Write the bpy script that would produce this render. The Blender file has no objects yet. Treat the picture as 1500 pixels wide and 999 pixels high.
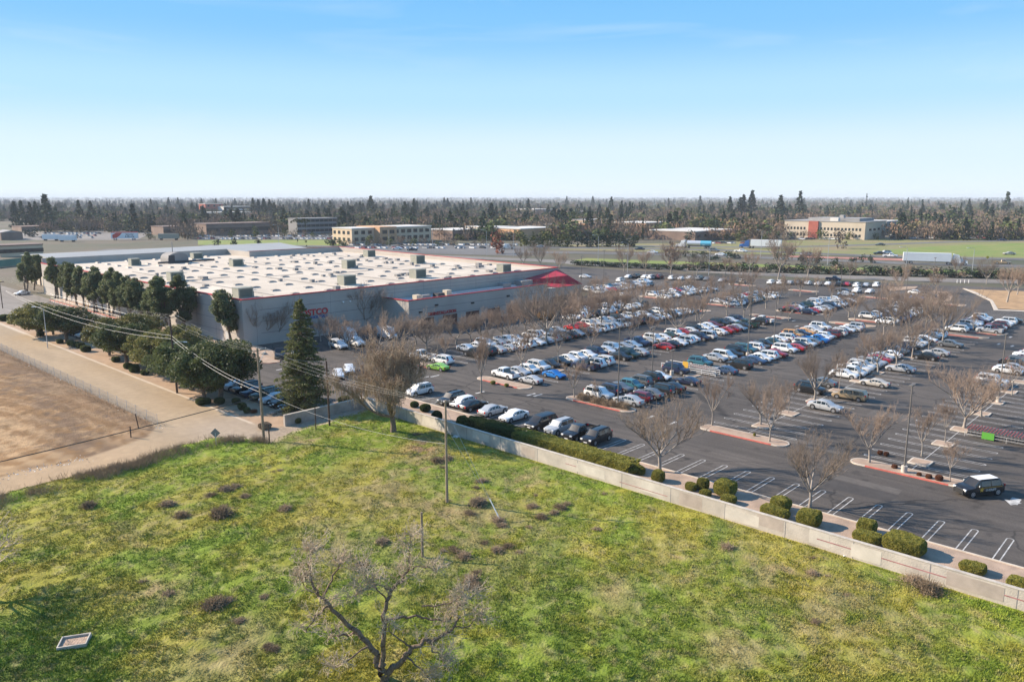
import bpy, math, random
import numpy as np
from mathutils import Vector, Matrix
R = math.radians
random.seed(7)
rng = np.random.default_rng(7)
S = bpy.context.scene
# ---------------------------------------------------------------- camera, sky, sun, exposure
CAM_H = 31.0
F_PX, HORIZON = 1130.0, 288.0
PITCH = math.atan((499.5 - HORIZON) / F_PX)
YAW = R(43.3)
cd = bpy.data.cameras.new('camera'); cam = bpy.data.objects.new('camera', cd)
S.collection.objects.link(cam); S.camera = cam
cam.location = (0, 0, CAM_H)
cam.rotation_euler = (R(90) - PITCH, 0, YAW - R(90))
cd.sensor_width = 36; cd.lens = F_PX / 1500 * 36; cd.clip_start = 0.5; cd.clip_end = 30000
SUN_AZ, SUN_EL = 118.0, 29.0           # direction TO the sun, degrees from +X counter-clockwise
W = bpy.data.worlds.new('World'); S.world = W; W.use_nodes = True
nt = W.node_tree; nt.nodes.clear()
def wn(t): return nt.nodes.new(t)
sky = wn('ShaderNodeTexSky'); sky.sky_type = 'NISHITA'; sky.sun_disc = False
sky.sun_elevation = R(SUN_EL); sky.sun_rotation = R(90 - SUN_AZ)
sky.altitude = 20; sky.air_density = 1.0; sky.dust_density = 0.3; sky.ozone_density = 2.2
# the sky's gradient is drawn down towards the horizon, where this clear winter sky is already deep blue
tcs = wn('ShaderNodeTexCoord'); sps = wn('ShaderNodeSeparateXYZ'); nt.links.new(tcs.outputs['Generated'], sps.inputs[0]); ms_ = wn('ShaderNodeMath'); ms_.operation = 'MULTIPLY'; ms_.inputs[1].default_value = 3.0; nt.links.new(sps.outputs[2], ms_.inputs[0])
cbs = wn('ShaderNodeCombineXYZ'); nt.links.new(sps.outputs[0], cbs.inputs[0]); nt.links.new(sps.outputs[1], cbs.inputs[1]); nt.links.new(ms_.outputs[0], cbs.inputs[2]); nrm = wn('ShaderNodeVectorMath'); nrm.operation = 'NORMALIZE'; nt.links.new(cbs.outputs[0], nrm.inputs[0]); nt.links.new(nrm.outputs[0], sky.inputs['Vector'])
# thin high cloud, mixed on the sky dome by direction
tc = wn('ShaderNodeTexCoord'); sep = wn('ShaderNodeSeparateXYZ'); nt.links.new(tc.outputs['Generated'], sep.inputs[0])
mp = wn('ShaderNodeMapping'); mp.inputs['Scale'].default_value = (1.6, 1.6, 11); mp.inputs['Location'].default_value = (1.2, 5.1, .3); mp.inputs['Rotation'].default_value = (R(6), R(-4), 0)
nt.links.new(tc.outputs['Generated'], mp.inputs[0])
no = wn('ShaderNodeTexNoise'); no.inputs['Scale'].default_value = 1.6; no.inputs['Detail'].default_value = 5; no.inputs['Roughness'].default_value = .5; no.inputs['Distortion'].default_value = .35
nt.links.new(mp.outputs[0], no.inputs['Vector'])
cr = wn('ShaderNodeMapRange'); cr.interpolation_type = 'SMOOTHSTEP'; cr.inputs[1].default_value = .43; cr.inputs[2].default_value = .78; cr.inputs[3].default_value = 0; cr.inputs[4].default_value = .32
nt.links.new(no.outputs[0], cr.inputs[0])
hz = wn('ShaderNodeMapRange'); hz.interpolation_type = 'SMOOTHSTEP'; hz.inputs[1].default_value = .32; hz.inputs[2].default_value = 0.0; hz.inputs[3].default_value = 0.0; hz.inputs[4].default_value = .25
nt.links.new(sep.outputs[2], hz.inputs[0])
mx = wn('ShaderNodeMath'); mx.operation = 'MAXIMUM'; nt.links.new(cr.outputs[0], mx.inputs[0]); nt.links.new(hz.outputs[0], mx.inputs[1])
mix = wn('ShaderNodeMix'); mix.data_type = 'RGBA'; mix.inputs['B'].default_value = (5.0, 5.6, 6.0, 1)
nt.links.new(mx.outputs[0], mix.inputs['Factor'])
bg = wn('ShaderNodeBackground'); bg.inputs[1].default_value = 0.085
ou = wn('ShaderNodeOutputWorld')
gr = wn('ShaderNodeValToRGB'); gr.color_ramp.interpolation = 'EASE'; el = gr.color_ramp.elements
el[0].position = 0.0; el[0].color = (.80, .92, .98, 1); el[1].position = 1.0; el[1].color = (.10, .34, .80, 1)
for ps_, cc_ in ((.05, (.72, .90, 1.0, 1)), (.12, (.42, .76, 1.06, 1)), (.20, (.20, .57, 1.0, 1)), (.30, (.14, .46, .93, 1))):
    e_ = el.new(ps_); e_.color = cc_
nt.links.new(sep.outputs[2], gr.inputs[0])
gs = wn('ShaderNodeVectorMath'); gs.operation = 'SCALE'; gs.inputs['Scale'].default_value = 6.0; nt.links.new(gr.outputs[0], gs.inputs[0])
mg = wn('ShaderNodeMix'); mg.data_type = 'RGBA'; mg.inputs['Factor'].default_value = .93; nt.links.new(sky.outputs[0], mg.inputs['A']); nt.links.new(gs.outputs[0], mg.inputs['B'])
nt.links.new(mg.outputs['Result'], mix.inputs['A']); nt.links.new(mix.outputs['Result'], bg.inputs[0]); nt.links.new(bg.outputs[0], ou.inputs[0])
sl = bpy.data.lights.new('sun', 'SUN'); sun = bpy.data.objects.new('sun', sl); S.collection.objects.link(sun)
sl.energy = 5.0; sl.angle = R(0.53); sl.color = (1.0, 0.86, 0.70)
sd = Vector((math.cos(R(SUN_AZ)) * math.cos(R(SUN_EL)), math.sin(R(SUN_AZ)) * math.cos(R(SUN_EL)), math.sin(R(SUN_EL))))
sun.rotation_euler = sd.to_track_quat('Z', 'Y').to_euler()
sun.location = (0, 0, 200)
S.view_settings.view_transform = 'Standard'; S.view_settings.look = 'None'
S.view_settings.exposure = 1.03; S.view_settings.gamma = 1; S.view_settings.use_curve_mapping = False
S.cycles.max_bounces = 6; S.cycles.diffuse_bounces = 3; S.cycles.glossy_bounces = 2; S.cycles.transparent_max_bounces = 6; S.cycles.volume_bounces = 0
S.cycles.use_denoising = True
try: S.cycles.denoiser = 'OPENIMAGEDENOISE'
except Exception: pass

# ---------------------------------------------------------------- measuring helpers
def G(x, y, z=0.0):
    """ground (or height z) point seen at photo pixel x, y"""
    xv = x - 750; yv = y - 499.5
    f = F_PX * math.cos(PITCH) - yv * math.sin(PITCH); d = F_PX * math.sin(PITCH) + yv * math.cos(PITCH)
    s = (CAM_H - z) / d
    fw = f * s; rt = xv * s
    return (fw * math.cos(YAW) + rt * math.sin(YAW), fw * math.sin(YAW) - rt * math.cos(YAW))
def ZH(y, bx, by):
    X, Y = G(bx, by); fw = X * math.cos(YAW) + Y * math.sin(YAW); yv = y - 499.5
    k = (F_PX * math.sin(PITCH) + yv * math.cos(PITCH)) / (F_PX * math.cos(PITCH) - yv * math.sin(PITCH))
    return CAM_H - fw * k
def PX(X, Y, Z=0):
    fw = X * math.cos(YAW) + Y * math.sin(YAW); rt = X * math.sin(YAW) - Y * math.cos(YAW); dn = CAM_H - Z
    c = fw * math.cos(PITCH) + dn * math.sin(PITCH); v = dn * math.cos(PITCH) - fw * math.sin(PITCH)
    return (750 + F_PX * rt / c, 499.5 + F_PX * v / c)
_perm = rng.random((16, 256, 256))
def vnoise(x, y, seed=0):
    x = np.asarray(x, float); y = np.asarray(y, float)
    xi = np.floor(x).astype(int); yi = np.floor(y).astype(int); fx = x - xi; fy = y - yi
    fx = fx * fx * (3 - 2 * fx); fy = fy * fy * (3 - 2 * fy); t = _perm[seed % 16]
    a = t[xi & 255, yi & 255]; b = t[(xi + 1) & 255, yi & 255]; c = t[xi & 255, (yi + 1) & 255]; d = t[(xi + 1) & 255, (yi + 1) & 255]
    return (a * (1 - fx) + b * fx) * (1 - fy) + (c * (1 - fx) + d * fx) * fy
def fbm(x, y, sc, seed=0, oct=4):
    s = 0; a = 1; tot = 0; x = np.asarray(x, float) / sc; y = np.asarray(y, float) / sc
    for o in range(oct):
        s = s + a * vnoise(x * 2 ** o + 13.7 * o, y * 2 ** o + 7.1 * o, seed + o); tot += a; a *= .5
    return s / tot
def sst(v, a, b):
    t = np.clip((np.asarray(v, float) - a) / (b - a), 0, 1); return t * t * (3 - 2 * t)

# ---------------------------------------------------------------- object helpers
C = S.collection
def tag(o, label=None, cat=None, group=None, kind=None):
    if label: o['label'] = label
    if cat: o['category'] = cat
    if group: o['group'] = group
    if kind: o['kind'] = kind
    return o
def thing(name, label, cat, loc=(0, 0, 0), rz=0.0, group=None):
    o = bpy.data.objects.new(name, None); C.objects.link(o); o.empty_display_size = .5
    o.location = loc; o.rotation_euler = (0, 0, rz)
    return tag(o, label, cat, group)
KIDS = {}
def link(name, me, parent=None, loc=None):
    o = bpy.data.objects.new(name, me); C.objects.link(o)
    if loc is not None: o.location = loc
    if parent is not None:
        o.parent = parent; KIDS.setdefault(parent.name, []).append(o)
    return o
def dup(o, parent=None):
    c = o.copy(); C.objects.link(c)
    if parent is not None:
        c.parent = parent; KIDS.setdefault(parent.name, []).append(c)
    for k in KIDS.get(o.name, []): dup(k, c)
    return c
class MB:
    def __init__(s): s.v = []; s.f = []; s.m = []
    def quadbox(s, p, m=0):   # 8 points: 4 bottom ccw, 4 top ccw
        n = len(s.v); s.v += [tuple(q) for q in p]
        for f in ((3, 2, 1, 0), (4, 5, 6, 7), (0, 1, 5, 4), (1, 2, 6, 5), (2, 3, 7, 6), (3, 0, 4, 7)):
            s.f.append([n + i for i in f]); s.m.append(m)
        return s
    def box(s, x0, x1, y0, y1, z0, z1, m=0):
        return s.quadbox([(x0, y0, z0), (x1, y0, z0), (x1, y1, z0), (x0, y1, z0), (x0, y0, z1), (x1, y0, z1), (x1, y1, z1), (x0, y1, z1)], m)
    def face(s, pts, m=0):
        n = len(s.v); s.v += [tuple(q) for q in pts]; s.f.append(list(range(n, n + len(pts)))); s.m.append(m); return s
    def prism(s, pts, z0, z1, m=0, mtop=None):
        n = len(s.v); k = len(pts); s.v += [(p[0], p[1], z0) for p in pts] + [(p[0], p[1], z1) for p in pts]
        s.f.append([n + i for i in range(k)][::-1]); s.m.append(m)
        s.f.append([n + k + i for i in range(k)]); s.m.append(m if mtop is None else mtop)
        for i in range(k):
            j = (i + 1) % k; s.f.append([n + i, n + j, n + k + j, n + k + i]); s.m.append(m)
        return s
    def tube(s, pts, rad, n=6, m=0, cap=True):
        base = len(s.v); P = [Vector(p) for p in pts]
        if not hasattr(rad, '__len__'): rad = [rad] * len(P)
        for i, p in enumerate(P):
            d = (P[min(i + 1, len(P) - 1)] - P[max(i - 1, 0)]).normalized()
            a = d.cross(Vector((0, 0, 1)) if abs(d.z) < .9 else Vector((1, 0, 0))).normalized(); b = d.cross(a)
            for k in range(n):
                t = 2 * math.pi * k / n; q = p + (a * math.cos(t) + b * math.sin(t)) * rad[i]; s.v.append(tuple(q))
        for i in range(len(P) - 1):
            for k in range(n):
                j = (k + 1) % n
                s.f.append([base + i * n + k, base + i * n + j, base + (i + 1) * n + j, base + (i + 1) * n + k]); s.m.append(m)
        if cap:
            s.f.append([base + k for k in range(n)]); s.m.append(m)
            s.f.append([base + (len(P) - 1) * n + k for k in range(n)][::-1]); s.m.append(m)
        return s
    def disc(s, c, axis, r, n=12, m=0):
        c = Vector(c); d = Vector(axis).normalized(); a = d.cross(Vector((0, 0, 1)) if abs(d.z) < .9 else Vector((1, 0, 0))).normalized(); b = d.cross(a)
        return s.face([c + (a * math.cos(2 * math.pi * k / n) + b * math.sin(2 * math.pi * k / n)) * r for k in range(n)], m)
    def mesh(s, name, mats, smooth=None):
        me = bpy.data.meshes.new(name); me.from_pydata(s.v, [], s.f)
        for mt in (mats if isinstance(mats, (list, tuple)) else [mats]): me.materials.append(mt)
        me.polygons.foreach_set('material_index', s.m); me.validate(); me.update()
        if smooth is not None:
            me.polygons.foreach_set('use_smooth', [True] * len(me.polygons)); me.set_sharp_from_angle(angle=R(smooth))
        return me
    def build(s, name, mats, parent=None, smooth=None, loc=None):
        return link(name, s.mesh(name, mats, smooth), parent, loc)
def np_mesh(name, V, Fc, mat, col=None, smooth=False):
    V = np.asarray(V, np.float32).reshape(-1, 3); Fc = np.asarray(Fc, np.int32); k = Fc.shape[1]
    me = bpy.data.meshes.new(name); me.vertices.add(len(V)); me.vertices.foreach_set('co', V.ravel())
    me.loops.add(Fc.size); me.loops.foreach_set('vertex_index', Fc.ravel())
    me.polygons.add(len(Fc)); me.polygons.foreach_set('loop_start', np.arange(0, Fc.size, k, dtype=np.int32))
    me.polygons.foreach_set('loop_total', np.full(len(Fc), k, np.int32))
    if smooth: me.polygons.foreach_set('use_smooth', np.ones(len(Fc), bool))
    me.update(calc_edges=True)
    if col is not None:
        a = me.color_attributes.new('tint', 'FLOAT_COLOR', 'POINT')
        c4 = np.ones((len(V), 4), np.float32); c4[:, :3] = col; a.data.foreach_set('color', c4.ravel())
    me.materials.append(mat)
    return me
def text_mesh(body, size, ext, mat, name='lettering', bold=0.012):
    cu = bpy.data.curves.new(name, 'FONT'); cu.body = body; cu.size = size; cu.extrude = ext; cu.align_x = 'CENTER'; cu.offset = bold * size; cu.resolution_u = 3
    o = bpy.data.objects.new('tmp', cu); C.objects.link(o)
    me = bpy.data.meshes.new_from_object(o.evaluated_get(bpy.context.evaluated_depsgraph_get())); bpy.data.objects.remove(o); bpy.data.curves.remove(cu)
    me.name = name; me.materials.clear(); me.materials.append(mat)
    return me
ORD = ('zeroth first second third fourth fifth sixth seventh eighth ninth tenth eleventh twelfth thirteenth fourteenth fifteenth sixteenth seventeenth eighteenth nineteenth twentieth '
       'twenty-first twenty-second twenty-third twenty-fourth twenty-fifth twenty-sixth twenty-seventh twenty-eighth twenty-ninth thirtieth thirty-first thirty-second thirty-third thirty-fourth thirty-fifth').split()

# ---------------------------------------------------------------- materials
M = {}
def mat(name, col, rough=.7, ns=None, amt=.15, bump=0, bs=None, metal=0, col2=None, spec=.4, coat=0, det=5, emis=None):
    m = bpy.data.materials.new(name); m.use_nodes = True; n = m.node_tree.nodes; l = m.node_tree.links
    b = n['Principled BSDF']; b.inputs['Roughness'].default_value = rough; b.inputs['Metallic'].default_value = metal
    b.inputs['Specular IOR Level'].default_value = spec
    if coat: b.inputs['Coat Weight'].default_value = coat; b.inputs['Coat Roughness'].default_value = .06
    b.inputs['Base Color'].default_value = (*col, 1)
    if ns:
        t = n.new('ShaderNodeTexCoord'); z = n.new('ShaderNodeTexNoise'); z.inputs['Scale'].default_value = ns; z.inputs['Detail'].default_value = det; z.inputs['Roughness'].default_value = .62
        l.new(t.outputs['Object'], z.inputs['Vector'])
        mr = n.new('ShaderNodeMapRange'); mr.inputs[1].default_value = .32; mr.inputs[2].default_value = .68
        l.new(z.outputs[0], mr.inputs[0])
        mi = n.new('ShaderNodeMix'); mi.data_type = 'RGBA'
        c2 = col2 or tuple(c * (1 - amt) for c in col); c1 = col if col2 else tuple(min(1, c * (1 + amt)) for c in col)
        mi.inputs['A'].default_value = (*c1, 1); mi.inputs['B'].default_value = (*c2, 1)
        l.new(mr.outputs[0], mi.inputs['Factor']); l.new(mi.outputs['Result'], b.inputs['Base Color'])
        if bump:
            z2 = n.new('ShaderNodeTexNoise'); z2.inputs['Scale'].default_value = bs or ns * 4; z2.inputs['Detail'].default_value = 4; l.new(t.outputs['Object'], z2.inputs['Vector'])
            bu = n.new('ShaderNodeBump'); bu.inputs['Strength'].default_value = bump; bu.inputs['Distance'].default_value = .1; l.new(z2.outputs[0], bu.inputs['Height']); l.new(bu.outputs[0], b.inputs['Normal'])
    if emis: b.inputs['Emission Color'].default_value = (*emis[0], 1); b.inputs['Emission Strength'].default_value = emis[1]
    M[name] = m; return m
def tint_mat(name, rough=.9, ns=3.0, lo=.72, hi=1.25, bump=0, bs=10, trans=0, spec=.15):
    """base colour from the mesh's own 'tint' attribute, varied by a fine world-space noise"""
    m = bpy.data.materials.new(name); m.use_nodes = True; n = m.node_tree.nodes; l = m.node_tree.links; b = n['Principled BSDF']
    b.inputs['Roughness'].default_value = rough; b.inputs['Specular IOR Level'].default_value = spec
    a = n.new('ShaderNodeVertexColor'); a.layer_name = 'tint'
    t = n.new('ShaderNodeTexCoord'); z = n.new('ShaderNodeTexNoise'); z.inputs['Scale'].default_value = ns; z.inputs['Detail'].default_value = 5; z.inputs['Roughness'].default_value = .65; l.new(t.outputs['Object'], z.inputs['Vector'])
    mr = n.new('ShaderNodeMapRange'); mr.inputs[1].default_value = .3; mr.inputs[2].default_value = .7; mr.inputs[3].default_value = lo; mr.inputs[4].default_value = hi; l.new(z.outputs[0], mr.inputs[0])
    vm = n.new('ShaderNodeVectorMath'); vm.operation = 'SCALE'; l.new(a.outputs[0], vm.inputs[0]); l.new(mr.outputs[0], vm.inputs['Scale']); l.new(vm.outputs[0], b.inputs['Base Color'])
    if bump:
        z2 = n.new('ShaderNodeTexNoise'); z2.inputs['Scale'].default_value = bs; z2.inputs['Detail'].default_value = 4; l.new(t.outputs['Object'], z2.inputs['Vector'])
        bu = n.new('ShaderNodeBump'); bu.inputs['Strength'].default_value = bump; bu.inputs['Distance'].default_value = .15; l.new(z2.outputs[0], bu.inputs['Height']); l.new(bu.outputs[0], b.inputs['Normal'])
    M[name] = m; return m
def leaf_mat(name, c1, c2, ns=.8, rough=.6):
    """leaves: random per leaf clump by object-space noise, plus a small shift per tree"""
    m = mat(name, c1, rough, ns, col2=c2, spec=.25, det=6); n = m.node_tree.nodes; l = m.node_tree.links; b = n['Principled BSDF']
    oi = n.new('ShaderNodeObjectInfo'); mr = n.new('ShaderNodeMapRange'); mr.inputs[3].default_value = .8; mr.inputs[4].default_value = 1.2; l.new(oi.outputs['Random'], mr.inputs[0])
    src = b.inputs['Base Color'].links[0].from_socket
    vm = n.new('ShaderNodeVectorMath'); vm.operation = 'SCALE'; l.new(src, vm.inputs[0]); l.new(mr.outputs[0], vm.inputs['Scale']); l.new(vm.outputs[0], b.inputs['Base Color'])
    tr = n.new('ShaderNodeBsdfTranslucent'); l.new(vm.outputs[0], tr.inputs[0]); ms = n.new('ShaderNodeMixShader'); ms.inputs[0].default_value = .32
    o = [x for x in n if x.type == 'OUTPUT_MATERIAL'][0]; l.new(b.outputs[0], ms.inputs[1]); l.new(tr.outputs[0], ms.inputs[2]); l.new(ms.outputs[0], o.inputs[0])
    return m
tint_mat('soil_and_turf', ns=1.6, lo=.74, hi=1.22, bump=.8, bs=5)
tint_mat('road_dust', ns=.9, lo=.9, hi=1.1, bump=.15, bs=6)
tint_mat('grass_blade', ns=.9, lo=.8, hi=1.2)
tint_mat('far_leaf', ns=.05, lo=.85, hi=1.15)
asph = mat('asphalt', (.078, .066, .056), .85, .035, .3, bump=.25, bs=30)
def asphalt_detail(m, k=1.0):
    n = m.node_tree.nodes; l = m.node_tree.links; b = n['Principled BSDF']; src = b.inputs['Base Color'].links[0].from_socket
    t = n.new('ShaderNodeTexCoord'); mp = n.new('ShaderNodeMapping'); mp.inputs['Scale'].default_value = (.9, .06, 1); l.new(t.outputs['Object'], mp.inputs[0])
    z = n.new('ShaderNodeTexNoise'); z.inputs['Scale'].default_value = 1.0; z.inputs['Detail'].default_value = 6; l.new(mp.outputs[0], z.inputs['Vector'])
    mr = n.new('ShaderNodeMapRange'); mr.inputs[1].default_value = .3; mr.inputs[2].default_value = .7; mr.inputs[3].default_value = 1 - .28 * k; mr.inputs[4].default_value = 1 + .22 * k; l.new(z.outputs[0], mr.inputs[0])
    z3 = n.new('ShaderNodeTexNoise'); z3.inputs['Scale'].default_value = 4; z3.inputs['Detail'].default_value = 6; l.new(t.outputs['Object'], z3.inputs['Vector'])
    m3 = n.new('ShaderNodeMapRange'); m3.inputs[1].default_value = .3; m3.inputs[2].default_value = .7; m3.inputs[3].default_value = .86; m3.inputs[4].default_value = 1.14; l.new(z3.outputs[0], m3.inputs[0])
    mm = n.new('ShaderNodeMath'); mm.operation = 'MULTIPLY'; l.new(mr.outputs[0], mm.inputs[0]); l.new(m3.outputs[0], mm.inputs[1])
    # sealed cracks: thin dark wandering lines; oil stains: small dark blots
    zd = n.new('ShaderNodeTexNoise'); zd.inputs['Scale'].default_value = .35; zd.inputs['Detail'].default_value = 4; l.new(t.outputs['Object'], zd.inputs['Vector'])
    va = n.new('ShaderNodeVectorMath'); va.operation = 'MULTIPLY_ADD'; va.inputs[1].default_value = (3, 3, 0); l.new(zd.outputs['Color'], va.inputs[0]); l.new(t.outputs['Object'], va.inputs[2])
    vo = n.new('ShaderNodeTexVoronoi'); vo.feature = 'DISTANCE_TO_EDGE'; vo.inputs['Scale'].default_value = .075; l.new(va.outputs[0], vo.inputs['Vector'])
    ck = n.new('ShaderNodeMapRange'); ck.inputs[1].default_value = .003; ck.inputs[2].default_value = .012; ck.inputs[3].default_value = 1 - .5 * k; ck.inputs[4].default_value = 1; l.new(vo.outputs['Distance'], ck.inputs[0])
    v2 = n.new('ShaderNodeTexVoronoi'); v2.inputs['Scale'].default_value = .38; v2.inputs['Randomness'].default_value = 1; l.new(va.outputs[0], v2.inputs['Vector'])
    st = n.new('ShaderNodeMapRange'); st.interpolation_type = 'SMOOTHSTEP'; st.inputs[1].default_value = .08; st.inputs[2].default_value = .30; st.inputs[3].default_value = 1 - .38 * k; st.inputs[4].default_value = 1; l.new(v2.outputs['Distance'], st.inputs[0])
    m4 = n.new('ShaderNodeMath'); m4.operation = 'MULTIPLY'; l.new(mm.outputs[0], m4.inputs[0]); l.new(ck.outputs[0], m4.inputs[1]); m5 = n.new('ShaderNodeMath'); m5.operation = 'MULTIPLY'; l.new(m4.outputs[0], m5.inputs[0]); l.new(st.outputs[0], m5.inputs[1]); mm = m5
    vm = n.new('ShaderNodeVectorMath'); vm.operation = 'SCALE'; l.new(src, vm.inputs[0]); l.new(mm.outputs[0], vm.inputs['Scale']); l.new(vm.outputs[0], b.inputs['Base Color'])
asphalt_detail(asph)
fr = mat('highway_asphalt', (.13, .125, .12), .9, .02, .2); fr2 = mat('frontage_asphalt', (.19, .17, .15), .9, .03, .18); asphalt_detail(fr2, .6)
mat('far_ground', (.13, .10, .07), .95, .02, col2=(.06, .07, .035))
mat('verge', (.17, .19, .05), .95, .035, col2=(.24, .18, .10), bump=.4, bs=.6)
mat('lush_verge', (.13, .20, .03), .95, .07, col2=(.22, .22, .06), bump=.4, bs=.6)
mat('gravel', (.36, .26, .19), .95, .5, .22, bump=.6, bs=14)
mat('kerb', (.50, .43, .35), .85, .6, .18)
mat('red_kerb', (.50, .12, .09), .8, 1.2, .25)
mat('paint_white', (.40, .39, .37), .8, 1.5, .45)
mat('stucco_wall', (.44, .39, .33), .9, .35, .22, bump=.3, bs=8)
mat('patch', (.52, .47, .40), .9, .8, .12); mat('patch_tan', (.37, .31, .26), .9, .8, .15); mat('faded_stripe', (.33, .16, .15), .9, 2, .3)
mat('block_wall', (.33, .29, .25), .9, .6, .25, bump=.4, bs=5)
mat('wh_wall', (.40, .36, .315), .85, .12, .1, bump=.15, bs=6)
mat('wh_groove', (.16, .16, .17), .9); mat('red_trim', (.42, .03, .035), .6, .5, .15); mat('red_roof', (.36, .02, .035), .6, .4, .2)
mat('wh_roof', (.60, .52, .42), .9, .07, .12, col2=(.44, .375, .30), bump=.2, bs=2)
mat('lower_roof', (.42, .42, .40), .9, .1, .2)
mat('grey_roof', (.30, .31, .31), .8, .05, .08); mat('dark_grey', (.05, .05, .055), .7)
mat('skylight', (.24, .195, .15), .5, 1.5, .3); mat('kerb_grey', (.45, .45, .44), .8)
mat('hvac_lit', (.27, .27, .22), .7, .8, .12); mat('hvac_dark', (.10, .12, .10), .7)  # pale grey-green casing and a darker panel colour
mat('wood_pole', (.25, .185, .13), .9, 3, .3, bump=.3, bs=20); mat('dark_pole', (.07, .045, .035), .9, 3, .3); mat('pale_pole', (.27, .21, .15), .9, 3, .2)
mat('steel', (.35, .34, .32), .5, metal=.6); mat('lamp_pole', (.14, .125, .11), .6); mat('concrete', (.45, .40, .34), .9, 1.5, .2)
mat('galv', (.45, .46, .46), .5, metal=.3); mat('cable', (.42, .41, .39), .6); mat('dark_cable', (.05, .05, .05), .6)
mat('letters_red', (.50, .02, .03), .5); mat('letters_blue', (.03, .10, .30), .5)
mat('window_dark', (.02, .03, .035), .12, spec=.6); mat('rubber', (.015, .015, .016), .85); mat('rim', (.45, .45, .46), .35, metal=.7)
mat('glass_car', (.012, .02, .024), .05, spec=.8, coat=.5); mat('trim_black', (.02, .02, .02), .6)
mat('lamp_clear', (.75, .75, .72), .15, spec=.7); mat('lamp_red', (.35, .01, .01), .25); mat('plate', (.7, .7, .68), .5)
mat('bark', (.17, .125, .09), .95, 4, .3, bump=.5, bs=20); mat('bark_grey', (.27, .235, .20), .95, 3, .25, bump=.4, bs=15)
mat('twig', (.21, .165, .13), .9, .7, .25); mat('twig_warm', (.26, .195, .15), .9, .7, .25); mat('twig_yellow', (.35, .27, .15), .9, .7, .25); mat('twig_big', (.33, .255, .18), .9, 1.2, .25); mat('twig_pale', (.46, .365, .26), .9, 1.5, .25)
mat('dead_bark', (.17, .12, .085), .95, 5, .4, bump=.6, bs=14); mat('dead_lit', (.30, .24, .19), .95, 4, .3)
leaf_mat('leaf_pine', (.21, .235, .105), (.09, .11, .05)); leaf_mat('leaf_dark', (.12, .14, .05), (.05, .07, .028))
leaf_mat('leaf_olive', (.21, .19, .06), (.10, .11, .035)); leaf_mat('leaf_conifer', (.17, .18, .065), (.085, .105, .04), 1.2)
leaf_mat('leaf_hedge', (.34, .30, .06), (.14, .155, .035), 3.5); leaf_mat('leaf_hedge_dark', (.10, .13, .035), (.045, .07, .02), 3.5)
leaf_mat('leaf_rust', (.20, .08, .04), (.12, .05, .03)); leaf_mat('leaf_yellow', (.55, .32, .05), (.35, .2, .04), 2)
mat('tumbleweed', (.32, .235, .155), .95, 2.5, .3); mat('tumble_dark', (.22, .16, .10), .95, 2, .3)
mat('core_dark', (.02, .028, .012), .95)
mat('litter', (.75, .73, .70), .8); mat('board', (.52, .40, .26), .9, 2, .2); mat('rock', (.30, .27, .23), .95, 3, .3, bump=.5, bs=8)
mat('sign_back', (.22, .21, .20), .6); mat('sign_yellow', (.7, .45, .03), .6)
mat('green_sign', (.10, .34, .04), .6); mat('cart_metal', (.30, .29, .28), .5, metal=.5); mat('cart_red', (.30, .05, .05), .5); mat('rail', (.45, .43, .41), .5)
mat('tan_stucco', (.56, .43, .30), .9, .08, .1); mat('beige_stucco', (.50, .42, .32), .9, .08, .1); mat('orange_stucco', (.55, .32, .18), .9, .08, .1); mat('brick_red', (.36, .10, .07), .9, .3, .2)
mat('brown_wall', (.20, .14, .11), .9, .1, .2); mat('tile_roof', (.45, .21, .12), .9, .3, .25); mat('roof_white', (.58, .55, .50), .8, .1, .1); mat('roof_brown', (.16, .11, .09), .9, .2, .2)
mat('shade_grey', (.24, .23, .22), .9, .1, .1); mat('roof_grey', (.28, .27, .26), .9, .1, .15); mat('fence_green', (.10, .22, .17), .9, .2, .1)
mat('skin', (.55, .35, .25), .6); mat('cloth_dark', (.02, .02, .03), .9); mat('cloth_orange', (.6, .14, .02), .9); mat('cloth_blue', (.04, .10, .25), .9)
mat('truck_white', (.72, .73, .73), .5, .3, .05, coat=.2); mat('truck_blue', (.02, .10, .32), .4, coat=.5); mat('truck_aqua', (.10, .40, .55), .5); mat('truck_red', (.5, .05, .04), .5)
mat('flame_red', (.5, .05, .03), .5); mat('gold', (.62, .36, .05), .5); mat('tank_silver', (.6, .62, .64), .35, metal=.4)
# car paint takes the object's own colour
m = bpy.data.materials.new('car_paint'); m.use_nodes = True; b = m.node_tree.nodes['Principled BSDF']; oi = m.node_tree.nodes.new('ShaderNodeObjectInfo')
m.node_tree.links.new(oi.outputs['Color'], b.inputs['Base Color']); b.inputs['Roughness'].default_value = .38; b.inputs['Metallic'].default_value = .15; b.inputs['Coat Weight'].default_value = .5; b.inputs['Coat Roughness'].default_value = .07; M['car_paint'] = m
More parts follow.
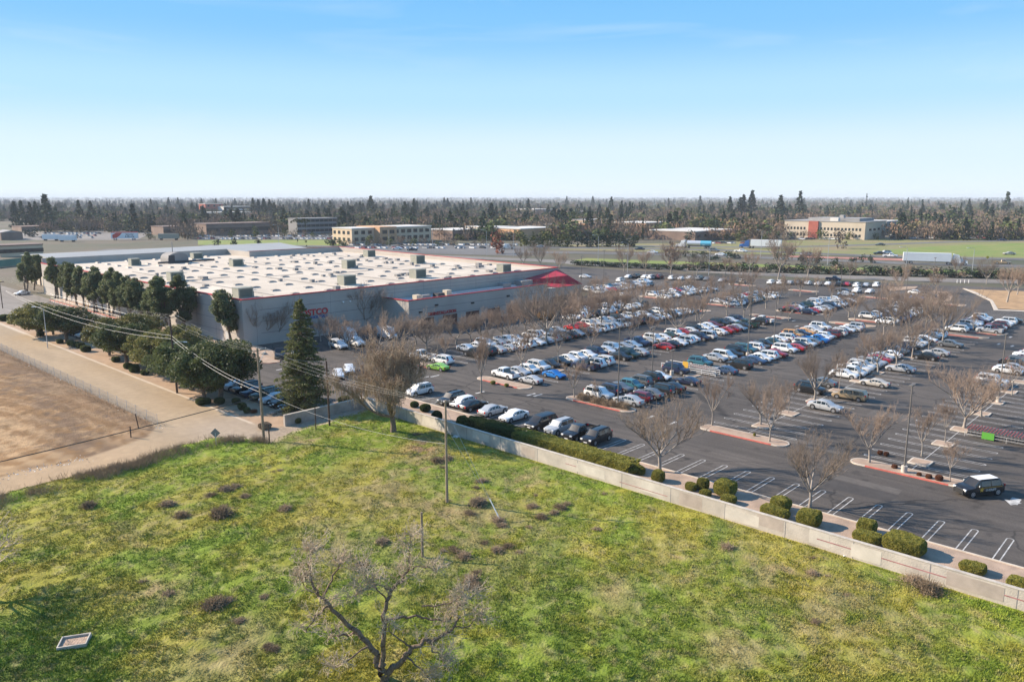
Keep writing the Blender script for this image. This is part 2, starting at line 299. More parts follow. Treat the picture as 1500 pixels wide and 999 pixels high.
# ================================================================ GROUND
def struct(name, me, loc=None): return tag(link(name, me, None, loc), kind='structure')
WALL_X = 66.0
SPOTS = [  # (photo pixel, half sizes in m, kind) bare and lush places of the turf; 'd' paints tree shade into its colour
    ((690, 770), (9, 13), 'b'), ((560, 715), (6, 9), 'b'), ((620, 745), (5, 7), 'b'), ((1150, 880), (3, 12), 'b'), ((620, 660), (2.5, 5), 'r'), ((440, 648), (3, 3), 'b'), ((1230, 900), (6, 7), 'b'), ((1080, 960), (4, 6), 'b'), ((330, 960), (4, 5), 'b'), ((480, 800), (4, 6), 'b'),
    ((230, 880), (3, 3), 'b'), ((1000, 830), (3, 5), 'b'), ((900, 870), (2, 4), 'b'), ((70, 900), (3, 4), 'd'), ((40, 980), (6, 4), 'd'),
    ((730, 930), (7, 8), 'l'), ((150, 760), (3, 5), 'l'), ((250, 810), (3, 4), 'l'), ((450, 960), (4, 5), 'l'), ((1050, 790), (3, 9), 'l'), ((850, 960), (5, 6), 'l'), ((800, 700), (4, 6), 'l'), ((550, 790), (4, 3), 'l'), ((1300, 860), (3, 6), 'l'), ((700, 655), (3, 8), 'l'), ((60, 820), (2, 3), 'l')]
def blobs(x, y, k):
    s = np.zeros_like(x); ca, sa = math.cos(YAW), math.sin(YAW)
    for (p, (a, b), kk) in SPOTS:
        if kk != k: continue
        cx, cy = G(*p); dx = x - cx; dy = y - cy; u = dx * ca + dy * sa; v = dx * sa - dy * ca
        s = np.maximum(s, np.exp(-((u / b) ** 2 + (v / a) ** 2)))
    return s
def turf_color(x, y):
    x = np.asarray(x, float); y = np.asarray(y, float)
    n1 = fbm(x, y, 9, 1); n2 = fbm(x, y, 3.2, 3); n3 = fbm(x, y, 1.1, 5, 3); n4 = fbm(x, y, 14, 8)
    yel = np.array([.28, .25, .04]); grn = np.array([.175, .235, .026]); deep = np.array([.095, .145, .022]); dry = np.array([.235, .18, .08]); red = np.array([.24, .15, .09])
    t = sst(n1 * .6 + n2 * .4, .36, .62)[..., None]; c = yel * (1 - t) + grn * t
    lush = np.clip(sst(n4 * .5 + n2 * .5, .55, .75) * .7 + blobs(x, y, 'l') * sst(n2, .3, .6), 0, 1)[..., None]
    c = c * (1 - lush) + (grn * .65 + deep * .35) * lush
    br = np.clip(sst(fbm(x, y, 6, 9) * .55 + n3 * .45, .58, .76) * .6 + blobs(x, y, 'b') * sst(n3 * .6 + n2 * .4, .32, .60) * .85, 0, 1)[..., None]
    c = c * (1 - br) + dry * br
    r = (blobs(x, y, 'r') * sst(n3, .25, .5))[..., None]; c = c * (1 - r) + red * r
    d = (blobs(x, y, 'd') * .8)[..., None]; c = c * (1 - d) + deep * d  # shade of a tree off to the left, painted as deeper green
    n5 = fbm(x, y, .45, 11, 2)[..., None]; sp = sst(n5, .55, .8) * .55; c = c * (1 - sp) + np.array([.30, .25, .12]) * sp
    c = c * (.70 + .60 * n3)[..., None]
    return c, br[..., 0]
def field_edge(x):
    x = np.asarray(x, float); return np.interp(x, [-8, 16, 19, 25, 31.6, 38.5, 43.4, 46.2, 47.8, 50, 66], [88.5, 89.6, 90.6, 91.6, 91.8, 93.6, 93.6, 91, 87, 88.2, 90.5]) + (fbm(x, x * 0 + 3.3, 2.5, 2) - .5) * 1.2
def zone_color(x, y):
    c, br = turf_color(x, y)
    n1 = fbm(x, y, 11, 4); n3 = fbm(x, y, 1.3, 6, 4)
    dust = np.array([.38, .27, .165]) * (.86 + .28 * n1)[..., None] * (.9 + .2 * n3)[..., None]
    # ploughed / tyre-marked dirt
    ang = np.sin((x * .9 + y * .16 + 3 * fbm(x, y, 18, 2)) * 2.4) * .5 + .5
    arc = np.hypot((x - 24) * 1.0, (y - 122) * .45); ang = ang * .6 + .4 * (np.sin(arc * 6.0 + 2 * fbm(x, y, 6, 5)) * .5 + .5)
    dirt = np.array([.25, .145, .066]); pale = np.array([.38, .25, .135]); dk = np.array([.13, .085, .055])
    t = sst(fbm(x, y, 8, 11) * .6 + ang * .35 + n3 * .25, .45, .72)[..., None]; dc = dirt * (1 - t) + pale * t
    t2 = sst(fbm(x, y, 2.2, 13) * .5 + n3 * .5, .55, .74)[..., None] * sst(fbm(x, y, 14, 12), .4, .6)[..., None]; t3 = (np.exp(-((x - 33.5 - 2.5 * np.sin(y * .05)) / 3.2) ** 2) * sst(n3 * .6 + fbm(x, y, 3, 8) * .5, .42, .62))[..., None]; t2 = np.clip(t2 + t3, 0, 1); dc = dc * (1 - t2 * .85) + dk * t2 * .85
    edge = sst(x, 33, 40.5)[..., None] * sst(x, 42.5, 41.2)[..., None] * .55; dc = dc * (1 - edge) + dk * edge
    dc = dc * (.70 + .56 * n3)[..., None]
    # road (asphalt under dust)
    rd = np.array([.34, .255, .165]); rn = fbm(x * 5, y, 12, 7); rc = rd * (.86 + .28 * rn)[..., None] * (.97 + .06 * n3)[..., None]
    apron = (sst(x, 38, 46) * sst(y, 108, 98))[..., None]; rc = rc * (1 - apron) + np.array([.33, .26, .19]) * apron * (.85 + .3 * rn)[..., None]
    wob = (fbm(x, y, 3, 15) - .5) * 1.6
    grass = sst(y + wob, field_edge(x) + 1.2, field_edge(x) - 1.2) * sst(x, 66.6, 66)
    patch = sst(x, 47.5, 49.5) * sst(y, 86, 88)  # gravelly corner by the pole
    lowbord = np.interp(x, [-8, 20.6, 28.2, 34.2, 37.9, 40.1, 40.9, 42], [98.6, 98.6, 98.2, 99.8, 101.3, 104.3, 108, 400]) + wob * .6
    fringe = sst(y, lowbord + 2.6, lowbord + .2)[..., None] * sst(n3 + (fbm(x, y, 3, 3) - .5) * .6, .35, .6)[..., None] * .6; dc = dc * (1 - fringe) + dk * fringe
    isroad = np.maximum(sst(x + wob * .3, 40.9, 41.4), sst(y, lowbord + .5, lowbord - .5))
    mixr = sst(x, 30, 42)[..., None]; rr = dust * (1 - mixr) + rc * mixr
    out = dc * (1 - isroad[..., None]) + rr * isroad[..., None]
    out = out * (1 - grass[..., None]) + c * grass[..., None]
    # gutter line and verge beyond x=50.6
    g = sst(x, 50.1, 50.25) * sst(x, 50.75, 50.6) * sst(y, 96, 98); g = g[..., None]; out = out * (1 - g) + np.array([.52, .43, .33]) * g
    ver = (sst(x, 50.7, 50.85) * sst(y, 92.6, 93.2))[..., None]; vc = np.array([.36, .25, .165]) * (.8 + .4 * n3)[..., None]; out = out * (1 - ver) + vc * ver
    return out, grass, br
def terrain_z(x, y, grass):
    z = (fbm(x, y, 5, 2) - .5) * .5 * grass + (fbm(x, y, 1.0, 6, 3) - .5) * .30 * grass
    dirt = (1 - grass) * sst(x, 41, 39) * sst(y, 98, 106)
    z = z + (fbm(x, y, 1.4, 3, 3) - .5) * .22 * dirt + (fbm(x, y, 7, 5) - .5) * .4 * dirt
    # weedy bank along the track, ruts at the left
    z = z + .40 * np.exp(-((y - field_edge(x) + 1.6) / 1.3) ** 2) * sst(x, 47, 40) * (.6 + .8 * fbm(x, y, 3, 4))
    z = z + .30 * grass + .2 * dirt
    z = z * sst(x, 65.8, 64.5)
    return np.maximum(z, -.03) + .02
def terrain(name, x0, x1, y0, y1, st, tm='soil_and_turf'):
    xs = np.arange(x0, x1 + st * .5, st); ys = np.arange(y0, y1 + st * .5, st); X, Y = np.meshgrid(xs, ys, indexing='ij')
    col, gr, br = zone_color(X, Y); Z = terrain_z(X, Y, gr)
    nx, ny = X.shape; idx = np.arange(nx * ny).reshape(nx, ny)
    F = np.stack([idx[:-1, :-1], idx[1:, :-1], idx[1:, 1:], idx[:-1, 1:]], -1).reshape(-1, 4)
    V = np.stack([X, Y, Z], -1).reshape(-1, 3)
    return struct(name, np_mesh(name, V, F, M[tm], col.reshape(-1, 3), True))
terrain('field', -8, 66, -14, 92.8, .4)
terrain('dirt_road', -8, 40, 92.8, 104, .4, 'road_dust')
terrain('dirt_field', -8, 40, 104, 200, .4)
terrain('dirt_field', -8, 40, 200, 330, 1.0)
terrain('road', 40, 56.4, 92.8, 200, .4, 'road_dust')
terrain('road', 40, 56.4, 200, 330, .8, 'road_dust')
struct('ground', MB().face([(-9000, -9000, -.06), (12000, -9000, -.06), (12000, 12000, -.06), (-9000, 12000, -.06)]).mesh('ground', M['far_ground']))
def flat(name, pts, z, m): return struct(name, MB().face([(p[0], p[1], z) for p in pts]).mesh(name, m))
def ribbon(pl, w):
    """a strip of width w along the polyline pl"""
    P = [Vector((p[0], p[1])) for p in pl]; L = []; Rr = []
    for i, p in enumerate(P):
        d = (P[min(i + 1, len(P) - 1)] - P[max(i - 1, 0)]).normalized(); n = Vector((-d.y, d.x)); L.append(p + n * w / 2); Rr.append(p - n * w / 2)
    return L, Rr
def road(name, pl, w, z, m):
    L, Rr = ribbon(pl, w); mb = MB()
    for i in range(len(L) - 1): mb.face([(*Rr[i], z), (*Rr[i + 1], z), (*L[i + 1], z), (*L[i], z)])
    return struct(name, mb.mesh(name, m))
# far kerb of the lot along the frontage road
NEARK = [G(x, y) for x, y in ((700, 381), (800, 387), (880, 394), (990, 401), (1100, 408), (1200, 412), (1300, 415), (1400, 419), (1500, 423), (1640, 431))]
lot = [(73.9, -60), (73.9, 93), (56.4, 93), (56.4, 330), (73, 330), (73, 150), (182, 150), (200, 150), (205, 185), (225, 262), (262, 262)] + [(p[0], p[1]) for p in NEARK[1:]] + [(330, -60)]
flat('parking_lot', lot, .02, M['asphalt'])
flat('planter_strip', [(66.2, -60), (73.75, -60), (73.75, 92.3), (66.2, 92.3)], .07, M['gravel'])
flat('planter_corner', [(56.4, 92.9), (66.2, 92.9), (70, 95), (66, 98.4), (56.4, 97.6)], .05, M['gravel'])
struct('kerb', MB().box(73.75, 73.95, -60, 92.5, 0, .16).mesh('kerb', M['kerb']))
road('frontage_road', [G(x, y) for x, y in ((200, 372), (400, 371), (600, 374), (700, 378), (800, 382), (880, 388), (990, 394.5), (1100, 401), (1200, 405), (1300, 408), (1400, 411), (1500, 413), (1700, 420))], 15, .035, M['frontage_asphalt'])
hwA = [G(x, y) for x, y in ((150, 366), (400, 367), (600, 369), (750, 369), (900, 371.5), (1000, 373.5), (1100, 377), (1250, 383), (1380, 388), (1500, 390), (1800, 394))]
hwB = [G(x, y) for x, y in ((300, 359.5), (600, 362), (800, 363), (950, 364.5), (1050, 366.5), (1150, 370), (1300, 376), (1400, 378), (1500, 380), (1800, 385))]
road('highway', hwA, 13, .05, M['highway_asphalt'])
road('highway_far_lanes', hwB, 14, .055, M['highway_asphalt'])
ramp = [G(x, y) for x, y in ((880, 360), (1000, 361.5), (1100, 362.5), (1200, 361), (1300, 358), (1400, 354.5), (1500, 352.5), (1700, 349))]
road('ramp_road', ramp, 10, .06, M['highway_asphalt'])
vg = [G(x, y) for x, y in ((845, 391), (990, 392), (1100, 394), (1250, 398), (1400, 402), (1500, 404), (1800, 412))] 
road('grass_verge', [G(x, y) for x, y in ((850, 380), (950, 384), (1050, 387), (1150, 391), (1300, 396), (1400, 398), (1500, 400), (1800, 406))], 17, .025, M['lush_verge'])
flat('verge_far', [G(x, y) for x, y in ((820, 366), (1180, 374), (1800, 386), (1800, 352), (1300, 349), (1000, 356), (820, 359))], .015, M['verge'])
flat('verge_slope', [G(x, y) for x, y in ((1270, 371), (1420, 375.5), (1800, 382), (1800, 353), (1500, 356), (1400, 359), (1330, 363))], .03, M['lush_verge'])
flat('median', [G(x, y) for x, y in ((1150, 376.5), (1335, 382.5), (1335, 379.5), (1150, 374.5))], .03, mat('median_red', (.38, .17, .13), .95, .1, .2))
flat('mall_lawn', [G(x, y) for x, y in ((290, 359), (500, 361), (500, 351.5), (290, 352))], .02, M['lush_verge'])
flat('mall_parking', [G(x, y) for x, y in ((290, 351.6), (500, 351), (500, 345), (290, 346))], .02, M['highway_asphalt'])
flat('office_parking', [G(x, y) for x, y in ((500, 369), (760, 375), (780, 360), (500, 358))], .02, M['highway_asphalt'])
flat('yard', [G(x, y) for x, y in ((0, 352), (200, 352), (230, 338), (0, 340))], .02, M['frontage_asphalt'])
flat('far_parking', [G(x, y) for x, y in ((1300, 351.5), (1500, 349), (1560, 341), (1330, 342))], .02, M['highway_asphalt'])
flat('left_lot', [(-40, 196), (56.3, 232), (74, 262), (74, 330), (-40, 330)], .03, M['frontage_asphalt'])
flat('vineyard_ground', [(-60, 332), (78, 332), (95, 520), (-60, 520)], .02, M['verge'])
# corner with bare garden by the exit road
flat('garden', [G(x, y) for x, y in ((1458, 452), (1452, 440), (1425, 428), (1415, 424), (1640, 432), (1700, 470), (1500, 455))], .09, mat('mulch', (.36, .23, .12), .95, .3, .25))
struct('garden_kerb', MB().prism([(p[0], p[1]) for p in [G(x, y) for x, y in ((1456, 455), (1450, 441), (1422, 428), (1410, 423), (1413, 423), (1427, 427.3), (1454, 440.5), (1462, 454), (1520, 456.5), (1520, 458))]], 0, .15).mesh('garden_kerb', M['kerb']))

# ---------------------------------------------------------------- islands, painted lines
def round_rect(x0, x1, y0, y1, r, n=6):
    out = []
    for cx, cy, a0 in ((x1 - r, y1 - r, 0), (x0 + r, y1 - r, 90), (x0 + r, y0 + r, 180), (x1 - r, y0 + r, 270)):
        for k in range(n + 1):
            a = R(a0 + 90 * k / n); out.append((cx + r * math.cos(a), cy + r * math.sin(a)))
    return out
ISL = [0]
def island(x0, x1, y0, y1, red=True, r=None, name='traffic_island'):
    r = r or min((x1 - x0) * .48, 1.2); mb = MB()
    mb.prism(round_rect(x0, x1, y0, y1, r), 0, .15, 1, 1)
    mb.prism(round_rect(x0 + .18, x1 - .18, y0 + .18, y1 - .18, max(r - .18, .1)), .1, .154, 0, 0)
    if red:  # painted kerb face and top on the lane side
        mb.box(x0 - .004, x0 + .19, y0 + r + .5, y1 - r - .8, 0.001, .156, 2)
    return struct(name, mb.mesh(name, [M['gravel'], M['kerb'], M['red_kerb']]))
YC = [24.6, 44.9, 67.7, 87.7, 110.0]
island(90.7, 93.3, 18.4, 30.9); island(90.7, 93.4, 38.7, 51.0); island(90.4, 93.0, 61.8, 74.3); island(90.2, 92.8, 82.2, 94.0); island(90.0, 92.6, 104.0, 111)
for x0, x1, yc, ln in ((194, 197, 44, 11), (192.5, 195.5, 67.7, 11), (190.5, 193.5, 88.0, 11), (188, 191, 109, 10)): island(x0, x1, yc - ln / 2, yc + ln / 2)
for x0, x1, yc, ln in ((201, 204, 43, 13), (201, 204, 65, 13), (203, 206, 85.5, 13), (202, 205, 108, 13), (203, 206, 131, 12)): island(x0, x1, yc - ln / 2, yc + ln / 2)
for x0, x1, yc, ln in ((250, 253, 81, 10), (248, 252, 62, 12), (252, 255, 105, 10), (254, 257, 128, 10)): island(x0, x1, yc - ln / 2, yc + ln / 2)
flat('corner_planter', [G(x, y) for x, y in ((1375, 444), (1392, 441), (1396, 434), (1388, 428), (1365, 426), (1352, 434), (1345, 443))], .14, M['gravel'])
flat('entry_planter', [G(x, y) for x, y in ((1303, 427), (1340, 424), (1345, 420), (1300, 421))], .14, M['gravel'])
ISLT = {0: [96.7, 106.2, 114.6, 125.4, 134.1, 143, 152, 162, 172, 182], 1: [97.8, 106.3, 115.7, 124.8, 133.9, 142.6, 151.5, 160.5, 170, 180], 2: [100, 109, 118, 127, 136, 145, 154, 163, 172, 182], 3: [97, 105, 114, 123, 132, 141, 150, 160, 170, 180], 4: [97, 106, 115, 124, 133, 142, 151, 160]}
for r, xs in ISLT.items():
    for x in xs:
        o = island(x - 1.15, x + 1.15, YC[r] - 1.15, YC[r] + 1.15, False, .25, 'tree_island')
pt = MB(); rp = random.Random(31)
for k in range(16):
    x_, y_ = rp.uniform(80, 190), rp.uniform(10, 128); a_, b_ = rp.uniform(1.2, 5), rp.uniform(2, 9); pt.face([(x_, y_, .0225), (x_ + a_, y_ + rp.uniform(-.3, .3), .0225), (x_ + a_, y_ + b_, .0225), (x_ + rp.uniform(-.3, .3), y_ + b_, .0225)], k % 2)
struct('asphalt_patch', pt.mesh('asphalt_patch', [mat('patch_dark', (.055, .048, .043), .85, .8, .2), mat('patch_light', (.10, .087, .076), .9, .8, .2)]))
lines = MB(); Zp = .0265; lw = .05
def seg(x0, y0, x1, y1, w=.10):
    d = Vector((x1 - x0, y1 - y0)); n = Vector((-d.y, d.x)).normalized() * w / 2
    lines.face([(x0 - n.x, y0 - n.y, Zp), (x1 - n.x, y1 - n.y, Zp), (x1 + n.x, y1 + n.y, Zp), (x0 + n.x, y0 + n.y, Zp)])
def hairpin(x, y, dx, dy, ln, g=.28):
    """two parallel stripes joined by a round end, starting at (x, y) and running along (dx, dy)"""
    px, py = -dy, dx
    for s in (-1, 1): seg(x + px * g * s, y + py * g * s, x + dx * ln + px * g * s, y + dy * ln + py * g * s)
    ex, ey = x + dx * ln, y + dy * ln; last = None
    for k in range(7):
        a = math.pi * k / 6; q = (ex + px * g * math.cos(a) + dx * g * math.sin(a), ey + py * g * math.cos(a) + dy * g * math.sin(a))
        if last: seg(*last, *q, w=.115)
        last = q
for k in range(-6, 30):
    y = 26.5 + 2.87 * (k - 6) + 11.5
    if -8 < y < 92: hairpin(74.1, y, 1, 0, 5.6)
for r, yc in enumerate(YC):
    x = 95.2
    while x < 190:
        hairpin(x, yc + .1, 0, 1, 5.5); hairpin(x, yc - .1, 0, -1, 5.5); x += 2.9
    seg(93.4, yc, 190, yc, .1)
for yc in (43, 65, 85.5, 108, 131, 153):
    x = 207
    while x < 247: hairpin(x, yc, 0, 1, 5.3); hairpin(x, yc, 0, -1, 5.3); x += 2.9
for k in range(14): hairpin(56.6, 98.5 + 2.9 * k, 1, 0, 5)
# lane arrows and dashes seen between the rows
for px_, py_ in ((622, 553), (637, 551), (703, 567 + 8), (778, 577 + 1), (788, 578 + 1), (952, 611), (985, 620), (1163, 470), (1205, 474), (1167, 478), (412, 541), (425, 548), (1490, 735), (1183, 455), (1211, 462), (1463, 504), (1483, 507), (1480, 494)):
    x, y = G(px_, py_); seg(x - 1.0, y, x + 1.0, y, .42)
a = G(1483, 735); lines.face([(a[0] - 1.2, a[1] - .1, Zp + .004), (a[0] + .2, a[1] - .8, Zp + .004), (a[0] + .2, a[1] - .3, Zp + .004), (a[0] + 1.4, a[1] - .3, Zp + .004), (a[0] + 1.4, a[1] + .3, Zp + .004), (a[0] + .2, a[1] + .3, Zp + .004), (a[0] + .2, a[1] + .8, Zp + .004)])
struct('painted_lines', lines.mesh('painted_lines', M['paint_white']))

# ---------------------------------------------------------------- boundary wall
w = thing('boundary_wall', 'long low pale stucco wall between the green field and the parking lot', 'wall', (66, 40, 0))
def wall_seg(mb, x0, x1, y0, y1, h): mb.box(x0, x1, y0, y1, -.3, h)
mb = MB().box(65.85, 66.15, -60, 92.6, -.3, 1.62); o = mb.build('wall_panel', M['stucco_wall'], w, None); o.location = (-66, -40, 0)
mb = MB().box(65.82, 66.18, -60, 92.63, 1.622, 1.70); o = mb.build('coping', M['concrete'], w); o.location = (-66, -40, 0)
mb = MB(); k = 0
for y0, y1, z0, z1, mi in ((40.5, 43.2, .35, 1.55, 0), (36, 38.6, .2, 1.5, 1), (27.6, 30.2, .5, 1.6, 1), (23.4, 25.2, .3, 1.6, 0), (30, 33.5, .2, 1.3, 0), (75, 79, .3, 1.5, 0), (66, 69, .5, 1.5, 0), (58.3, 60.5, .3, 1.4, 1), (48, 52, .3, 1.3, 0), (19, 21.5, .2, 1.4, 0), (10, 14, .3, 1.45, 1)):
    mb.box(65.846 - .001 * k, 65.85, y0, y1, z0, z1, mi); k += 1
mb.box(65.838, 65.85, 6, 24.5, .82, .92, 2); mb.box(65.838, 65.85, 40, 46, .55, .62, 2); mb.box(65.838, 65.85, 52, 53.6, .8, .87, 2)
o = mb.build('paint_patch', [M['patch'], M['patch_tan'], M['faded_stripe']], w); o.location = (-66, -40, 0)
jt = MB()
for k in range(26): jt.box(65.842, 65.852, -58 + 6.1 * k, -57.95 + 6.1 * k, 0, 1.61)
o = jt.build('wall_joint', M['wh_groove'], w); o.location = (-66, -40, 0)
w2 = thing('boundary_wall', 'short grey block wall at the road corner, beside the tall conifer', 'wall', (60, 92.7, 0))
mb = MB().box(53, 65.8, 92.55, 92.85, -.2, 1.5).box(52.8, 53.2, 92.5, 92.9, -.2, 1.6); o = mb.build('wall_panel', M['block_wall'], w2); o.location = (-60, -92.7, 0)
mb = MB().box(53.25, 65.75, 92.52, 92.88, 1.502, 1.6); o = mb.build('coping', M['concrete'], w2); o.location = (-60, -92.7, 0)
# ================================================================ WAREHOUSE
def PART(mb, name, mats, parent, smooth=None):
    """link mb (built in world coordinates) as a part of an unrotated thing"""
    o = mb.build(name, mats, parent, smooth); o.location = tuple(-c for c in parent.location); return o
wh = thing('warehouse_store', 'huge pale warehouse store with white roof, red trim and red lettering', 'warehouse', (77, 149.5, 0))
X0, X1, Y0, YB, YC2, XM = 77.0, 179.0, 149.5, 281.0, 264.0, 140.0
mb = MB()
mb.box(X0, X0 + .3, Y0, YB, -.2, 9.85).box(X0 + .3, X1, Y0, Y0 + .3, -.2, 9.85)
mb.quadbox([(X1 - .3, Y0 + .3, -.2), (X1, Y0 + .3, -.2), (X1, YC2, -.2), (X1 - .3, YC2, -.2), (X1 - .3, Y0 + .3, 9.9), (X1, Y0 + .3, 9.9), (X1, YC2, 11.2), (X1 - .3, YC2, 11.2)])
mb.box(XM, X1 - .3, YC2 - .3, YC2, -.2, 11.2).box(XM, XM + .3, YC2, YB, -.2, 11.2).box(X0 + .3, XM, YB - .3, YB, -.2, 11.4)
PART(mb, 'wall', M['wh_wall'], wh)
g = MB()
for z in (2.4, 4.9, 7.4):
    g.box(X0 + 4, 112.6, Y0 - .012, Y0, z, z + .09); g.box(X0 - .012, X0, Y0 + 3, YB, z, z + .07)
for z in (7.9, 8.75): g.box(113, 178.5, Y0 - .012, Y0, z, z + .07)
for z in (2.9, 4.9): g.box(113.3, 176, 139.488, 139.5, z, z + .08)
for k in range(11): g.box(X0 + 9.2 * k + 3, X0 + 9.2 * k + 3.05, Y0 - .01, Y0, 0, 9.6)
for k in range(14): g.box(X0 - .01, X0, Y0 + 9.2 * k + 3, Y0 + 9.2 * k + 3.05, 0, 9.6)
PART(g, 'wall_groove', M['wh_groove'], wh)
c = MB().box(X0 - .12, X0 + .35, Y0 - .12, YB, 9.852, 10.05).box(X0 + .35, X1 + .1, Y0 - .12, Y0 + .35, 9.852, 10.05).box(112.8, 113.3, 139.38, Y0 - .13, 7.102, 7.27).box(113.3, 162.5, 139.38, 139.85, 7.102, 7.27)
c.quadbox([(X1 - .35, Y0 + .35, 9.905), (X1 + .1, Y0 + .35, 9.905), (X1 + .1, YC2, 11.205), (X1 - .35, YC2, 11.205), (X1 - .35, Y0 + .35, 10.05), (X1 + .1, Y0 + .35, 10.05), (X1 + .1, YC2, 11.34), (X1 - .35, YC2, 11.34)])
c.box(XM, X1 - .36, YC2 - .1, YC2 + .1, 11.203, 11.34)
PART(c, 'red_coping', M['red_trim'], wh)
PART(MB().prism([(X0 + .3, Y0 + .3), (X1 - .3, Y0 + .3), (X1 - .3, YC2 - .3), (XM, YC2 - .3), (XM, YB - .3), (X0 + .3, YB - .3)], 9.0, 9.3), 'roof', M['wh_roof'], wh)
PART(MB().box(113, 113.3, 139.5, Y0, -.2, 7.1).box(113.3, 162.3, 139.5, 139.8, -.2, 7.1), 'wing_wall', M['wh_wall'], wh)
PART(MB().box(113.3, 162.3, 139.8, Y0 - .013, 6.2, 6.4), 'wing_roof', M['lower_roof'], wh)
# entrance block with the red sloping hood
PART(MB().box(162.3, 176.6, 138.7, Y0 - .013, -.2, 5.9).box(179.0, 185, 150, 168, -.2, 6.0), 'entrance_wall', M['wh_wall'], wh)
e = MB(); a, b = (165.3, 138.5, 5.95), (177.0, 138.5, 5.95)
e.face([a, b, (173.7, 141.5, 8.5), (176.2, 148.3, 9.3), (X1, Y0 - .02, 9.4), (160.5, Y0 - .02, 7.3)])
e.face([b, (187, 150, 6.0), (X1, Y0 - .02, 9.4), (176.2, 148.3, 9.3), (173.7, 141.5, 8.5)])
e.face([(187, 150, 6.0), (187, 168, 6.0), (X1 + .01, 168, 9.5), (X1 + .01, Y0, 9.4)])
PART(e, 'red_entrance_hood', M['red_roof'], wh)
mat('bay_brown', (.10, .045, .035), .8, .6, .3)
for k in range(6): PART(MB().box(116 + 7.6 * k, 120.6 + 7.6 * k, 139.46, 139.497, 0, 2.6), 'tyre_bay_door', M['bay_brown'], wh)
PART(MB().box(163, 175, 138.66, 138.697, 0, 3.4), 'entrance_opening', M['dark_grey'], wh)
for x in (88.2, 101.5, 103.4): PART(MB().box(x, x + .4, Y0 - .35, Y0 - .02, 7.0, 7.25).box(x + .1, x + .3, Y0 - .5, Y0 - .35, 6.95, 7.1), 'wall_lamp', M['lamp_clear'], wh)
for x, z in ((121, 5.2), (133, 4.5), (146, 5.1), (116, 4.0)): PART(MB().box(x, x + .9, 139.2, 139.48, z, z + .35), 'wall_lamp', M['trim_black'], wh)
for y in (156.2, 158.6): PART(MB().box(76.95, 76.985, y, y + 1.3, 0, 2.4), 'side_door', M['kerb_grey'], wh)
for body, size, xr, z, mt in (('COSTCO', 1.85, 97.6, 4.98, 'letters_red'), ('WHOLESALE', .9, 97.5, 4.15, 'letters_blue'), ('TIRE', 1.06, 120.75, 3.0, 'letters_red'), ('INSTALLATION', 1.06, 127.8, 3.0, 'letters_red')):
    me = text_mesh(body, size, .06, M[mt], bold=.03 if body == 'COSTCO' else .012); o = link('wall_lettering', me, wh)
    xs = [v.co.x for v in me.vertices]; half = (max(xs) - min(xs)) / 2; y = Y0 if xr < 100 else 139.5; sx = 1.0 if body != 'COSTCO' else 1.12
    o.rotation_euler = (R(90), 0, 0); o.scale = (sx, 1, 1); o.location = (xr - half * sx - 77, y - .08 - 149.5, z)
sk = [(x, y) for y in np.arange(155, 278, 8.6) for x in np.arange(83, 176, 9.3) if not (x > XM - 4 and y > YC2 - 4)]
def sk_mesh(mb, x, y):
    L, w_, h = 1.1, .62, .42; n = len(mb.v)
    for zz, s in ((0, 1), (.18, 1), (.18, .96), (h * .8, .72), (h, .3)):
        mb.v += [(x - w_ * s, y - L * s, 9.3 + zz), (x + w_ * s, y - L * s, 9.3 + zz), (x + w_ * s, y + L * s, 9.3 + zz), (x - w_ * s, y + L * s, 9.3 + zz)]
    for r_ in range(4):
        for k in range(4):
            j = (k + 1) % 4; mb.f.append([n + r_ * 4 + k, n + r_ * 4 + j, n + r_ * 4 + 4 + j, n + r_ * 4 + 4 + k]); mb.m.append(1 if r_ < 2 else 0)
    mb.f.append([n + 16, n + 17, n + 18, n + 19]); mb.m.append(0)
base = MB(); sk_mesh(base, 0, 0); sme = base.mesh('skylight', [M['skylight'], M['kerb_grey']])
for x, y in sk[:100]:
    o = link('skylight', sme, wh, (x - 77 + random.uniform(-.5, .5), y - 149.5 + random.uniform(-.6, .6), 0)); o.rotation_euler = (0, 0, R(90))
rest = MB()
for x, y in sk[100:]: sk_mesh(rest, x, y)
o = PART(rest, 'skylight', [M['skylight'], M['kerb_grey']], wh); o['kind'] = 'stuff'
for i, (px_, py_, w_, dp, h) in enumerate(((197, 389, 3.4, 3, 2.6), (257, 411, 4.2, 3.2, 2.7), (356, 436, 4.2, 3.4, 2.6), (508, 417, 4.4, 3.4, 2.8), (511, 393, 4.0, 3.4, 3.0), (541, 376, 4.2, 3.4, 2.8), (612, 386, 4.4, 3.6, 3.2), (612, 407, 4.4, 3.4, 2.8), (738, 398, 4.2, 3.2, 2.6), (288, 379, 4, 3.2, 2.4), (346, 390, 4.2, 3.2, 2.6))):
    x, y = G(px_, py_, 9.3); w_, dp, h = w_ * .82, dp * .85, h * .82; u = MB().box(x - w_ / 2, x + w_ / 2, y - dp / 2, y + dp / 2, 9.31, 9.31 + h)
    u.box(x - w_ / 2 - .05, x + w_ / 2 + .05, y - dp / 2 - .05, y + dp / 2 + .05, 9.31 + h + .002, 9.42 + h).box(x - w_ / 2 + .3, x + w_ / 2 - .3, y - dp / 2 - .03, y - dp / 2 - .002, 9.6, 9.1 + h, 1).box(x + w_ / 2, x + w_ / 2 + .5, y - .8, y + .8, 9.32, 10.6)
    PART(u, 'roof_air_handler', [M['hvac_lit'], M['hvac_dark']], wh)
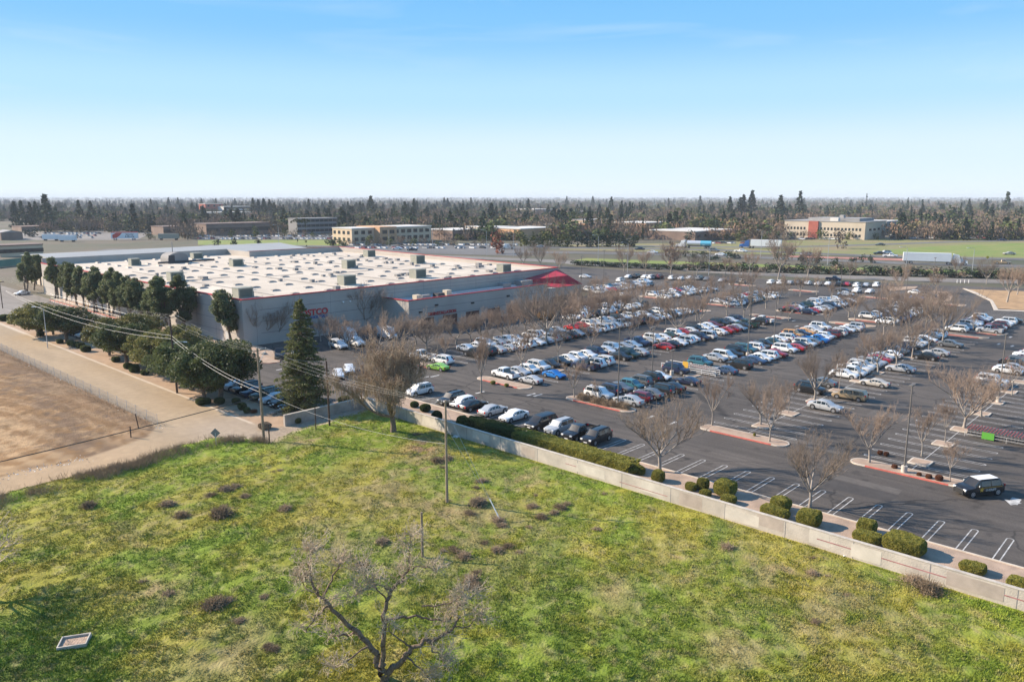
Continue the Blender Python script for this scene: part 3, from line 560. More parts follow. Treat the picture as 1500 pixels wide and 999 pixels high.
for k in range(5):
    x = 88 + 19 * k; PART(MB().tube([(x, 156, 9.42), (x, 236 + 4 * k, 9.42)], .07, 5).tube([(x, 200 - 6 * k, 9.42), (x + 12, 200 - 6 * k, 9.42)], .06, 5), 'roof_pipe', M['shade_grey'], wh)
# low vents scattered among the skylights
for k in range(46):
    x, y = rng.uniform(82, 176), rng.uniform(154, 260); r_ = rng.uniform(.35, .8)
    PART(MB().box(x - r_, x + r_, y - r_, y + r_, 9.302, 9.302 + rng.uniform(.4, .9)), 'roof_vent', M['shade_grey'], wh)
# rounded plant room near the back and its duct
x, y = G(258, 385, 9.3); pl = MB(); n = 9
arc = [(x + 3.4 * math.cos(math.pi * k / n), 9.3 + 1.6 + 1.9 * math.sin(math.pi * k / n)) for k in range(n + 1)]
pts = [(x + 3.4, 9.3)] + arc + [(x - 3.4, 9.3)]
pl.face([(p[0], y - 2, p[1]) for p in pts][::-1]); pl.face([(p[0], y + 4, p[1]) for p in pts])
for a_, b_ in zip(pts, pts[1:]): pl.face([(a_[0], y - 2, a_[1]), (a_[0], y + 4, a_[1]), (b_[0], y + 4, b_[1]), (b_[0], y - 2, b_[1])])
pl.box(x - 3.2, x - 1.2, y - 2.04, y - 2.003, 9.5, 12, 1); pl.box(x - 7, x + 12, y - 2.8, y - 2.4, 9.5, 10.1, 1); pl.tube([(x - .5, y + 1, 12), (x - .5, y + 1, 16.2)], .14)
PART(pl, 'plant_room', [M['shade_grey'], M['dark_grey']], wh, 40)
# things on the lower wing roof
for x, y, w_, dp, h, mt in ((118, 142.6, 1.6, 1.6, 1.3, 'beige_stucco'), (128.5, 143.5, 1.6, 1.6, 1.5, 'beige_stucco'), (125.5, 143.4, 2.2, 2, 1.0, 'dark_grey'), (121, 144, 2.6, 2, .9, 'shade_grey'), (158, 145, 4.4, 3, 1.4, 'shade_grey'), (151, 145.5, 3, 2.4, 1.2, 'shade_grey')):
    PART(MB().box(x, x + w_, y, y + dp, 6.41, 6.41 + h), 'wing_roof_unit', M[mt], wh)
PART(MB().box(130.5, 156, 145.6, 146.4, 6.41, 6.9).box(130, 131, 142.5, 146.5, 6.42, 6.95), 'roof_duct', M['kerb_grey'], wh)

# grey metal building behind
gb = thing('storage_building', 'wide low building with a plain grey metal roof behind the warehouse', 'building', (110, 310, 0))
mb = MB().box(84, 176, 285, 327, 0, 9.6)
PART(mb, 'wall', M['beige_stucco'], gb)
r_ = MB(); e0 = 9.9; r_.face([(83, 284, e0), (177, 284, e0), (177, 306, 11.2), (83, 306, 11.2)]); r_.face([(83, 306, 11.2), (177, 306, 11.2), (177, 328, e0), (83, 328, e0)]); r_.face([(83, 284, e0), (83, 306, 11.2), (83, 328, e0)]); r_.face([(177, 284, e0), (177, 328, e0), (177, 306, 11.2)])
PART(r_, 'roof', M['grey_roof'], gb)
for k in range(8): PART(MB().box(83.7, 83.98, 287 + 5.4 * k, 287.4 + 5.4 * k, 0, 9.5), 'wall_post', M['roof_brown'], gb)

# ================================================================ FAR BUILDINGS
def bbox_building(name, label, cat, pl, pr, ybase, ytop, depth, wallm, roofm, side=True, win=None, shade_side_px=None, group=None, roofz=.5, ridge=0):
    """a flat-roofed (or gabled, ridge > 0) building on the town grid; its near side runs from pixel pl to pr, its base lies at pixel row ybase"""
    x0, y0 = G(pl, ybase); h = max(3.0, CAM_H - (CAM_H) * ((ytop - HORIZON) / max(1, (ybase - HORIZON))))
    d = math.hypot(x0, y0); wid = (pr - pl) / 1150 * d
    b = thing(name, label, cat, (x0, y0, 0), 0, group)
    lo, hi = 2.0, 400.0
    for _ in range(30):   # length that spans the wanted width of the view
        md = (lo + hi) / 2; q = PX(x0, y0 - md) if side else PX(x0 + md, y0)
        if q[0] < pr: lo = md
        else: hi = md
    if side: lx, ly = depth, lo   # long lit side faces -X, runs towards -Y
    else: lx, ly = lo, depth
    xa, xb = x0, x0 + lx
    ya, yb = (y0 - ly, y0) if side else (y0, y0 + ly)
    mb = MB().box(xa, xb, ya, yb, -.1, h); PART(mb, 'wall', wallm, b)
    if ridge:
        r = MB(); o = .5
        if lx > ly:
            ym = (ya + yb) / 2; r.face([(xa - o, ya - o, h), (xb + o, ya - o, h), (xb + o, ym, h + ridge), (xa - o, ym, h + ridge)]); r.face([(xa - o, ym, h + ridge), (xb + o, ym, h + ridge), (xb + o, yb + o, h), (xa - o, yb + o, h)]); r.face([(xa, ya, h), (xa, ym, h + ridge), (xa, yb, h)]); r.face([(xb, ya, h), (xb, yb, h), (xb, ym, h + ridge)])
        else:
            xm = (xa + xb) / 2; r.face([(xa - o, ya - o, h), (xm, ya - o, h + ridge), (xm, yb + o, h + ridge), (xa - o, yb + o, h)]); r.face([(xm, ya - o, h + ridge), (xb + o, ya - o, h), (xb + o, yb + o, h), (xm, yb + o, h + ridge)]); r.face([(xa, ya, h), (xb, ya, h), (xm, ya, h + ridge)]); r.face([(xa, yb, h), (xm, yb, h + ridge), (xb, yb, h)])
        PART(r, 'roof', roofm, b)
    else:
        PART(MB().box(xa - .3, xb + .3, ya - .3, yb + .3, h + .004, h + roofz), 'roof', roofm, b)
    if win:
        n, rows, ww, wh_ = win; fh = h / max(rows, 1)
        for r in range(rows):
            z0 = r * fh + fh * .34
            for k in range(n):
                if side:
                    yy = yb - (k + .5) * ly / n; PART(MB().box(xa - .06, xa - .004, yy - ww / 2, yy + ww / 2, z0, z0 + wh_), 'window', M['window_dark'], b)
                else:
                    xx = xa + (k + .5) * lx / n; PART(MB().box(xx - ww / 2, xx + ww / 2, ya - .06, ya - .004, z0, z0 + wh_), 'window', M['window_dark'], b)
    return b, (xa, xb, ya, yb, h)
# two-storey tan office left of the middle: lit end, shaded front, orange entrance block
x0, y0 = G(516, 359)
b = thing('office_building', 'two-storey tan stucco office with dark square windows beyond the warehouse roof', 'office building', (x0, y0, 0))
H2 = 10.2
PART(MB().box(x0, x0 + 18, y0, y0 + 22, 0, H2).box(x0 + 32, x0 + 66, y0 - 2, y0 + 24, 0, H2), 'wall', M['tan_stucco'], b)
PART(MB().box(x0 + 18.01, x0 + 32, y0 - 6, y0 + 20, 0, H2 + 1), 'entrance_block', M['orange_stucco'], b)
PART(MB().box(x0 - .3, x0 + 18, y0 - .3, y0 + 22.3, H2 + .01, H2 + .5).box(x0 + 32.1, x0 + 66.3, y0 - 2.3, y0 + 24.3, H2 + .01, H2 + .6), 'roof', M['roof_white'], b)
for z in (2.2, 6.6):
    for k in range(4): PART(MB().box(x0 - .05, x0 - .004, y0 + 2.4 + 5.2 * k, y0 + 5.2 + 5.2 * k, z, z + 2.2), 'window', M['window_dark'], b)
    for k in range(3): PART(MB().box(x0 + 2 + 5.4 * k, x0 + 5 + 5.4 * k, y0 - .05, y0 - .004, z, z + 2.3), 'window', M['window_dark'], b)
    for k in range(6): PART(MB().box(x0 + 33.5 + 5.4 * k, x0 + 37 + 5.4 * k, y0 - 2.05, y0 - 2.004, z, z + 2.4), 'window', M['window_dark'], b)
    for k in range(2): PART(MB().box(x0 + 20 + 6 * k, x0 + 24 + 6 * k, y0 - 6.05, y0 - 6.004, z, z + 2.4), 'window', M['window_dark'], b)
# big beige two-storey building on the right
b, q = bbox_building('office_building', 'long beige two-storey office with a brick-red entrance panel across the highway', 'office building', 1148, 1266, 347.5, 323.5, 44, M['beige_stucco'], M['roof_grey'], True, None)
xa, xb, ya, yb, h = q; L = yb - ya
for z in (1.8, 6.3):
    for k in range(22):
        if 6 <= k <= 8: continue
        yy = yb - 2 - k * (L - 4) / 22; PART(MB().box(xa - .06, xa - .004, yy - L * .030, yy - L * .006, z, z + 1.9), 'window', M['window_dark'], b)
PART(MB().box(xa - 1.2, xa - .01, yb - L * .44, yb - L * .32, 0, h + .3), 'entrance_panel', M['brick_red'], b)
PART(MB().box(xa + 8, xb - 6, ya + L * .12, yb - L * .25, h + .51, h + 2.6).box(xa + 14, xa + 18, ya + L * .35, ya + L * .4, h + 2.61, h + 4.8), 'roof_plant', M['roof_grey'], b)
PART(MB().box(xa + 2, xa + 6, yb - 40, yb - 34, h + .51, h + 3), 'roof_box', M['roof_white'], b)
for k in range(3): PART(MB().box(xa + 8 + 9 * k, xa + 13 + 9 * k, ya - .06, ya - .004, 6.3, 7.8), 'window', M['window_dark'], b)
FB = [ # name, label, category, left px, right px, base row, top row, depth, wall, roof, lit side?, windows, gable
 ('hospital_building', 'tall brick-red and white block on the horizon above the grey roof', 'hospital', 302, 328, 318, 299, 22, 'brick_red', 'roof_white', False, (3, 3, 3, 3), 0),
 ('hospital_building', 'white three-storey wing with dark window bands beside the red tower', 'hospital', 329, 369, 318, 303, 22, 'roof_white', 'roof_white', False, (9, 3, 5, 3), 0),
 ('hospital_building', 'low cream podium below the red and white tower', 'hospital', 292, 372, 322, 312, 30, 'beige_stucco', 'roof_white', False, None, 0),
 ('strip_mall', 'long brown strip mall with a copper-coloured entrance roof', 'shop building', 303, 396, 346, 329, 26, 'brown_wall', 'roof_brown', False, (14, 1, 4, 3), 0),
 ('strip_mall', 'reddish brown low shop at the left end of the long strip mall', 'shop building', 240, 300, 345, 333, 24, 'brown_wall', 'roof_brown', False, (9, 1, 4, 2.4), 0),
 ('office_building', 'grey three-storey office with white balcony bands behind two palms', 'office building', 436, 494, 343, 321, 14, 'shade_grey', 'roof_grey', False, (9, 3, 4, 2.2), 0),
 ('shop_building', 'brown shop with a pale flat roof right of the tan office', 'shop building', 663, 710, 352, 338, 30, 'brown_wall', 'roof_white', False, (5, 1, 3, 2), 0),
 ('shop_building', 'white flat-roofed shop half hidden by the willow-like trees', 'shop building', 727, 760, 350, 334, 34, 'tan_stucco', 'roof_white', False, None, 0),
 ('shop_building', 'long white-roofed shop behind the row of pale green trees', 'shop building', 762, 818, 352, 336, 30, 'orange_stucco', 'roof_white', False, None, 0),
 ('shop_building', 'low brown shop with a white roof left of the orange church-like building', 'shop building', 816, 852, 342, 331, 30, 'brown_wall', 'roof_white', False, (6, 1, 3, 1.6), 0),
 ('mission_building', 'orange stucco block with stepped parapet behind dark round trees', 'building', 852, 868, 343, 327, 20, 'orange_stucco', 'roof_grey', True, None, 0),
 ('mission_building', 'grey-sided brown block rising behind the orange stucco building', 'building', 865, 898, 340, 323, 24, 'tan_stucco', 'roof_grey', False, None, 0),
 ('mission_building', 'bright orange stucco building with small arched windows by the highway', 'building', 899, 945, 344, 326, 34, 'orange_stucco', 'roof_white', True, (7, 1, 2.6, 3), 0),
 ('shop_building', 'brown curved-front restaurant with a pale roof edge between the two lorries', 'shop building', 1018, 1076, 353, 340, 40, 'brown_wall', 'roof_white', False, (6, 1, 4, 2), 0),
 ('shop_building', 'white low annex right of the long beige office', 'shop building', 1297, 1320, 345, 325, 30, 'shade_grey', 'roof_white', False, None, 0),
 ('house', 'house with bright orange tiled gables right of the beige office', 'house', 1326, 1352, 338, 328, 20, 'orange_stucco', 'tile_roof', True, None, 5),
 ('warehouse_shed', 'white shed roof glimpsed above the brown trees in the middle', 'shed', 840, 880, 318, 310, 60, 'roof_white', 'roof_white', False, None, 0),
 ('warehouse_shed', 'pale grey flat roof left of the small dark cypress', 'shed', 784, 810, 318, 307, 40, 'shade_grey', 'roof_white', False, None, 0),
 ('carport', 'long white carport roof beyond the far right parking lot', 'carport', 1350, 1440, 341, 336, 8, 'roof_white', 'roof_white', False, None, 0),
 ('shed', 'long low tan shed left of the grey metal roof', 'shed', 0, 64, 377, 361, 16, 'tan_stucco', 'roof_brown', False, (8, 1, 3, 2), 0),
 ('shed', 'dark open-sided shed at the far left edge of the town', 'shed', 2, 34, 352, 341, 20, 'brown_wall', 'roof_grey', False, None, 1.5),
 ('shed', 'long brown roofed shed behind the lorry yard', 'shed', 32, 104, 339, 333, 30, 'brown_wall', 'roof_brown', False, None, 0),
 ('shop_building', 'cream flat-roofed shop beyond the trailer yard', 'shop building', 215, 235, 324, 317, 30, 'beige_stucco', 'roof_white', False, None, 0)]
FOOT = []
for nm, lb, ct, pl_, pr_, yb_, yt_, dp, wm, rm, sd_, wn_, rg in FB:
    b, q = bbox_building(nm, lb, ct, pl_, pr_, yb_, yt_, dp, M[wm], M[rm], sd_, wn_, ridge=rg); FOOT.append(q)
# small houses among the trees
spots = [(640, 318), (655, 322), (622, 319), (690, 316), (700, 320), (730, 313), (750, 318), (612, 314), (668, 313), (835, 312), (965, 322), (985, 316), (1010, 318), (1035, 320), (1055, 323), (1075, 314), (1110, 318), (1130, 316), (1148, 314), (1380, 318), (1400, 322), (1420, 316), (1440, 314), (1290, 310), (560, 314), (570, 318), (130, 316), (170, 318), (60, 330), (1250, 312), (1160, 320), (1470, 320), (910, 314), (1345, 314), (1200, 308)]
rs = random.Random(5)
for _ in range(60):
    spots.append((rs.uniform(20, 1490), rs.uniform(308, 333)))
spots = [s for s in spots if not (s[1] > 320 and (490 < s[0] < 640 or 1140 < s[0] < 1310 or s[0] < 260)) and not (290 < s[0] < 400)]
for i, (px_, py_) in enumerate(spots):
    wpx = random.uniform(16, 26)
    tile = px_ < 760 or random.random() < .25
    b, q = bbox_building('house', 'small %s house half hidden among the far trees' % ('tan tile-roofed' if tile else 'pale grey-roofed'), 'house', px_, px_ + wpx, py_, py_ - 3.4, random.uniform(10, 16), M['tan_stucco'] if tile else M['beige_stucco'], M['tile_roof'] if tile else random.choice([M['roof_grey'], M['roof_white'], M['roof_brown']]), bool(i % 2), None, ridge=2.2, group='tile-roofed houses among far trees' if tile else 'grey-roofed houses among far trees'); FOOT.append(q)
# ================================================================ CARS
COL = dict(w=(.78, .77, .75), k=(.012, .012, .014), s=(.42, .43, .44), g=(.13, .135, .14), b=(.04, .075, .15), B=(.01, .16, .48), n=(.012, .02, .055), r=(.38, .015, .018), m=(.13, .012, .02), t=(.04, .15, .19), y=(.34, .25, .15), l=(.30, .60, .08), d=(.015, .05, .04), o=(.75, .38, .12), e=(.55, .50, .43))
CN = dict(w='white', k='black', s='silver', g='dark grey', b='steel blue', B='bright blue', n='navy blue', r='red', m='maroon', t='teal', y='gold', l='lime green', d='dark green', o='orange', e='cream')
KN = dict(s='sedan', u='SUV', h='hatchback', v='minivan', p='pickup truck', V='cargo van', c='coupe')
#        L    W    H    belt  hood  x of windscreen base, roof front, roof rear, rear glass base (fractions), trunk height
SHAPE = dict(s=(4.75, 1.82, 1.44, .93, .92, .27, .42, .70, .87, .98), c=(4.5, 1.8, 1.34, .88, .84, .29, .45, .66, .88, .92), h=(4.2, 1.76, 1.50, .95, .92, .22, .38, .84, .96, 1.0), u=(4.75, 1.92, 1.74, 1.10, 1.06, .24, .37, .88, .97, 1.1), v=(5.0, 1.98, 1.76, 1.05, .98, .17, .35, .90, .98, 1.06), p=(5.6, 2.0, 1.85, 1.16, 1.14, .25, .36, .55, .60, 1.14), V=(5.8, 2.05, 2.6, 1.3, 1.2, .13, .24, .985, .995, 1.4))
def car_geometry(kind):
    L, Wd, H, bz, hz_, fa, fb, fc, fd, tz = SHAPE[kind]
    hw = Wd / 2; x = lambda f: -L / 2 + f * L
    st = [(0.0, .80, .40, .66), (.012, .86, .30, hz_ - .22), (.05, .94, .24, hz_ - .10), (.14, 1.0, .22, hz_ - .03), (fa, 1.0, .22, hz_ + .03), (fb, 1.0, .22, H - .03)]
    st += [((fb + fc) / 2, 1.0, .22, H), (fc, 1.0, .22, H - .03)]
    if kind == 'p': st += [(fd, 1.0, .24, .80), (.72, 1.0, .26, .78), (.99, .985, .30, .78), (1.0, .97, .45, .70)]
    else: st += [(fd, .985, .24, tz)] + ([(.97, .95, .27, tz - .03)] if fd < .93 else []) + [(.993 if fd < .99 else .998, .92, .32, tz - .18), (1.0, .88, .42, .66)]
    rings = []; cab = []
    for i, (f, ws, zb, zt) in enumerate(st):
        w = hw * ws; incab = fa < f < fd; cab.append(incab)
        if zt > bz + .12 and incab: wr = hw * (.80 if kind not in 'Vv' else .88); zbelt = bz
        else: wr = w * .90; zbelt = zt - .06
        edge = .05 if kind != 'V' else .03
        half = [(w * .90, zb), (w * .985, zb + .16), (w, zb + (zbelt - zb) * .62), (w * .975, zbelt), (wr, zt - edge), (wr * .80, zt - .005), (0, zt + .012)]
        ring = [(x(f), -a, z) for a, z in half] + [(x(f), a, z) for a, z in half[-2::-1]]; rings.append(ring)
    n = len(rings[0]); mb = MB()
    for r in rings: mb.v += r
    for i in range(len(rings) - 1):
        for k in range(n - 1): mb.f.append([i * n + k, i * n + k + 1, (i + 1) * n + k + 1, (i + 1) * n + k]); mb.m.append(0)
        mb.f.append([i * n + n - 1, i * n, (i + 1) * n, (i + 1) * n + n - 1]); mb.m.append(1)
    mb.f.append([k for k in range(n)][::-1]); mb.m.append(0); mb.f.append([(len(rings) - 1) * n + k for k in range(n)]); mb.m.append(0)
    body = mb
    # dark wheel openings, bumper grille, sill, and door seams: thin raised pieces of the body
    wx = [x(.175 if kind != 'p' else .17), x(.81 if kind != 'p' else .79)]; wr_ = .34 if kind in 'schv' else .38
    for X in wx:
        for sgn in (-1, 1):
            c = (X, sgn * (hw + .004), wr_ + .02); body.disc(c, (0, sgn, 0), wr_ + .075, 14, 1)
    body.box(x(0) - .012, x(0.01), -hw * .55, hw * .55, .42, .60, 1)
    if kind != 'V':
        for f in ((fb + fc) / 2 + .02,):
            for sgn in (-1, 1): body.box(x(f), x(f) + .02, sgn * hw - .006, sgn * hw + .006, .35, bz - .05, 1)
    if kind in 'uvp':
        for sgn in (-1, 1): body.box(x(.12), x(.88), sgn * (hw - .01) - .012, sgn * (hw - .01) + .012, .24, .36, 1)
    if kind == 'u':
        for sgn in (-1, 1): body.box(x(fb) + .2, x(fc) - .1, sgn * hw * .68 - .02, sgn * hw * .68 + .02, H - .02, H + .05, 1)
    if kind == 'p':
        for sgn in (-1, 1): body.box(x(fd), x(.995), sgn * (hw - .06) - .05, sgn * (hw - .06) + .05, .70, 1.14)
        body.box(x(.985), x(.999), -hw + .1, hw - .1, .6, 1.14); body.box(x(fd) + .02, x(.984), -hw + .12, hw - .12, .79, .82, 1)
    # mirrors
    for sgn in (-1, 1): body.box(x(fa) + .35, x(fa) + .5, sgn * (hw + .08) - .09, sgn * (hw + .08) + .09, bz - .02, bz + .13)
    # glass, from the same rings, inset and raised a little
    G_ = dict(side=MB(), front=MB(), rear=MB())
    def pane(key, pts, inset, off=.012):
        P = [Vector(p) for p in pts]; c = sum(P, Vector()) / len(P); nn = (P[1] - P[0]).cross(P[2] - P[0]).normalized()
        if nn.dot(c - Vector((c.x * .6, 0, .6))) < 0: nn = -nn
        G_[key].face([p + (c - p).normalized() * min(inset, (c - p).length * .5) + nn * off for p in P])
    ic = [i for i in range(len(st)) if cab[i]]
    i0, i1 = ic[0] - 1, ic[-1] + 1
    def lerp(a, b, t): return [a[j] + (b[j] - a[j]) * t for j in range(3)]
    top = n // 2
    for sgn in (0, 1):
        A = lambda i, k: rings[i][k if not sgn else n - 1 - k]
        # side glass: from windscreen foot to rear glass foot, between belt (3) and roof edge (4)
        segs = [i for i in range(i0, i1)]
        if kind == 'V': segs = segs[:1]
        for i in segs:
            p = [A(i, 3), A(i + 1, 3), lerp(A(i + 1, 3), A(i + 1, 4), .93), lerp(A(i, 3), A(i, 4), .93)]
            if i == i0: p = [lerp(A(i, 3), A(i + 1, 3), .22), A(i + 1, 3), lerp(A(i + 1, 3), A(i + 1, 4), .93), lerp(A(i, 3), A(i + 1, 4), .55)]
            if i == i1 - 1: p = [A(i, 3), lerp(A(i, 3), A(i + 1, 3), .75), lerp(A(i, 4), A(i + 1, 3), .5), lerp(A(i, 3), A(i, 4), .93)]
            if kind == 'p' and i == i1 - 1: continue
            pane('side', p, .05)
    a, b = rings[i0], rings[i0 + 1]
    pane('front', [lerp(a[4], b[4], .08), lerp(b[4], a[4], .05), lerp(b[n - 5], a[n - 5], .05), lerp(a[n - 5], b[n - 5], .08)], .05, .03)
    a, b = rings[i1 - 1], rings[i1]
    pane('rear', [lerp(a[4], b[4], .07), lerp(b[4], a[4], .14), lerp(b[n - 5], a[n - 5], .14), lerp(a[n - 5], b[n - 5], .07)], .06, .03)
    return body, G_, wx, wr_, hw, L, bz, hz_, tz
def wheel_mb(r, rim=True):
    w = MB(); pr = [(-.11, r * .86), (-.10, r), (.10, r), (.115, r * .88)]; n = 16
    for yy, rr in pr:
        for k in range(n): w.v.append((rr * math.cos(2 * math.pi * k / n), yy, rr * math.sin(2 * math.pi * k / n)))
    for i in range(3):
        for k in range(n): j = (k + 1) % n; w.f.append([i * n + k, i * n + j, (i + 1) * n + j, (i + 1) * n + k]); w.m.append(0)
    w.f.append([k for k in range(n)][::-1]); w.m.append(0); w.f.append([3 * n + k for k in range(n)]); w.m.append(0)
    if not rim: return w
    w.disc((0, .119, 0), (0, 1, 0), r * .66, 14, 1); w.disc((0, -.119, 0), (0, 1, 0), r * .66, 14, 1)
    for k in range(5):
        a = 2 * math.pi * k / 5 + .3; w.disc((r * .42 * math.cos(a), .122, r * .42 * math.sin(a)), (0, 1, 0), r * .13, 5, 0); w.disc((r * .42 * math.cos(a), -.122, r * .42 * math.sin(a)), (0, 1, 0), r * .13, 5, 0)
    return w
PARTS = {}
def rim_mb(r):
    w = MB()
    for s in (-1, 1):
        w.disc((0, .119 * s, 0), (0, 1, 0), r * .66, 14, 0)
        for k in range(5): a = 2 * math.pi * k / 5 + .3; w.disc((r * .42 * math.cos(a), .122 * s, r * .42 * math.sin(a)), (0, 1, 0), r * .13, 5, 1)
    return w
def car_parts(kind):
    if kind in PARTS: return PARTS[kind]
    body, gl, wx, wr, hw, L, bz, hz_, tz = car_geometry(kind); nm = KN[kind].replace(' ', '_').lower()
    res = dict(body=body.mesh('car_body', [M['car_paint'], M['trim_black']], 32), wheel=wheel_mb(wr).mesh('wheel', [M['rubber'], M['rim']], 35), wx=wx, wr=wr, hw=hw, tyre=wheel_mb(wr, False).mesh('wheel', [M['rubber']], 35), rim=rim_mb(wr).mesh('rim', [M['rim'], M['rubber']]))
    for k in gl: res['g_' + k] = gl[k].mesh(k + '_glass', M['glass_car'])
    allg = MB()
    for k in gl:
        n = len(allg.v); allg.v += gl[k].v; allg.f += [[n + i for i in f] for f in gl[k].f]; allg.m += gl[k].m
    res['glass'] = allg.mesh('glass', M['glass_car'])
    hl = MB().box(-L / 2 + .005, -L / 2 + .16, hw * .52, hw * .86, hz_ - .34, hz_ - .17); hl2 = MB().box(-L / 2 + .005, -L / 2 + .16, -hw * .86, -hw * .52, hz_ - .34, hz_ - .17)
    tl_h = bz - .02 if kind in 'uvhV' else tz - .2; f = .005
    tl = MB().box(L / 2 - .13, L / 2 + f, hw * .62, hw * .9, tl_h - .14, tl_h + .12); tl2 = MB().box(L / 2 - .13, L / 2 + f, -hw * .9, -hw * .62, tl_h - .14, tl_h + .12)
    res['lamps'] = [('headlight', hl.mesh('headlight', M['lamp_clear'])), ('headlight', hl2.mesh('headlight', M['lamp_clear'])), ('taillight', tl.mesh('taillight', M['lamp_red'])), ('taillight', tl2.mesh('taillight', M['lamp_red']))]
    res['plate'] = [MB().box(-L / 2 - .03, -L / 2 - .013, -.26, .26, .42, .54).mesh('licence_plate', M['plate']), MB().box(L / 2 + .003, L / 2 + .02, -.26, .26, .62, .76).mesh('licence_plate', M['plate'])]
    # single mesh for the farthest cars
    one = MB()
    def add(mbb, off, mo, rot=False):
        n = len(one.v); one.v += [(v[0] + off[0], v[1] + off[1], v[2] + off[2]) for v in mbb.v]; one.f += [[n + i for i in f] for f in mbb.f]; one.m += [mo[q] for q in mbb.m]
    add(body, (0, 0, 0), (0, 1)); add(allg, (0, 0, 0), (2,))
    for X in wx:
        for s in (-1, 1): add(wheel_mb(wr), (X, s * (hw - .095), wr), (1, 3))
    res['one'] = one.mesh('car', [M['car_paint'], M['trim_black'], M['glass_car'], M['rim']], 32)
    PARTS[kind] = res; return res
PROTO = {}
def make_car(kind, tier):
    name = {'s': 'sedan', 'c': 'coupe', 'h': 'hatchback', 'u': 'suv', 'v': 'minivan', 'p': 'pickup_truck', 'V': 'cargo_van'}[kind]; P = car_parts(kind)
    if tier == 2: return link(name, P['one'])
    t = thing(name, None, None); link('body', P['body'], t)
    if tier == 0:
        link('side_window', P['g_side'], t); link('windscreen', P['g_front'], t); link('rear_window', P['g_rear'], t)
        for nm, me in P['lamps']: link(nm, me, t)
        for me in P['plate']: link('licence_plate', me, t)
    else:
        link('windows', P['glass'], t)
        for nm, me in P['lamps'][2:]: link(nm, me, t)
    for X in P['wx']:
        for s in (-1, 1):
            q = link('wheel', P['wheel'] if tier else P['tyre'], t, (X, s * (P['hw'] - .095), P['wr']))
            if tier == 0: link('rim', P['rim'], q)
    return t
NCAR = [0]
def paint(o, c):
    o.color = c
    for k in KIDS.get(o.name, []): paint(k, c)
USED = {}
def car(code, x, y, rz, label, group, vary=True):
    c, kind = code[0], code[1]; d = math.hypot(x, y); tier = 0 if d < 122 else 1 if d < 205 else 2
    key = (kind, tier)
    if key not in PROTO: PROTO[key] = make_car(kind, tier); o = PROTO[key]
    else: o = dup(PROTO[key])
    o.location = (x, y, .028); o.rotation_euler = (0, 0, rz); s = 1 + (random.uniform(-.045, .045) if vary else 0); o.scale = (s, 1, 1 + (random.uniform(-.04, .05) if vary else 0))
    col = COL[c]; v = random.uniform(.86, 1.1); paint(o, (min(col[0] * v, .82), min(col[1] * v, .82), min(col[2] * v, .82), 1))
    lb = label.replace('CAR', CN[c] + ' ' + KN[kind])
    if lb in USED: print('DUP', lb)
    USED[lb] = 1; tag(o, lb, {'p': 'pickup truck', 'V': 'van', 'v': 'minivan'}.get(kind, 'car'), group); NCAR[0] += 1
    return o
def row(yc, side, x0, slots, words, group, pitch=2.9, jit=.12):
    """slots: dict index -> code; cars stand square to the row, nose to the middle unless reversed"""
    k = 0
    for i in sorted(slots):
        code = slots[i]; k += 1
        x = x0 + pitch * i + random.uniform(-jit, jit); y = yc + side * (2.95 + random.uniform(-.35, .4))
        # nose faces the row's centre line; the car's own nose is -x
        rz = (R(-90) if side < 0 else R(90)); 
        if random.random() < .22: rz += math.pi
        rz += R(random.gauss(0, 1.6))
        car(code, x, y, rz, 'CAR, %s from near end, %s' % (ORD[k], words), group)
W_, K_ = 'w', 'k'
def fill(start, n, seed, skip=()):
    """a run of n parked cars in the photo's mix of colours and kinds"""
    rr = random.Random(seed); out = {}
    for i in range(start, start + n):
        if i in skip: continue
        out[i] = rr.choice('wwwwwwwwssssskkkkgggnbrmtyd') + rr.choice('ssssuuuuuhhvpc')
    return out
def S_(start, s):
    return {start + i: t for i, t in enumerate(s.split()) if t != '..'}
X00 = 94.6
# row by row, counted from the right of the photograph
row(YC[0], 1, X00, {18: 'wu', 17: 'gs'}, 'right-hand tree row, far side', 'cars in the right-hand tree row')
row(YC[0], -1, X00, S_(22, 'ws ku ss gs wu ks ws ss wu'), 'right-hand tree row, right side', 'cars in the right-hand tree row')
row(YC[0], 1, X00, S_(22, 'ws ss kp gu rs ws wu ss gs'), 'right-hand tree row, beyond the white SUV', 'cars in the right-hand tree row')
row(YC[1], -1, X00, {6: 'ss', 9: 'yv', 13: 'ec', 18: 'ss', 23: 'ks', 25: 'ss', 29: 'gs'}, 'second tree row from right, right side', 'cars in the second tree row')
row(YC[1], 1, X00, dict(list({9: 'ku', 11: 'gs', 14: 'ws', 15: 'wv', 16: 'wp', 17: 'wu', 18: 'su', 19: 'ss', 20: 'rs'}.items()) + list(S_(21, 'ss ws ku gs nu ks ss wu ks ws gu ws wu').items())), 'second tree row from right, left side', 'cars in the second tree row')
row(YC[2], -1, X00, dict(list({0: 'ss', 1: 'mh', 2: 'gs', 3: 'ku', 4: 'ks', 6: 'nc', 10: 'bs', 12: 'ku', 14: 'bs', 15: 'ws', 16: 'wu', 17: 'rs', 19: 'wu', 20: 'rs', 22: 'wu', 21: 'ks', 23: 'gs', 24: 'Bp', 25: 'ws', 26: 'wh', 27: 'mu', 28: 'wu', 29: 'ks', 30: 'ws', 31: 'ss', 32: 'wu'}.items())), 'third tree row from right, right side', 'cars in the third tree row')
row(YC[2], 1, X00, dict(list({0: 'wu', 1: 'nu', 2: 'gs', 3: 'th', 4: 'gu', 5: 'ku', 6: 'wc', 8: 'nu', 11: 'tu', 13: 'ss', 14: 'wv', 15: 'ks', 16: 'ku', 17: 'tu'}.items()) + list(S_(18, 'wu gs ks ds ws wu ms ou ns os ws ss wu').items())), 'third tree row from right, left side', 'cars in the third tree row')
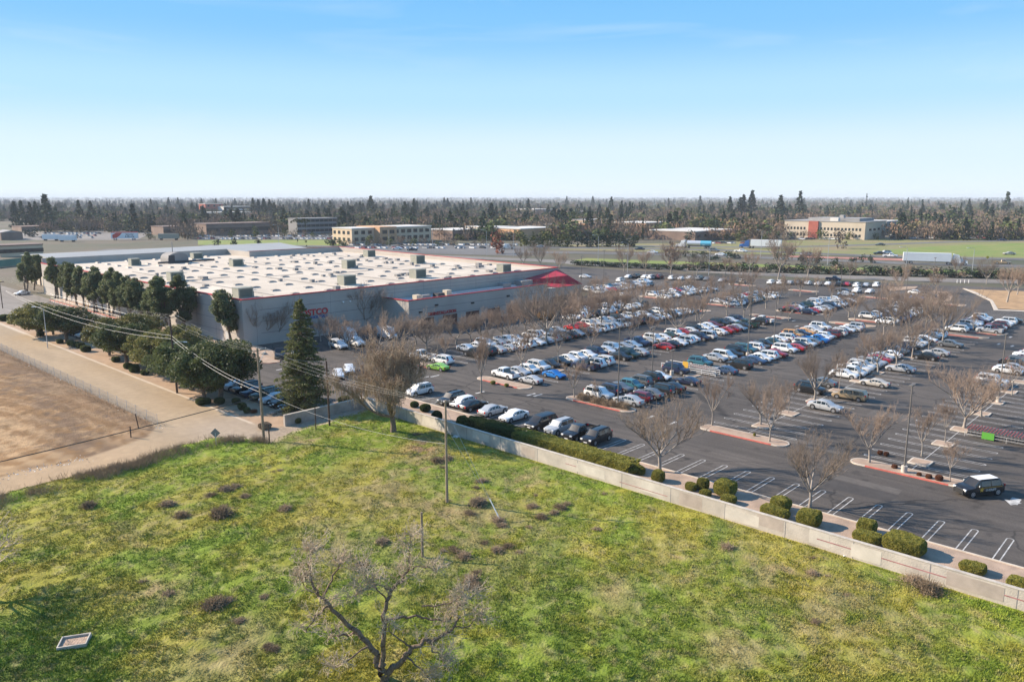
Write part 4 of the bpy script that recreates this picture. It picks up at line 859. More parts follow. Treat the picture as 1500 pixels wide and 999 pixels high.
row(YC[3], -1, X00, dict(list({0: 'sc', 2: 'Bc', 5: 'np', 6: 'wu', 7: 'wu', 9: 'ks', 10: 'du', 11: 'ss', 14: 'rs', 15: 'ks', 16: 'ws', 17: 'wu', 18: 'ws', 19: 'nu', 20: 'wv', 22: 'ws', 23: 'rs', 24: 'rs', 25: 'ss', 26: 'ks', 27: 'dp', 29: 'ku', 30: 'wp'}.items())), 'fourth tree row from right, right side', 'cars in the fourth tree row')
row(YC[3], 1, X00, dict(list(S_(0, 'wp ss wh wu ks ks ws wh ws nu ws wu ss ws bp es wu ws ds wu rs ws ku ws ws ms ku ks ws nu').items())), 'fourth tree row from right, left side', 'cars in the fourth tree row')
row(YC[4], -1, X00, dict(list(S_(0, 'wu .. .. kp ku ss ss ws wu ws ss wu gs ks ss gs ws wu wu ws wp gu ku kp ws ss ws ku wu ss ws gs').items())), 'fifth tree row from right, right side', 'cars in the fifth tree row')
row(YC[4], 1, X00, dict(list(S_(4, 'ws ws wu ss wp ws .. wu ws es ws .. rs rs wu ws wp ss ku ws wu ss ws ks wu').items())), 'fifth tree row from right, left side', 'cars in the fifth tree row')
a_ = G(641, 543); car('lc', a_[0] + .5, a_[1] + .4, R(-84), 'CAR with pale stripes at the lot corner, beside the white SUV', 'cars in the fifth tree row')
a_ = G(618, 528); car('wp', a_[0] + 1, a_[1] + 1, R(-84), 'CAR parked just behind the lime green coupe', 'cars in the fifth tree row')
row(126, -1, X00, S_(20, 'ws wu ss ku ws ss wu gs ws ws ss ku'), 'short row by the store, right side', 'cars in the short row by the store')
row(126, 1, X00, S_(24, 'wu ws ks ss ws wu ss'), 'short row by the store, left side', 'cars in the short row by the store')
# second section beyond the cross lane
X2 = 206.5
for yc, nn, s1, s2, wds in ((43, 4, S_(-1, 'sp mu ws mu ss ws wu ks'), S_(-2, 'wu bs gs wu ws ss ms ws wu'), 'first block beyond the cross lane'),
                        (65, 4, S_(-2, 'wu ws bp nu Bu ss ws ws es ws wu'), S_(0, 'wu ss ws ku ws ss wu ws bs wu ws ss'), 'second block beyond the cross lane'),
                        (85.5, 4, S_(-1, 'ns rs ws ss gs nu ws wu ss ks ws'), S_(-1, 'ks rs ws gu du ws wu wv ss wu es ws'), 'third block beyond the cross lane'),
                        (108, 4, S_(-1, 'wu wu bu tu wu es ds .. ws wu'), S_(0, 'ws ks ws ss wu ws rs ws ss ws'), 'fourth block beyond the cross lane'),
                        (131, 4, S_(-1, 'ws wu ws ks ws ss ss ws wu ks ws'), S_(0, 'wu ss ws es ws rs bs ws ss'), 'fifth block beyond the cross lane')):
    row(yc, -1, X2, s1, wds + ', right side', 'cars beyond the cross lane'); row(yc, 1, X2, s2, wds + ', left side', 'cars beyond the cross lane')
row(153.5, -1, 200, S_(0, 'wu ws rs rs ss ws wu ks ws su ks'), 'leftmost block beside the warehouse, right side', 'cars in the leftmost block')
row(153.5, 1, 203, S_(0, 'wu ws wu ws tu bs ss ws gu ss ws wu ws'), 'leftmost block beside the warehouse, left side', 'cars in the leftmost block')
# cars along the far edge of the lot, seen end-on
k = 0
for px_, py_, cd_ in ((905, 414, 'wu'), (917, 408.5, 'ws'), (929, 408, 'ku'), (941, 408.5, 'ws'), (950, 409.5, 'wu'), (962, 409, 'mu'), (981, 410.5, 'wu'), (994, 411, 'ws'), (1006, 410.5, 'ws'), (1021, 411, 'gu'), (1032, 412, 'gs'), (1054, 414, 'ss'), (1066, 414, 'ks'), (1085, 416, 'eu'), (1126, 417, 'wu'), (1140, 417.5, 'wu'), (1154, 417.5, 'ss'), (1167, 417, 'gs'), (1180, 418, 'ws'), (1195, 419, 'ws'), (1210, 419, 'ws'), (1226, 420, 'ku'), (1238, 420, 'rs'), (1252, 421.5, 'wu'), (1266, 421, 'ss'), (1281, 421.5, 'wu')):
    k += 1; x, y = G(px_, py_); car(cd_, x + 2, y, R(180 + 8), 'CAR, %s along the far kerb counted from the warehouse' % ORD[k], 'cars along the far kerb')
for px_, py_, cd_, lb in ((857, 408, 'ws', 'CAR driving past the corner of the warehouse entrance'), (1256, 430, 'wu', 'CAR seen from behind, left of a pair near the far planter'), (1275, 430.5, 'ws', 'CAR seen from behind, right of a pair near the far planter'), (1237, 429, 'ks', 'CAR in front of the far kerb, left of two white cars'), (1240, 434, 'ws', 'CAR side-on at the tip of a planted island'), (1346, 440, 'Bs', 'CAR parked at the corner planter by the exit'), (1343, 432, 'ws', 'CAR parked behind the bright blue sedan at the exit corner'), (1360, 436, 'gu', 'CAR under the bare tree by the exit corner'), (1222, 412, 'np', 'CAR driving on the frontage road behind the lot'), (912, 436, 'wc', 'CAR alone at the end of a row near the red hood')):
    x, y = G(px_, py_); car(cd_, x + 1, y + .6, R(0 if cd_ == 'wu' or lb.startswith('CAR seen') else 100 if 'driving' in lb or 'side-on' in lb else 84), lb, 'scattered cars at the far end of the lot')
# nose-in row along the boundary wall (nose = -x)
for i, (px_, py_, cd_, flip, extra) in enumerate(((583, 581, 'bs', 0, 'farthest of the row'), (600, 592 - 8, 'wu', 0, 'beneath the big bare tree'), (650, 597, 'ku', 0, 'in front of a bush'), (664, 602, 'wh', 0, 'between two black cars'), (691, 603, 'ks', 1, 'reversed in, with red tail lamps'), (726, 609, 'ss', 1, 'reversed in, fastback shape'), (762, 616, 'ws', 0, 'with a sunroof'), (795, 629, 'kv', 0, 'behind the dark end of the hedge'), (821, 637, 'su', 0, 'with a roof rack and sunroof'), (853, 644, 'kp', 0, 'behind the yellowish hedge'), (880, 650, 'ku', 0, 'last of the row before empty stalls'))):
    x, y = G(px_, py_); car(cd_, 76.7, y + .9, math.pi * flip + R(random.uniform(-1.5, 1.5)), 'CAR by the boundary wall, ' + extra, 'cars along the boundary wall', False)
# left-hand row by the dusty road
for i, (y, cd_, extra) in enumerate(((99.6, 'ks', 'nearest the tall conifer'), (102.4, 'ks', 'second from the tall conifer'), (105.2, 'ss', 'third from the conifer'), (108.0, 'du', 'boxy, beside the silver sedan'), (111.0, 'ns', 'left of the boxy green one'), (114.0, 'ku', 'fifth to the left, partly under trees'), (117.4, 'ss', 'under the dark trees'))):
    car(cd_, 58.6, y, R(random.uniform(-2, 2)), 'CAR by the dusty road, ' + extra, 'cars by the dusty road', False)
for px_, py_, cd_, rz, lb in ((107, 492, 'bs', 10, 'CAR between the dark pines on the side drive'), (122, 495, 'ws', 8, 'CAR half hidden behind a clipped bush on the side drive'), (406, 526, 'kp', 60, 'CAR by the planter at the warehouse corner'), (430, 522, 'wu', 60, 'CAR left of the tall conifer by the warehouse'), (492, 556, 'ws', 60, 'CAR right of the tall conifer, facing the wall'), (508, 548, 'ws', 60, 'CAR behind the big bare tree'), (493, 512, 'wv', 84, 'CAR with a raised roof near the bare shrubs'), (518, 508, 'wp', 84, 'CAR beside the twiggy shrubs at the warehouse'), (508, 500, 'wV', 84, 'CAR near the warehouse wall, left of the pair'), (565, 497, 'wV', 84, 'CAR near the warehouse wall, right of the pair'), (28, 433, 'ws', 20, 'CAR on the far left street')):
    x, y = G(px_, py_); car(cd_, x + 1.2, y + 1, R(rz), lb, None)
# highway traffic
hd = lambda pts, px_: 0
for px_, py_, cd_, lb, far in ((937, 366.5, 'ns', 'CAR on the highway, left of the white one', 1), (956, 371.5, 'ws', 'CAR on the highway behind a bare tree', 0), (1046, 369, 'gu', 'CAR on the highway in front of the tanker', 0), (1056, 375, 'ws', 'CAR on the highway behind the dark bushes', 0), (1085, 370, 'wp', 'CAR on the highway below the blue lorry', 0), (1181, 375, 'su', 'CAR on the highway above the bare tree', 1), (1288, 373, 'ks', 'CAR on the highway next to two white vehicles', 1), (1297, 372.5, 'wu', 'CAR on the highway, middle of a bunch of three', 1), (1304, 377, 'wp', 'CAR on the highway, right of a bunch of three', 0), (1478, 373.5, 'es', 'CAR on the highway far lanes at the right', 1), (1468, 387, 'yp', 'CAR on the highway near lanes at the right', 0), (1289, 360, 'gs', 'CAR on the ramp beyond the highway', 1), (1467, 353, 'ns', 'CAR on the ramp near the right edge', 1), (582, 366, 'ws', 'CAR on the road behind the warehouse', 1), (604, 367.5, 'ks', 'CAR behind the warehouse beside a white sedan', 1), (672, 364, 'sh', 'CAR parked before the tan office', 1), (745, 365, 'wV', 'CAR near the rust-coloured tree', 1), (791, 363, 'ss', 'CAR on the highway by the light willows', 1), (395, 362, 'ku', 'CAR passing in front of the mall lawn', 1)):
    x, y = G(px_, py_); px2 = G(px_ + 40, py_ + (.4 if far else 1.5)); ang = math.atan2(px2[1] - y, px2[0] - x)
    car(cd_, x, y, ang if far else ang + math.pi, lb, 'traffic on the highway').scale = (1.28, 1.2, 1.2)
# far parked cars that read as one mass
st = MB()
def tiny(x, y, rz, mi):
    c, s = math.cos(rz), math.sin(rz)
    def T(p): return (x + p[0] * c - p[1] * s, y + p[0] * s + p[1] * c, p[2])
    st.quadbox([T(p) for p in ((-2.2, -.9, .25), (2.2, -.9, .25), (2.2, .9, .25), (-2.2, .9, .25), (-2.15, -.86, .95), (2.15, -.86, .95), (2.15, .86, .95), (-2.15, .86, .95))], mi)
    st.quadbox([T(p) for p in ((-1.3, -.82, .953), (1.7, -.82, .953), (1.7, .82, .953), (-1.3, .82, .953), (-.7, -.66, 1.45), (1.2, -.66, 1.45), (1.2, .66, 1.45), (-.7, .66, 1.45))], 4)
fc = [mat('far_car_white', (.7, .7, .7), .4), mat('far_car_silver', (.35, .36, .37), .4), mat('far_car_dark', (.03, .03, .035), .4), mat('far_car_colour', (.2, .05, .05), .4), M['glass_car']]
def band(xa, xb, ya, yb, n, rows):
    for r in range(rows):
        for i in range(n):
            if random.random() < .2: continue
            px_ = xa + (xb - xa) * (i + random.random() * .3) / n; py_ = ya + (yb - ya) * r / max(1, rows - 1)
            x, y = G(px_, py_); tiny(x, y, R(90) + random.choice((0, 0, .05)), random.choice((0, 0, 0, 1, 1, 2, 2, 3)))
band(285, 500, 350.5, 346.5, 34, 2); band(1305, 1495, 349.5, 343, 34, 4); band(500, 760, 364, 359.5, 34, 2); band(60, 150, 349, 343, 16, 3); band(1020, 1140, 357, 355, 16, 1); band(1160, 1260, 351, 351, 14, 1)
for nm, me in (('distant_cars', st.mesh('distant_cars', fc)),): tag(link(nm, me), 'distant parked cars filling the lots beyond the highway and the mall lawn', 'cars', None, 'stuff')

# sheriff's patrol SUV
fx = (G(1433, 733), G(1468, 727)); hx, hy = fx[0][0] - fx[1][0], fx[0][1] - fx[1][1]
def patrol():
    P = car_parts('u'); x, y = G(1446, 727); ang = math.atan2(hy, hx) + math.pi - R(6)
    t = thing('patrol_suv', 'black and white sheriff SUV with gold star driving past the red kerb', 'police car', (x + .2, y + .9, .028), ang)
    t.scale = (1.04, 1.03, 1.02); link('body', P['body'], t)
    for k, nm in (('g_side', 'side_window'), ('g_front', 'windscreen'), ('g_rear', 'rear_window')): link(nm, P[k], t)
    for nm, me in P['lamps']: link(nm, me, t)
    for me in P['plate']: link('licence_plate', me, t)
    for X in P['wx']:
        for s in (-1, 1): link('wheel', P['wheel'], t, (X, s * (P['hw'] - .095), P['wr']))
    MB().box(-.62, 1.75, -.60, .60, 1.735, 1.762).build('white_roof', M['truck_white'], t)
    for s in (-1, 1):
        yy = s * .972; st_ = MB(); c = (-.55, .80)
        pts = [(c[0] + (.30 if k % 2 == 0 else .13) * math.sin(math.pi * k / 5), yy, c[1] + (.30 if k % 2 == 0 else .13) * math.cos(math.pi * k / 5)) for k in range(10)]
        st_.face(pts); st_.face([(p[0], yy - s * .02, p[2]) for p in pts]); st_.build('gold_star', M['gold'], t)
        o = link('door_lettering', text_mesh('SHERIFF', .36, .004, M['paint_white'], bold=.03), t); o.rotation_euler = (R(90), 0, 0 if s < 0 else R(180)); o.location = (.55, yy, .62)
        MB().box(-.9, 1.9, yy - .003, yy + .003, .99, 1.03).build('gold_stripe', M['gold'], t)
    MB().box(-2.46, -2.36, -.5, .5, .35, .75).box(-2.47, -2.37, -.62, -.5, .3, .8).box(-2.47, -2.37, .5, .62, .3, .8).build('push_bumper', M['trim_black'], t)
    MB().box(-.95, -.85, .98, 1.05, 1.15, 1.27).box(-.95, -.85, -1.05, -.98, 1.15, 1.27).build('spotlight', M['lamp_clear'], t)
    paint(t, (.012, .012, .014, 1))
patrol()

# lorries
def lorry(px_, py_, face, trailer, cabc, label, Lt=14.5, art=None):
    x, y = G(px_, py_); p2 = G(px_ + 60, py_ + 1.8); ang = math.atan2(p2[1] - y, p2[0] - x)
    if face < 0: ang += math.pi
    t = thing('semi_truck', label, 'semi truck', (x, y, .06), ang)   # nose towards +x
    if trailer == 'box':
        MB().box(-Lt / 2 - 1, Lt / 2 - 1.2, -1.28, 1.28, 1.15, 4.05).build('trailer', M['truck_white'], t); MB().box(-Lt / 2 - .6, Lt / 2 - 2, -.5, .5, .95, 1.145).build('chassis', M['trim_black'], t)
    else:
        MB().tube([(-Lt / 2 - 1, 0, 2.35), (Lt / 2 - 1.4, 0, 2.35)], 1.2, 16).build('tank', [M['tank_silver']], t, 40)
        MB().tube([(-Lt / 2 - .98, 0, 2.35), (-Lt / 2 + 3.6, 0, 2.35)], 1.215, 16).build('blue_panel', [M['truck_aqua']], t, 40)
        MB().box(-Lt / 2 - .6, Lt / 2 - 2, -.5, .5, .95, 1.2).build('chassis', M['trim_black'], t)
    cx = Lt / 2
    cab = MB().quadbox([(cx - .6, -1.2, .8), (cx + 1.8, -1.2, .8), (cx + 1.8, 1.2, .8), (cx - .6, 1.2, .8), (cx - .6, -1.15, 3.9), (cx + 1.1, -1.1, 3.5), (cx + 1.1, 1.1, 3.5), (cx - .6, 1.15, 3.9)])
    cab.quadbox([(cx + 1.81, -1.0, .7), (cx + 3.7, -.95, .7), (cx + 3.7, .95, .7), (cx + 1.81, 1.0, .7), (cx + 1.81, -.95, 2.2), (cx + 3.55, -.8, 1.75), (cx + 3.55, .8, 1.75), (cx + 1.81, .95, 2.2)])
    cab.build('cab', M[cabc], t)
    MB().quadbox([(cx + 1.62, -1.0, 2.25), (cx + 1.8, -1.0, 2.2), (cx + 1.8, 1.0, 2.2), (cx + 1.62, 1.0, 2.25), (cx + 1.25, -.95, 3.1), (cx + 1.38, -.95, 3.1), (cx + 1.38, .95, 3.1), (cx + 1.25, .95, 3.1)]).build('windscreen', M['glass_car'], t)
    t.scale = (1.38, 1.3, 1.3)
    me = wheel_mb(.5).mesh('wheel', [M['rubber'], M['rim']], 35)
    for X in (-Lt / 2 + .2, -Lt / 2 + 1.5, cx - 1.9, cx - .6, cx + 2.9):
        for s in (-1, 1): o = link('wheel', me, t, (X, s * 1.12, .5)); o.scale = (1, 1.6, 1)
    if art: art(t)
lorry(1362, 387.5, 1, 'box', 'truck_white', 'long white box trailer and white tractor on the near highway lanes')
lorry(1118, 364.5, -1, 'box', 'truck_blue', 'blue tractor pulling a pale silver trailer on the far highway lanes', 13)
lorry(1020, 364, -1, 'tank', 'truck_white', 'white tractor with a silver and light blue tanker on the far lanes', 11)
# parked trailer with red artwork and lettering
x, y = G(163, 352); p2 = G(202, 351.5); L = math.hypot(p2[0] - x, p2[1] - y); ang = math.atan2(p2[1] - y, p2[0] - x)
t = thing('parked_trailer', 'white trailer with a red swoosh and dark lettering parked beyond the grey roof', 'trailer', (x, y, 0), ang)
MB().box(0, L, 0, 2.6, 1.1, 5.2).build('box_body', M['truck_white'], t)
MB().box(0.002, L - .002, -.01, 2.61, 5.205, 5.6).build('red_top_rail', M['truck_red'], t)
MB().face([(L * .06, -.03, 1.3), (L * .2, -.03, 1.5), (L * .34, -.03, 3.4), (L * .42, -.03, 5.1), (L * .2, -.03, 5.1), (L * .05, -.03, 3.6)][::-1]).face([(L * .06, -.02, 1.3), (L * .2, -.02, 1.5), (L * .34, -.02, 3.4), (L * .42, -.02, 5.1), (L * .2, -.02, 5.1), (L * .05, -.02, 3.6)]).build('red_swoosh', M['truck_red'], t)
for s, z in (('Security', 3.9), ('& Moving', 2.4)):
    o = link('lettering', text_mesh(s, 2.0 * L / 22, .01, M['dark_grey']), t); o.rotation_euler = (R(90), 0, 0); o.location = (L * .7, -.04, z - .4)
for X in (2, 3.4, L - 3.4, L - 2): o = link('wheel', wheel_mb(.55).mesh('wheel', [M['rubber'], M['rim']], 35), t, (X, .1, .55))
for i, (pa, pb, yy, lb) in enumerate(((62, 85, 353, 'white box trailer parked in the yard left of the lettered trailer'), (86, 110, 354.5, 'dull white trailer end-on in the yard, beside the other white one'), (232, 261, 352, 'pale green-grey tank trailer behind the grey metal roof'))):
    x, y = G(pa, yy); q = G(pb, yy); L = math.hypot(q[0] - x, q[1] - y); t = thing('parked_trailer', lb, 'trailer', (x, y, 0), math.atan2(q[1] - y, q[0] - x))
    MB().box(0, L, 0, 2.6, 1.1, 4.6).build('box_body', M['truck_white'] if i < 2 else M['hvac_lit'], t); MB().box(1, 2.2, .2, 2.4, .1, 1.09).box(L - 2.4, L - 1.2, .2, 2.4, .1, 1.09).build('wheels', M['rubber'], t)
print('cars', NCAR[0])
# ================================================================ TREES
def tubes_np(segs, n=3):
    """segs: array (k, 8): p0, p1, r0, r1 -> thin tapered prisms"""
    s = np.asarray(segs, float); p0, p1, r0, r1 = s[:, :3], s[:, 3:6], s[:, 6], s[:, 7]
    d = p1 - p0; d /= np.maximum(np.linalg.norm(d, axis=1, keepdims=True), 1e-6)
    up = np.where(np.abs(d[:, 2:3]) < .9, np.array([[0, 0, 1.0]]), np.array([[1.0, 0, 0]])); a = np.cross(d, up); a /= np.linalg.norm(a, axis=1, keepdims=True); b = np.cross(d, a)
    V = np.zeros((len(s), 2 * n, 3))
    for k in range(n):
        t = 2 * math.pi * k / n; o = a * math.cos(t) + b * math.sin(t); V[:, k] = p0 + o * r0[:, None]; V[:, n + k] = p1 + o * r1[:, None]
    base = (np.arange(len(s)) * 2 * n)[:, None]; F = []
    for k in range(n):
        j = (k + 1) % n; F.append(base + np.array([[k, j, n + j, n + k]]))
    return V.reshape(-1, 3), np.concatenate(F)
def branch(segs, p, d, L, r, lev, rr, spread, up, kids, gnarl=.12, steps=3, shrink=.68, droop=0, minr=.006, first=True):
    q = np.array(p, float); d = np.array(d, float); d /= np.linalg.norm(d); pts = [q.copy()]
    for i in range(steps):
        d = d + rr.normal(0, gnarl, 3) + np.array([0, 0, (up if not droop else -droop) * .12]); d /= np.linalg.norm(d)
        q2 = q + d * L / steps; ra = r * (1 - .45 * i / steps); rb = r * (1 - .45 * (i + 1) / steps)
        segs[0 if lev >= 4 else 1].append((*q, *q2, max(ra, minr), max(rb, minr))); q = q2; pts.append(q.copy())
    if lev <= 0: return
    nk = kids[len(kids) - lev] if lev <= len(kids) else 3
    for k in range(nk):
        t = rr.uniform(.35, 1.0) if k else 1.0; i = min(int(t * steps), steps - 1); p2 = pts[i] + (pts[i + 1] - pts[i]) * (t * steps - i)
        ax = np.cross(d, rr.normal(0, 1, 3)); ax /= np.linalg.norm(ax); an = spread * rr.uniform(.6, 1.25)
        d2 = d * math.cos(an) + ax * math.sin(an); d2[2] += up * .25
        branch(segs, p2, d2, L * shrink * rr.uniform(.75, 1.15), r * .52, lev - 1, rr, spread, up, kids, gnarl, steps, shrink, droop, minr)
def bare_tree_meshes(seed, H, trunk_h, R_, lean=.62, kids=(4, 4, 4, 3), limbs=5, tw='twig', bark='bark_grey', tr=.16, droop=0, minr=.008, spread=.5, upw=1.0):
    rr = np.random.default_rng(seed); segs = [[], []]
    p = np.zeros(3); steps = 4; d = np.array([rr.normal(0, .03), rr.normal(0, .03), 1.0])
    for i in range(steps):
        q = p + d * trunk_h / steps; segs[0].append((*p, *q, tr * (1.25 if i == 0 else 1) * (1 - .08 * i), tr * (1 - .08 * (i + 1)))); p = q; d = d + np.array([rr.normal(0, .05), rr.normal(0, .05), 0])
    LL = (H - trunk_h) * .52
    for k in range(limbs):
        a = 2 * math.pi * (k + rr.uniform(-.3, .3)) / limbs; ln = lean * rr.uniform(.7, 1.2)
        branch(segs, p - np.array([0, 0, rr.uniform(0, .35)]), (math.cos(a) * math.sin(ln), math.sin(a) * math.sin(ln), math.cos(ln)), LL * rr.uniform(.8, 1.15), tr * .55, 4, rr, spread, upw, kids, .10, 3, .62, droop, minr)
    V, F = tubes_np(segs[0], 6); a = np_mesh('trunk', V, F, M[bark], smooth=True)
    V, F = tubes_np(segs[1], 3); b = np_mesh('crown', V, F, M[tw])
    return a, b
def tree_thing(name, label, me, x, y, h=1.0, rz=None, group=None, cat='tree', wide=1.0, z=0, proto=None):
    t = thing(name, label, cat, (x, y, z), random.uniform(0, 6.28) if rz is None else rz, group)
    t.scale = (h * wide, h * wide, h)
    for nm, m_ in zip(('trunk', 'crown', 'branches'), me): link(nm, m_, t)
    return t
V1 = [bare_tree_meshes(11 + i, 8.0, 1.7 + .2 * i, 4, lean=.82, limbs=6, kids=(5, 5, 4, 3), minr=.008, spread=.6, tw=('twig_warm', 'twig', 'twig_warm')[i % 3]) for i in range(4)]
V2 = [bare_tree_meshes(31 + i, 7.0, 2.0, 3, lean=.5, kids=(4, 4, 5, 3), limbs=5, minr=.008, tr=.12, tw='twig_warm') for i in range(2)]          # upright, narrow
V3 = [bare_tree_meshes(51 + i, 5.5, 2.2, 2, lean=.5, kids=(4, 4, 4, 3), limbs=5, tr=.07, tw='twig_warm') for i in range(2)]        # young
def lot_tree(px_, py_, h, kind, label, group='bare trees in the parking lot', wide=1.0):
    x, y = G(px_, py_); V = {'v': V1, 'n': V2, 'y': V3}[kind]; me = V[(int(px_) + int(py_)) % len(V)]; H0 = {'v': 8.0, 'n': 7.0, 'y': 5.5}[kind]
    return tree_thing('bare_tree', label, me, x, y, h / H0, group=group, wide=wide)
NEAR = [(966, 691, 8.4, 'v', 'large bare tree in the gravel strip at the end of the long hedge', 1.35), (1186, 743, 7.6, 'v', 'bare tree in the gravel strip above two clipped round bushes', 1.2), (1043, 624, 7.2, 'n', 'bare tree at the left end of the nearest red-kerbed island', 1.0),
    (1127, 648, 6.8, 'n', 'bare tree at the right end of the red-kerbed island with two trees', 1.0), (1114, 623, 6.6, 'v', 'bare tree on the square island just behind the two-tree red island', 1.1), (1155, 606, 4.6, 'y', 'thin yellowish tree beside the silver sedan on a square island', 1.0),
    (1193, 588, 8.2, 'v', 'tall bare tree on the square island left of the gold minivan', 1.15), (1229, 571, 5.2, 'y', 'young bare tree touching the gold minivan', 1.0), (1259, 559, 5.6, 'y', 'thin bare tree in front of the white minivan', .9), (1286, 548, 8.5, 'v', 'bare tree on the island by the white pickup truck', 1.2), (1313, 536, 7.5, 'v', 'bare tree with an upright crown behind the silver fastback', 1.1), (1336, 525, 7.8, 'n', 'pruned bare tree behind the black sedan', 1.3),
    (1360, 515, 6, 'n', 'small bare tree near the dark grey sedan', 1.1), (1380, 505, 11.5, 'v', 'tallest bare tree near the exit side of the second tree row', 1.0), (1273, 679, 6.8, 'n', 'bare tree at the left end of the red island with three bushes', 1.35), (1391, 707, 4.2, 'y', 'little bare tree near the patrol SUV on the red island', 1.4), (1350, 668, 6.2, 'n', 'pollarded bare tree on the square island nearest the tall lamp', .9), (1384, 650, 5.0, 'y', 'slim bare tree on the next square island to the cart corral', 1.2),
    (1412, 628, 8.4, 'v', 'wide bare tree on the square island left of the cart corral', 1.3), (1437, 610, 6.6, 'n', 'bare tree behind the wide one by the cart corral', 1.3), (1482, 579, 5.6, 'y', 'orange-tipped small tree beside the white SUV at the right', 1.2),
    (705, 585 - 10, 10.0, 'n', 'tall bare tree left of the white pickup truck at the island', .9), (765, 549, 8.6, 'n', 'dark bare tree beside the fastback on the fourth island', 1.1), (818, 536, 6.8, 'y', 'bare tree behind the blue coupe', 1.2), (841, 583, 6.0, 'n', 'pale bare tree beside the white SUV at the island tip', 1.0), (867, 520, 7, 'n', 'bare tree in front of the white SUV in the fourth tree row', 1.0), (872, 590, 3.2, 'y', 'leafless sapling at the left tip of the island with brown shrubs', .8),
    (924, 509, 7.4, 'n', 'bare tree by the light pole in the fourth tree row', 1.0), (991, 493, 10, 'v', 'tall dark-trunked bare tree behind the red car', 1.0), (1026, 484, 9, 'n', 'bare tree beside two red sedans', 1.1), (1090, 467, 9.0, 'v', 'yellowish rounded bare tree in the middle of the lot', .95), (955, 502, 6, 'y', 'young bare tree behind the cream sedan', 1.2),
    (800, 505, 13.4, 'v', 'biggest bare tree in front of the tyre bays, above yellow foliage', 1.15), (651, 505 + 22, 6.5, 'n', 'short pollarded tree between the green coupe and the store', 1.1), (745, 499, 8.5, 'v', 'bare tree in front of the tyre bays, left of the biggest', 1.2), (690, 500, 8.5, 'v', 'bare tree before the brown tyre bays', 1.2), (842, 492, 9, 'v', 'bare tree right of the biggest one at the store front', 1.1), (880, 478, 9, 'v', 'bare tree near the store entrance hood', 1.1), (610, 505, 8.0, 'v', 'bare tree at the corner of the tyre wing', 1.15), (640, 497, 7.0, 'v', 'bare tree by the left end of the tyre bays', 1.2), (715, 492, 8.0, 'v', 'bare tree between two others along the store front', 1.25), (770, 486, 8.0, 'v', 'bare tree close behind the biggest store-front one', 1.2),
    (381, 503, 8.6, 'v', 'bare tree against the warehouse wall near its left corner', 1.15), (408, 500, 9.2, 'v', 'taller bare tree against the warehouse wall left of the sign', 1.15), (534, 482, 10.5, 'v', 'bare tree casting its shape on the grey wall right of the sign', 1.2), (484, 510, 6.2, 'n', 'twiggy shrub-like tree right of the tall conifer', 1.6), (497, 505, 6.2, 'n', 'twiggy shrub-like tree left of the white vans', 1.6), (555, 520, 7.0, 'v', 'bare tree behind the big drooping one', 1.3),
    (625, 512, 7.5, 'v', 'low wide bare tree left of the wing doors', 1.5), (668, 505, 8, 'v', 'bare tree between the first two tyre bays', 1.4), (705, 500, 7.6, 'v', 'bare tree over the middle tyre bay', 1.4), (735, 493, 8, 'v', 'bare tree right of the middle tyre bay', 1.4), (782, 490, 8, 'v', 'bare tree just left of the yellow foliage', 1.4), (822, 486, 8.5, 'v', 'bare tree just right of the yellow foliage', 1.4), (858, 478, 9, 'v', 'bare tree under the edge of the red hood', 1.3), (512, 512, 6, 'v', 'low bare tree in front of the white vans', 1.5), (470, 500, 5.5, 'v', 'low bare tree right under the red lettering', 1.5), (585, 512, 8, 'v', 'bare tree right of the vans by the wing corner', 1.3), (905, 470, 8, 'v', 'bare tree by the people near the entrance', 1.3)]
for px_, py_, h, k, lb, wd in NEAR: lot_tree(px_, py_, h * (.74 if 600 <= px_ <= 735 and py_ < 530 else 1), k, lb, wide=wd * (1.15 if 600 <= px_ <= 735 and py_ < 530 else 1))
MORE = [(878, 441, 7.5), (918, 445, 7), (940, 455, 8), (966, 448, 7), (985, 442, 7), (1005, 436, 7.5), (1030, 448, 8), (1052, 440, 8), (1075, 434, 7), (1098, 430, 8), (1122, 452, 7), (1020, 470, 7), (968, 470, 7), (905, 470, 8), (935, 482, 7), (1148, 430, 6), (1172, 434, 7), (1196, 432, 6), (1140, 445, 7), (1065, 462, 7), (1155, 470, 5), (1210, 482, 5.5), (1243, 465, 7), (1218, 442, 6), (1252, 470, 6.5), (1285, 455, 6), (1303, 445, 7), (1310, 478, 9), (1325, 470, 8), (1345, 478, 8), (1365, 470, 9), (1295, 490, 8), (1330, 495, 9), (1355, 488, 9), (1316, 424, 7), (1372, 430, 7), (1475, 443, 12), (1490, 432, 9), (1425, 487, 5), (850, 455, 8), (862, 475, 8), (893, 457, 7)]
for i, (px_, py_, h) in enumerate(MORE):
    x, y = G(px_, py_)
    lb = 'bare tree %s m beyond the store entrance, %s across the far lot' % (int(math.hypot(x, y) - 150), ORD[i + 1] if i < 35 else 'number %d' % i)
    k = 'v' if h > 6.5 else 'n'; lot_tree(px_, py_, h, k, 'bare brown tree standing among the cars in the far half of the lot', 'bare trees in the far half of the lot', 1.15)
FRONT = [(766, 391, 9), (792, 392, 11), (819, 401, 9.5), (914, 398, 11), (946, 404, 11), (983, 401, 14), (1021, 404, 9), (1140, 411, 16), (1182, 412, 14), (1097, 402, 9), (1062, 404, 8), (1245, 408, 7), (1445, 416, 9), (1330, 412, 7), (1400, 405, 8)]
FL = ['leftmost', 'second', 'third, pale-branched', 'fourth', 'fifth', 'tall, ivy-clad', 'seventh', 'tallest', 'second tallest', 'tenth', 'eleventh', 'twelfth', 'rightmost', 'fourteenth', 'fifteenth']
